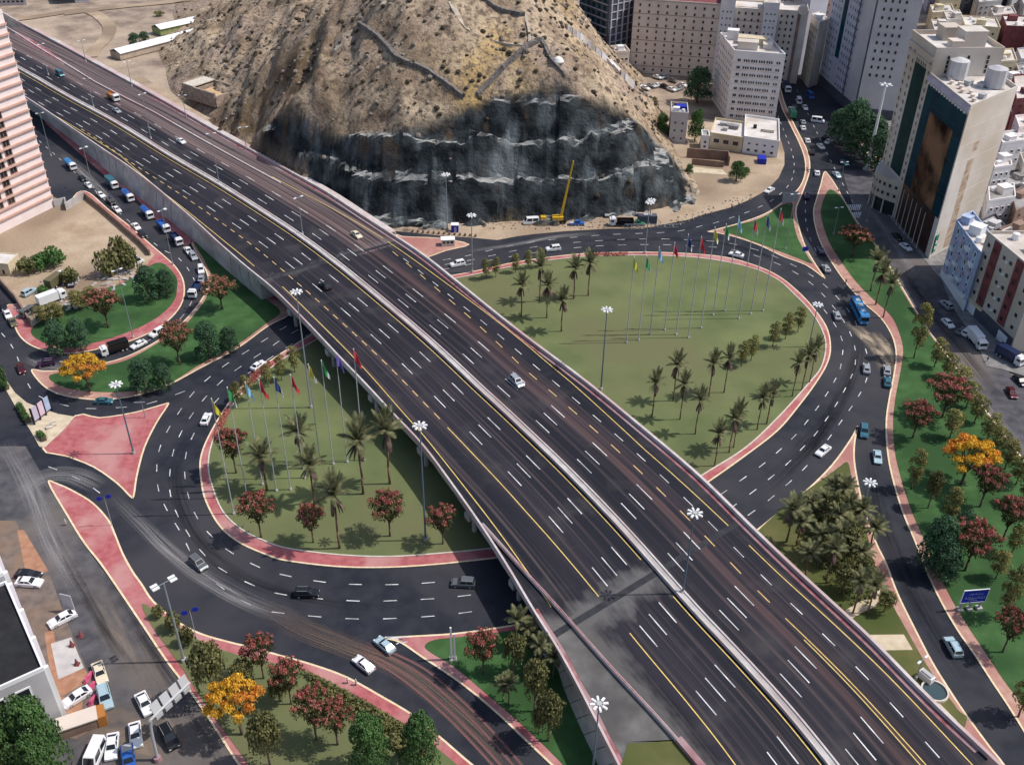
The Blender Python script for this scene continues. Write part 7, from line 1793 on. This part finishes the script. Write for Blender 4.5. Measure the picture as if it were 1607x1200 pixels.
# ------------------------------------------------------------------ flag poles
FC = {'yellow': (.62, .56, .06), 'green': (.05, .32, .10), 'pale blue': (.28, .55, .72), 'red': (.55, .04, .06), 'navy': (.03, .05, .16), 'violet': (.14, .10, .42)}
FM = {k: mat('flag_' + k.replace(' ', '_'), c, rough=.8) for k, c in FC.items()}
def flagpole(u, v, vt, col, label, group, tip=False):
    h = tall(u, v, vt, .15); p = G(u, v, .15); t = thing('flag_pole', label, 'flag pole', p, 0, group)
    mb = MB(); mb.tube((0, 0, 0), (0, 0, h), .17, .10, 6); mb.build('pole', M['grey_metal'], t)
    mb = MB(); mb.tube((0, 0, 0), (0, 0, .5), .4, .36, 8); mb.build('base', M['concrete'], t)
    mb = MB(); mb.tube((0, 0, h), (0, 0, h + .3), .16, .05, 6); mb.build('finial', M['white_metal'], t)
    fw, fh = 2.4, 5.4; n = 7; vs = []
    sag = [0, .10, .24, .42, .60, .80, 1.0, 1.15]
    for i in range(n + 1):
        f = i / n; x = .1 + fw * .62 * f; y = .28 * math.sin(f * 7 + u); top = h - .3 - sag[i] * 3.6; bot = top - fh * (.62 - .40 * f)
        vs += [(x, y, top), (x, y + .05, (top + bot) / 2), (x, y, bot)]
    mb = MB(); F = []; mi = []
    mb.add(vs, [(3 * i, 3 * i + 1, 3 * i + 4, 3 * i + 3) for i in range(n)] + [(3 * i + 1, 3 * i + 2, 3 * i + 5, 3 * i + 4) for i in range(n)])
    if tip:
        for i in (n - 1, n - 2): mb.m[i] = 1; mb.m[n + i] = 1
    o = mb.build('flag', [FM[col], M['white_metal']], t); so = o.modifiers.new('cloth', 'SOLIDIFY'); so.thickness = .03
    return t
seq = [('yellow', 0), ('green', 1), ('pale blue', 0), ('red', 0), ('navy', 1), ('red', 0), ('yellow', 1), ('green', 1), ('pale blue', 0), ('red', 1), ('navy', 1), ('red', 1)]
words = ['at the flyover end of the right lawn row', 'second in the right lawn row', 'third in the right lawn row', 'fourth in the right lawn row', 'fifth in the right lawn row', 'sixth in the right lawn row', 'seventh in the right lawn row', 'eighth in the right lawn row', 'ninth in the right lawn row', 'tenth in the right lawn row', 'eleventh in the right lawn row', 'at the ring road end of the right lawn row']
bx = [(983, 538, 403), (1002, 534, 402), (1020, 525, 388), (1043, 518, 381), (1061, 525, 368), (1080, 530, 372), (1100, 515, 357), (1119, 494, 352), (1137, 488, 340), (1159, 500, 343), (1178, 493, 337), (1197, 488, 328)]
for (c, tp), w_, (u, v, vt) in zip(seq, words, bx): flagpole(u, v, vt, c, 'pole with limp %s flag, %s' % (c, w_), 'flag poles on the right lawn', tp)
seqL = [('yellow', 0), ('green', 1), ('pale blue', 0), ('red', 0), ('navy', 1), ('red', 0), ('yellow', 1), ('green', 1), ('violet', 0), ('red', 0)]
wordsL = ['at the ring road end of the left lawn row', 'second in the left lawn row', 'third in the left lawn row', 'fourth in the left lawn row', 'fifth in the left lawn row', 'sixth in the left lawn row', 'seventh in the left lawn row', 'eighth in the left lawn row', 'second from the flyover in the left lawn row', 'at the flyover end of the left lawn row']
bl_ = [(367, 806, 626), (388, 780, 608), (412, 760, 600), (434, 770, 596), (456, 768, 592), (478, 750, 588), (503, 728, 572), (523, 728, 566), (545, 725, 554), (571, 722, 548)]
for (c, tp), w_, (u, v, vt) in zip(seqL, wordsL, bl_): flagpole(u, v, vt, c, 'pole with limp %s flag, %s' % (c, w_), 'flag poles on the left lawn', tp)

# ------------------------------------------------------------------ signs
def sign_face(mb, w, h, zc, x=0.0, th=.12, mi=0): mb.box((x, 0, zc), (w, th, h), 0, mi)
p = G(1521, 957, .15); t = thing('road_sign', 'big blue road sign with white lettering on grey posts in the park', 'road sign', p, .12)
hh = tall(1521, 957, 925, .15)
mb = MB(); mb.box((0, 0, hh - 1.9), (5.6, .16, 3.7)); mb.build('panel', M['blue_sign'], t)
mb = MB()
for c, s in (((0, -.02, hh), (5.8, .2, .14)), ((0, -.02, hh - 3.8), (5.8, .2, .14)), ((-2.85, -.02, hh - 1.9), (.14, .2, 3.9)), ((2.85, -.02, hh - 1.9), (.14, .2, 3.9))): mb.box(c, s)
mb.build('border', M['white_metal'], t)
mb = MB(); sr = random.Random(4)      # two lines of flowing script too worn to spell out, as in the photo
for row_, (x0, x1, z) in enumerate(((-1.3, 1.7, hh - 1.3), (-2.1, 2.2, hh - 2.5), (-1.2, .8, hh - 3.2))):
    x = x0
    while x < x1:
        L = sr.uniform(.25, .6); pts = [Vector((x + L * k / 4, -.10, z + sr.uniform(-.16, .16) + (.34 if k == 2 and sr.random() < .45 else 0))) for k in range(5)]
        for a, b in zip(pts, pts[1:]):
            mb.add([a - Vector((0, 0, .07)), b - Vector((0, 0, .07)), b + Vector((0, 0, .07)), a + Vector((0, 0, .07))], [(0, 1, 2, 3)])
        if sr.random() < .6: mb.add([(x + .1, -.10, z + .42), (x + .22, -.10, z + .42), (x + .22, -.10, z + .54), (x + .1, -.10, z + .54)], [(0, 1, 2, 3)])
        x += L + .12
mb.build('lettering', M['white_paint'], t)
for s in (-2.2, 0, 2.2): mb = MB(); mb.tube((s, .2, 0), (s, .2, hh - 1), .28, .2, 8); mb.box((s, .2, .3), (1.2, 1.2, .6)); mb.build('post', M['concrete'], t)
# gantry at the lower left, seen from behind
p0 = G(248, 1192, .02); t = thing('sign_gantry', 'curved grey cantilever gantry with blank sign backs over the lower left street', 'sign gantry', p0, 0)
hg = tall(248, 1192, 1128, .02); e = G(298, 1072, hg) - p0; s0 = G(240, 1125, hg) - p0
mb = MB(); pts = [Vector((0, 0, 0)), Vector((s0.x * .25, s0.y * .25, hg * .62)), Vector((s0.x * .55, s0.y * .55, hg * .9)), Vector((s0.x, s0.y, hg)), Vector((e.x, e.y, hg + .3))]
mb.path([Vector(q) for q in cat(pts, 5)], .28, 8); mb.build('mast_arm', M['grey_metal'], t)
ad = Vector((e.x - s0.x, e.y - s0.y, 0)); ang = math.atan2(ad.y, ad.x)
for k in range(4):
    q = s0 + ad * (.14 + .25 * k)
    mb = MB(); mb.box((0, 0, 1.2), (ad.length * .20, .14, 2.1)); o = mb.build('sign_panel', M['grey_metal'], t, loc=(q.x, q.y, hg + .2)); o.rotation_euler = (-.35, 0, ang)
    mb = MB(); mb.box((0, 0, -.7), (1.5, .5, .9)); o = mb.build('signal_box', M['grey_metal'], t, loc=(q.x, q.y, hg - .1)); o.rotation_euler = (0, 0, ang)
mb = MB(); mb.tube((0, 0, 0), (0, 0, 1.0), .8, .7, 10); mb.build('footing', M['red_paint'], t)
# grey gantry backs on the median near the wedge
p = G(1238, 322, .15); t = thing('sign_gantry', 'grey backs of two overhead sign boards at the top of the wedge lawn', 'sign gantry', p, .25)
for x in (-1.7, 1.7): mb = MB(); mb.box((x, 0, 3.4), (3.0, .2, 4.0)); mb.build('sign_panel', M['grey_metal'], t)
for x in (-3, 0, 3): mb = MB(); mb.tube((x, .2, 0), (x, .2, 5), .13, .13, 6); mb.build('post', M['grey_metal'], t)
# leaning grey panel by the forecourt
p = G(111, 960, .1); t = thing('sign_panel_stand', 'grey blank sign panel on posts at the forecourt edge', 'sign', p, -.25)
mb = MB(); mb.box((0, 0, 3.2), (2.6, .2, 4.2)); mb.build('panel', M['grey_metal'], t)
for x in (-1.0, 1.0): mb = MB(); mb.tube((x, .2, 0), (x, .2, 4.4), .12, .12, 6); mb.build('post', M['steel'], t)
# three panel billboard
a, b = G(55, 666, .16), G(82, 644, .16); d = b - a; t = thing('billboard', 'three leaning lilac and pink panels between black posts on the apron', 'billboard', a.lerp(b, .5), math.atan2(d.y, d.x)); L = d.length
hb3 = tall(69, 655, 636, .16)
pm = [M['lilac'], mat('pink_panel', (.58, .42, .52), (.66, .52, .62), .5), M['blue_paint']]
for k in range(3): mb = MB(); mb.box((-L / 3 + k * L / 3, 0, 1.0 + hb3 * .5), (L / 3 - .5, .2, hb3)); mb.build('panel', pm[k], t)
for k in range(4): mb = MB(); mb.box((-L / 2 + k * L / 3, .1, .6 + hb3 * .5), (.35, .4, hb3 + 1.2)); mb.build('post', M['black'], t)
for u, v, l in [(78, 672, 'upper white bench block beside the billboard'), (84, 668, 'lower white bench block beside the billboard')]:
    q = G(u, v, .16); o = thing('stone_block', l, 'bench', q, .5); mb = MB(); mb.box((0, 0, .35), (1.6, 1.0, .7)); mb.box((0, .4, .9), (1.6, .2, .5)); mb.build('block', M['kerb_grey'], o)
def small_sign(u, v, vt, label, rz, discs):
    p = G(u, v, .15); h = tall(u, v, vt, .15); t = thing('traffic_sign', label, 'traffic sign', p, rz); mb = MB(); mb.tube((0, 0, 0), (0, 0, h), .09, .07, 6); mb.build('post', M['grey_metal'], t)
    for x, z in discs: mb = MB(); mb.tube((x, -.14, h + z), (x, -.08, h + z), .62, .62, 14); mb.build('disc', M['blue_sign'], t)
    if len(discs) > 1: mb = MB(); mb.box(((discs[0][0] + discs[1][0]) / 2, 0, h - .1), (2.4, .1, .1)); mb.build('crossbar', M['black'], t)
small_sign(311, 1012, 958, 'twin round blue signs on a thin post beside the garden kerb', .3, [(-1.1, -.2), (1.1, .2)]); small_sign(176, 824, 780, 'twin round blue signs on a thin post at the red island tip', .2, [(-1.1, -.2), (1.0, .2)])
p = G(1262, 401, .15); t = thing('road_sign', 'small square blue sign on the wedge lawn edge', 'road sign', p, .1); mb = MB(); mb.box((0, 0, 2.6), (2.0, .1, 1.7)); mb.build('panel', M['blue_sign'], t); mb = MB(); mb.tube((0, .1, 0), (0, .1, 2.4), .1, .1, 6); mb.build('post', M['grey_metal'], t)
p = G(228, 655, .15); t = thing('traffic_signal', 'T shaped grey signal pole at the tip of the red triangle', 'traffic signal', p, .1); h = tall(228, 655, 631, .15); mb = MB(); mb.tube((0, 0, 0), (0, 0, h), .12, .1, 6); mb.build('post', M['steel'], t); mb = MB(); mb.box((-.6, 0, h), (2.8, .2, .25)); mb.build('crossbar', M['steel'], t)
p = G(711, 1034, .2); t = thing('marker_column', 'white slab shaped column standing on the splitter island', 'monument', p, .2); h = tall(711, 1034, 984, .2); mb = MB(); mb.box((-.3, 0, h / 2), (.45, .5, h), 0, 0, .75); mb.box((.35, 0, h * .4), (.4, .5, h * .8), 0, 0, .75); mb.build('slab', M['white_wall'], t); mb = MB(); mb.box((0, 0, .15), (1.5, 1.2, .3)); mb.build('plinth', M['concrete'], t)
p = G(677, 383, .15); t = thing('guard_cabin', 'small pink white cabin at the gore beside the cliff road', 'cabin', G(703, 384, .15), .1); mb = MB(); mb.box((0, 0, 1.2), (4.6, 2.6, 2.4)); mb.build('walls', M['cream_lt'], t); mb = MB(); mb.box((0, 0, 2.5), (5.0, 3.0, .2)); mb.build('roof', M['white_metal'], t)
for k in range(3): mb = MB(); mb.box((-1.4 + 1.4 * k, -1.31, 1.5), (.9, .04, .9)); mb.build('window', M['pane'], t)
p = G(714, 363, .1); t = thing('portable_cabin', 'blue portable cabin on the sandy verge under the rock face', 'cabin', p, 0); mb = MB(); mb.box((0, 0, 1.4), (2.6, 2.2, 2.8)); mb.build('walls', M['blue_sign'], t); mb = MB(); mb.box((0, 0, 2.9), (2.8, 2.4, .2)); mb.build('roof', M['white_metal'], t); mb = MB(); mb.box((.2, -1.12, 1.2), (.9, .04, 2.0)); mb.build('door', M['grey_metal'], t)
# site fence and barrels along the cliff road
gb = 'barrels along the sandy verge'
for k in range(13):
    u = 648 + k * 8.2; v = 364 + k * .62; p = G(u, v, .1); o = MB(); o.tube((0, 0, 0), (0, 0, 1.0), .42, .42, 8); o.tube((0, 0, .3), (0, 0, .7), .44, .44, 8); q = o.build('barrel', M['brown_wall'], loc=p); tag(q, 'brown drum on the verge, ' + ['nearest the flyover', 'second from the flyover', 'third from the flyover', 'fourth from the flyover', 'fifth from the flyover', 'sixth from the flyover', 'beside the left lamp mast', 'just right of the left lamp mast', 'just left of the blue cabin', 'right below the blue cabin', 'just right of the blue cabin', 'second from the right end of its line', 'at the right end of its line'][k], 'barrel', gb)
t = thing('site_fence', 'long scaffold like steel frame lying beside the cliff road', 'fence', G(1022, 358, .1), .03)
mb = MB(); mb.box((0, 0, 1.5), (20, .15, .15)); mb.box((0, 0, .3), (20, .15, .15)); mb.build('rails', M['grey_metal'], t)
for k in range(15): mb = MB(); mb.box((-9.8 + 1.4 * k, 0, .9), (.14, .14, 1.8)); mb.build('upright', M['steel'], t)
t = thing('power_unit', 'dark generator container at the foot of the double lamps', 'container', G(1015, 350, .1), .05); mb = MB(); mb.box((0, 0, 1.7), (7, 2.6, 3.2)); mb.build('casing', M['dark_wall'], t); mb = MB(); mb.box((0, 0, 3.4), (3, 1.6, .5)); mb.build('vent_hood', M['grey_metal'], t)
# pink traffic barriers and canopy in the forecourt
for k, (u, v) in enumerate([(140, 1064), (144, 1080), (148, 1098)]):
    p = G(u, v, .1); t = thing('traffic_barrier', ['pink barrier nearest the cream car', 'middle pink barrier by the pale off-roader', 'lowest pink barrier above the canopy'][k], 'barrier', p, 1.3, 'pink barriers in the forecourt'); mb = MB(); mb.box((0, 0, .5), (3.2, .7, 1.0), 0, 0, .7); mb.build('block', mat('pink_plastic_%d' % k, (.50, .06, .16), (.58, .14, .24), 1), t)
for k, (u, v) in enumerate([(113, 1013), (121, 1042), (127, 998)]):
    p = G(u, v, .1); t = thing('traffic_cone', ['dark red cone on the grey forecourt bay, upper', 'dark red cone on the grey forecourt bay, lower', 'dark red cone by the forecourt kerb'][k], 'cone', p, 0, 'cones in the forecourt'); mb = MB(); mb.box((0, 0, .06), (1.1, 1.1, .12)); mb.tube((0, 0, .1), (0, 0, 1.8), .5, .06, 8); mb.build('cone', M['maroon'], t)
p = G(136, 1138, .02); t = thing('stall', 'brown roofed kiosk with an orange end by the forecourt', 'stall', p, .45); mb = MB(); mb.box((-1.0, 0, 1.3), (7, 3.0, 2.6)); mb.build('walls', M['brown_wall'], t); mb = MB(); mb.box((-1.2, 0, 2.7), (7.2, 3.4, .25)); mb.build('roof', M['cream_wall'], t); mb = MB(); mb.box((3.0, 0, 1.4), (1.6, 3.2, 2.8)); mb.build('orange_end', PN['orange'], t)
# little water garden in the corner of the wedge
t = thing('fountain_basin', 'white rimmed fountain basin in the corner beside the highway', 'fountain', G(1466, 1086, .2), 0)
mb = MB(); n = 20
o1 = [Vector((2.7 * math.cos(2 * PI * k / n), 2.7 * math.sin(2 * PI * k / n), 0)) for k in range(n)]; o2 = [p * .88 for p in o1]
mb.ring(o1, o2, .7); mb.strip([Vector((p.x, p.y, 0)) for p in o1 + o1[:1]], [Vector((p.x, p.y, .7)) for p in o1 + o1[:1]]); mb.strip([Vector((p.x, p.y, .1)) for p in o2 + o2[:1]], [Vector((p.x, p.y, .7)) for p in o2 + o2[:1]]); mb.build('rim', M['kerb_grey'], t)
mb = MB(); mb.poly(o2, .35); mb.build('water', mat('pool_water', (.05, .08, .09), rough=.1), t)
t = thing('fountain_hut', 'small white machine hut beside the fountain basin', 'hut', G(1452, 1066, .2), .6); mb = MB(); mb.box((0, 0, .9), (1.4, 3, 1.8)); mb.build('walls', M['white_wall'], t); mb = MB(); mb.box((0, 0, 1.95), (.9, 2.4, .3)); mb.build('roof', M['grey_metal'], t)
# glazed bus shelter style walls around the plot: debris
dr = random.Random(9)
mb = MB()
for k in range(90):
    u, v = dr.choice([(55, 488), (100, 478), (165, 446), (110, 440), (190, 432)]); p = G(u + dr.gauss(0, 14), v + dr.gauss(0, 6), .2); mb.box((p.x, p.y, .3), (dr.uniform(.5, 2), dr.uniform(.4, 1.2), dr.uniform(.3, .9)), dr.uniform(0, 3))
mb.build('debris', M['concrete'], kind='stuff')
mb = MB()
for k in range(240):
    u, v = dr.uniform(760, 1180), dr.uniform(346, 360); v -= max(0, (u - 1050)) * .35; p = G(u, v, .1); s = dr.uniform(.2, .8); mb.box((p.x, p.y, .1 + s * .3), (s, s * dr.uniform(.6, 1), s * .7), dr.uniform(0, 3), 0, .7)
mb.build('rubble', M['sand'], kind='stuff')

# ------------------------------------------------------------------ people
def person_mesh(name, robe):
    bm = bmesh.new()
    if robe: J = [((0, 0, .95), .20), ((0, 0, 1.30), .19), ((0, 0, 1.45), .09), ((0, 0, 1.66), .105), ((0, .09, .5), .15), ((.02, .10, .06), .13), ((0, -.09, .5), .15), ((.02, -.10, .06), .13), ((0, .22, 1.36), .08), ((.03, .27, 1.08), .065), ((.10, .26, .82), .05), ((0, -.22, 1.36), .08), ((.03, -.27, 1.08), .065), ((.10, -.26, .82), .05)]
    else: J = [((0, 0, .95), .17), ((0, 0, 1.30), .18), ((0, 0, 1.45), .08), ((0, 0, 1.66), .105), ((.12, .09, .5), .08), ((.10, .10, .05), .06), ((-.10, -.09, .5), .08), ((-.2, -.10, .06), .06), ((0, .22, 1.36), .07), ((-.08, .27, 1.08), .055), ((.0, .26, .82), .045), ((0, -.22, 1.36), .07), ((.1, -.27, 1.08), .055), ((.22, -.26, .86), .045)]
    E_ = [(0, 1), (1, 2), (2, 3), (0, 4), (4, 5), (0, 6), (6, 7), (1, 8), (8, 9), (9, 10), (1, 11), (11, 12), (12, 13)]
    me = bpy.data.meshes.new('t'); me.from_pydata([j[0] for j in J], E_, []); o = bpy.data.objects.new('t', me); COL.objects.link(o)
    sk = o.modifiers.new('s', 'SKIN')
    if not me.skin_vertices: 
        bpy.context.view_layer.objects.active = o
    for i, j in enumerate(J): me.skin_vertices[0].data[i].radius = (j[1], j[1])
    me.skin_vertices[0].data[0].use_root = True
    sb = o.modifiers.new('u', 'SUBSURF'); sb.levels = 1; sb.render_levels = 1
    dg = bpy.context.evaluated_depsgraph_get(); out = bpy.data.meshes.new_from_object(o.evaluated_get(dg)); bpy.data.objects.remove(o); out.name = name
    out.polygons.foreach_set('use_smooth', [True] * len(out.polygons))
    return out
try:
    P1, P2 = person_mesh('body', True), person_mesh('body', False)
except Exception as ex:
    print('person failed', ex); P1 = P2 = None
if P1:
    skin = mat('skin', (.30, .17, .11)); robe_m = mat('white_robe', (.66, .65, .62)); dark_m = mat('dark_clothes', (.03, .03, .035)); rust_m = mat('rust_clothes', (.22, .06, .05))
    def person(u, v, me, m, label, rz, z=.17):
        m2 = me.copy(); m2.materials.clear(); m2.materials.append(m); m2.materials.append(skin)
        for pl in m2.polygons:
            c = pl.center
            if c.z > 1.47 or (abs(c.y) > .2 and c.z < .88): pl.material_index = 1
        t = thing('person', label, 'person', G(u, v, z), rz); inst('body', m2, t)
        mb = MB(); mb.tube((0, 0, 1.68), (0, 0, 1.80), .125, .07, 8); mb.build('hair' if m is not robe_m else 'headscarf', M['black'] if m is not robe_m else m, t)
    for a in [(546, 1071, P1, robe_m, 'person in a white robe walking on the garden walkway, left of two', .5), (559, 1074, P1, robe_m, 'person in a white robe walking on the garden walkway, right of two', .7), (1327, 445, P2, dark_m, 'person in dark clothes on the park walkway by the silver car', 1.2), (1396, 536, P2, rust_m, 'person in rust red on the park walkway above the blue bus kerb', 2.0), (1403, 572, P2, rust_m, 'person in rust red at the kerb beside the stopped cars', 1.4), (1549, 567, P2, dark_m, 'person in dark clothes on the corner pavement by the navy truck', .4), (1148, 328, P2, dark_m, 'person in dark clothes on the verge of the cliff road bend', .3), (104, 838 - 15, P1, robe_m, 'person in a white robe on the red island', 1.0)]:
        person(*a)
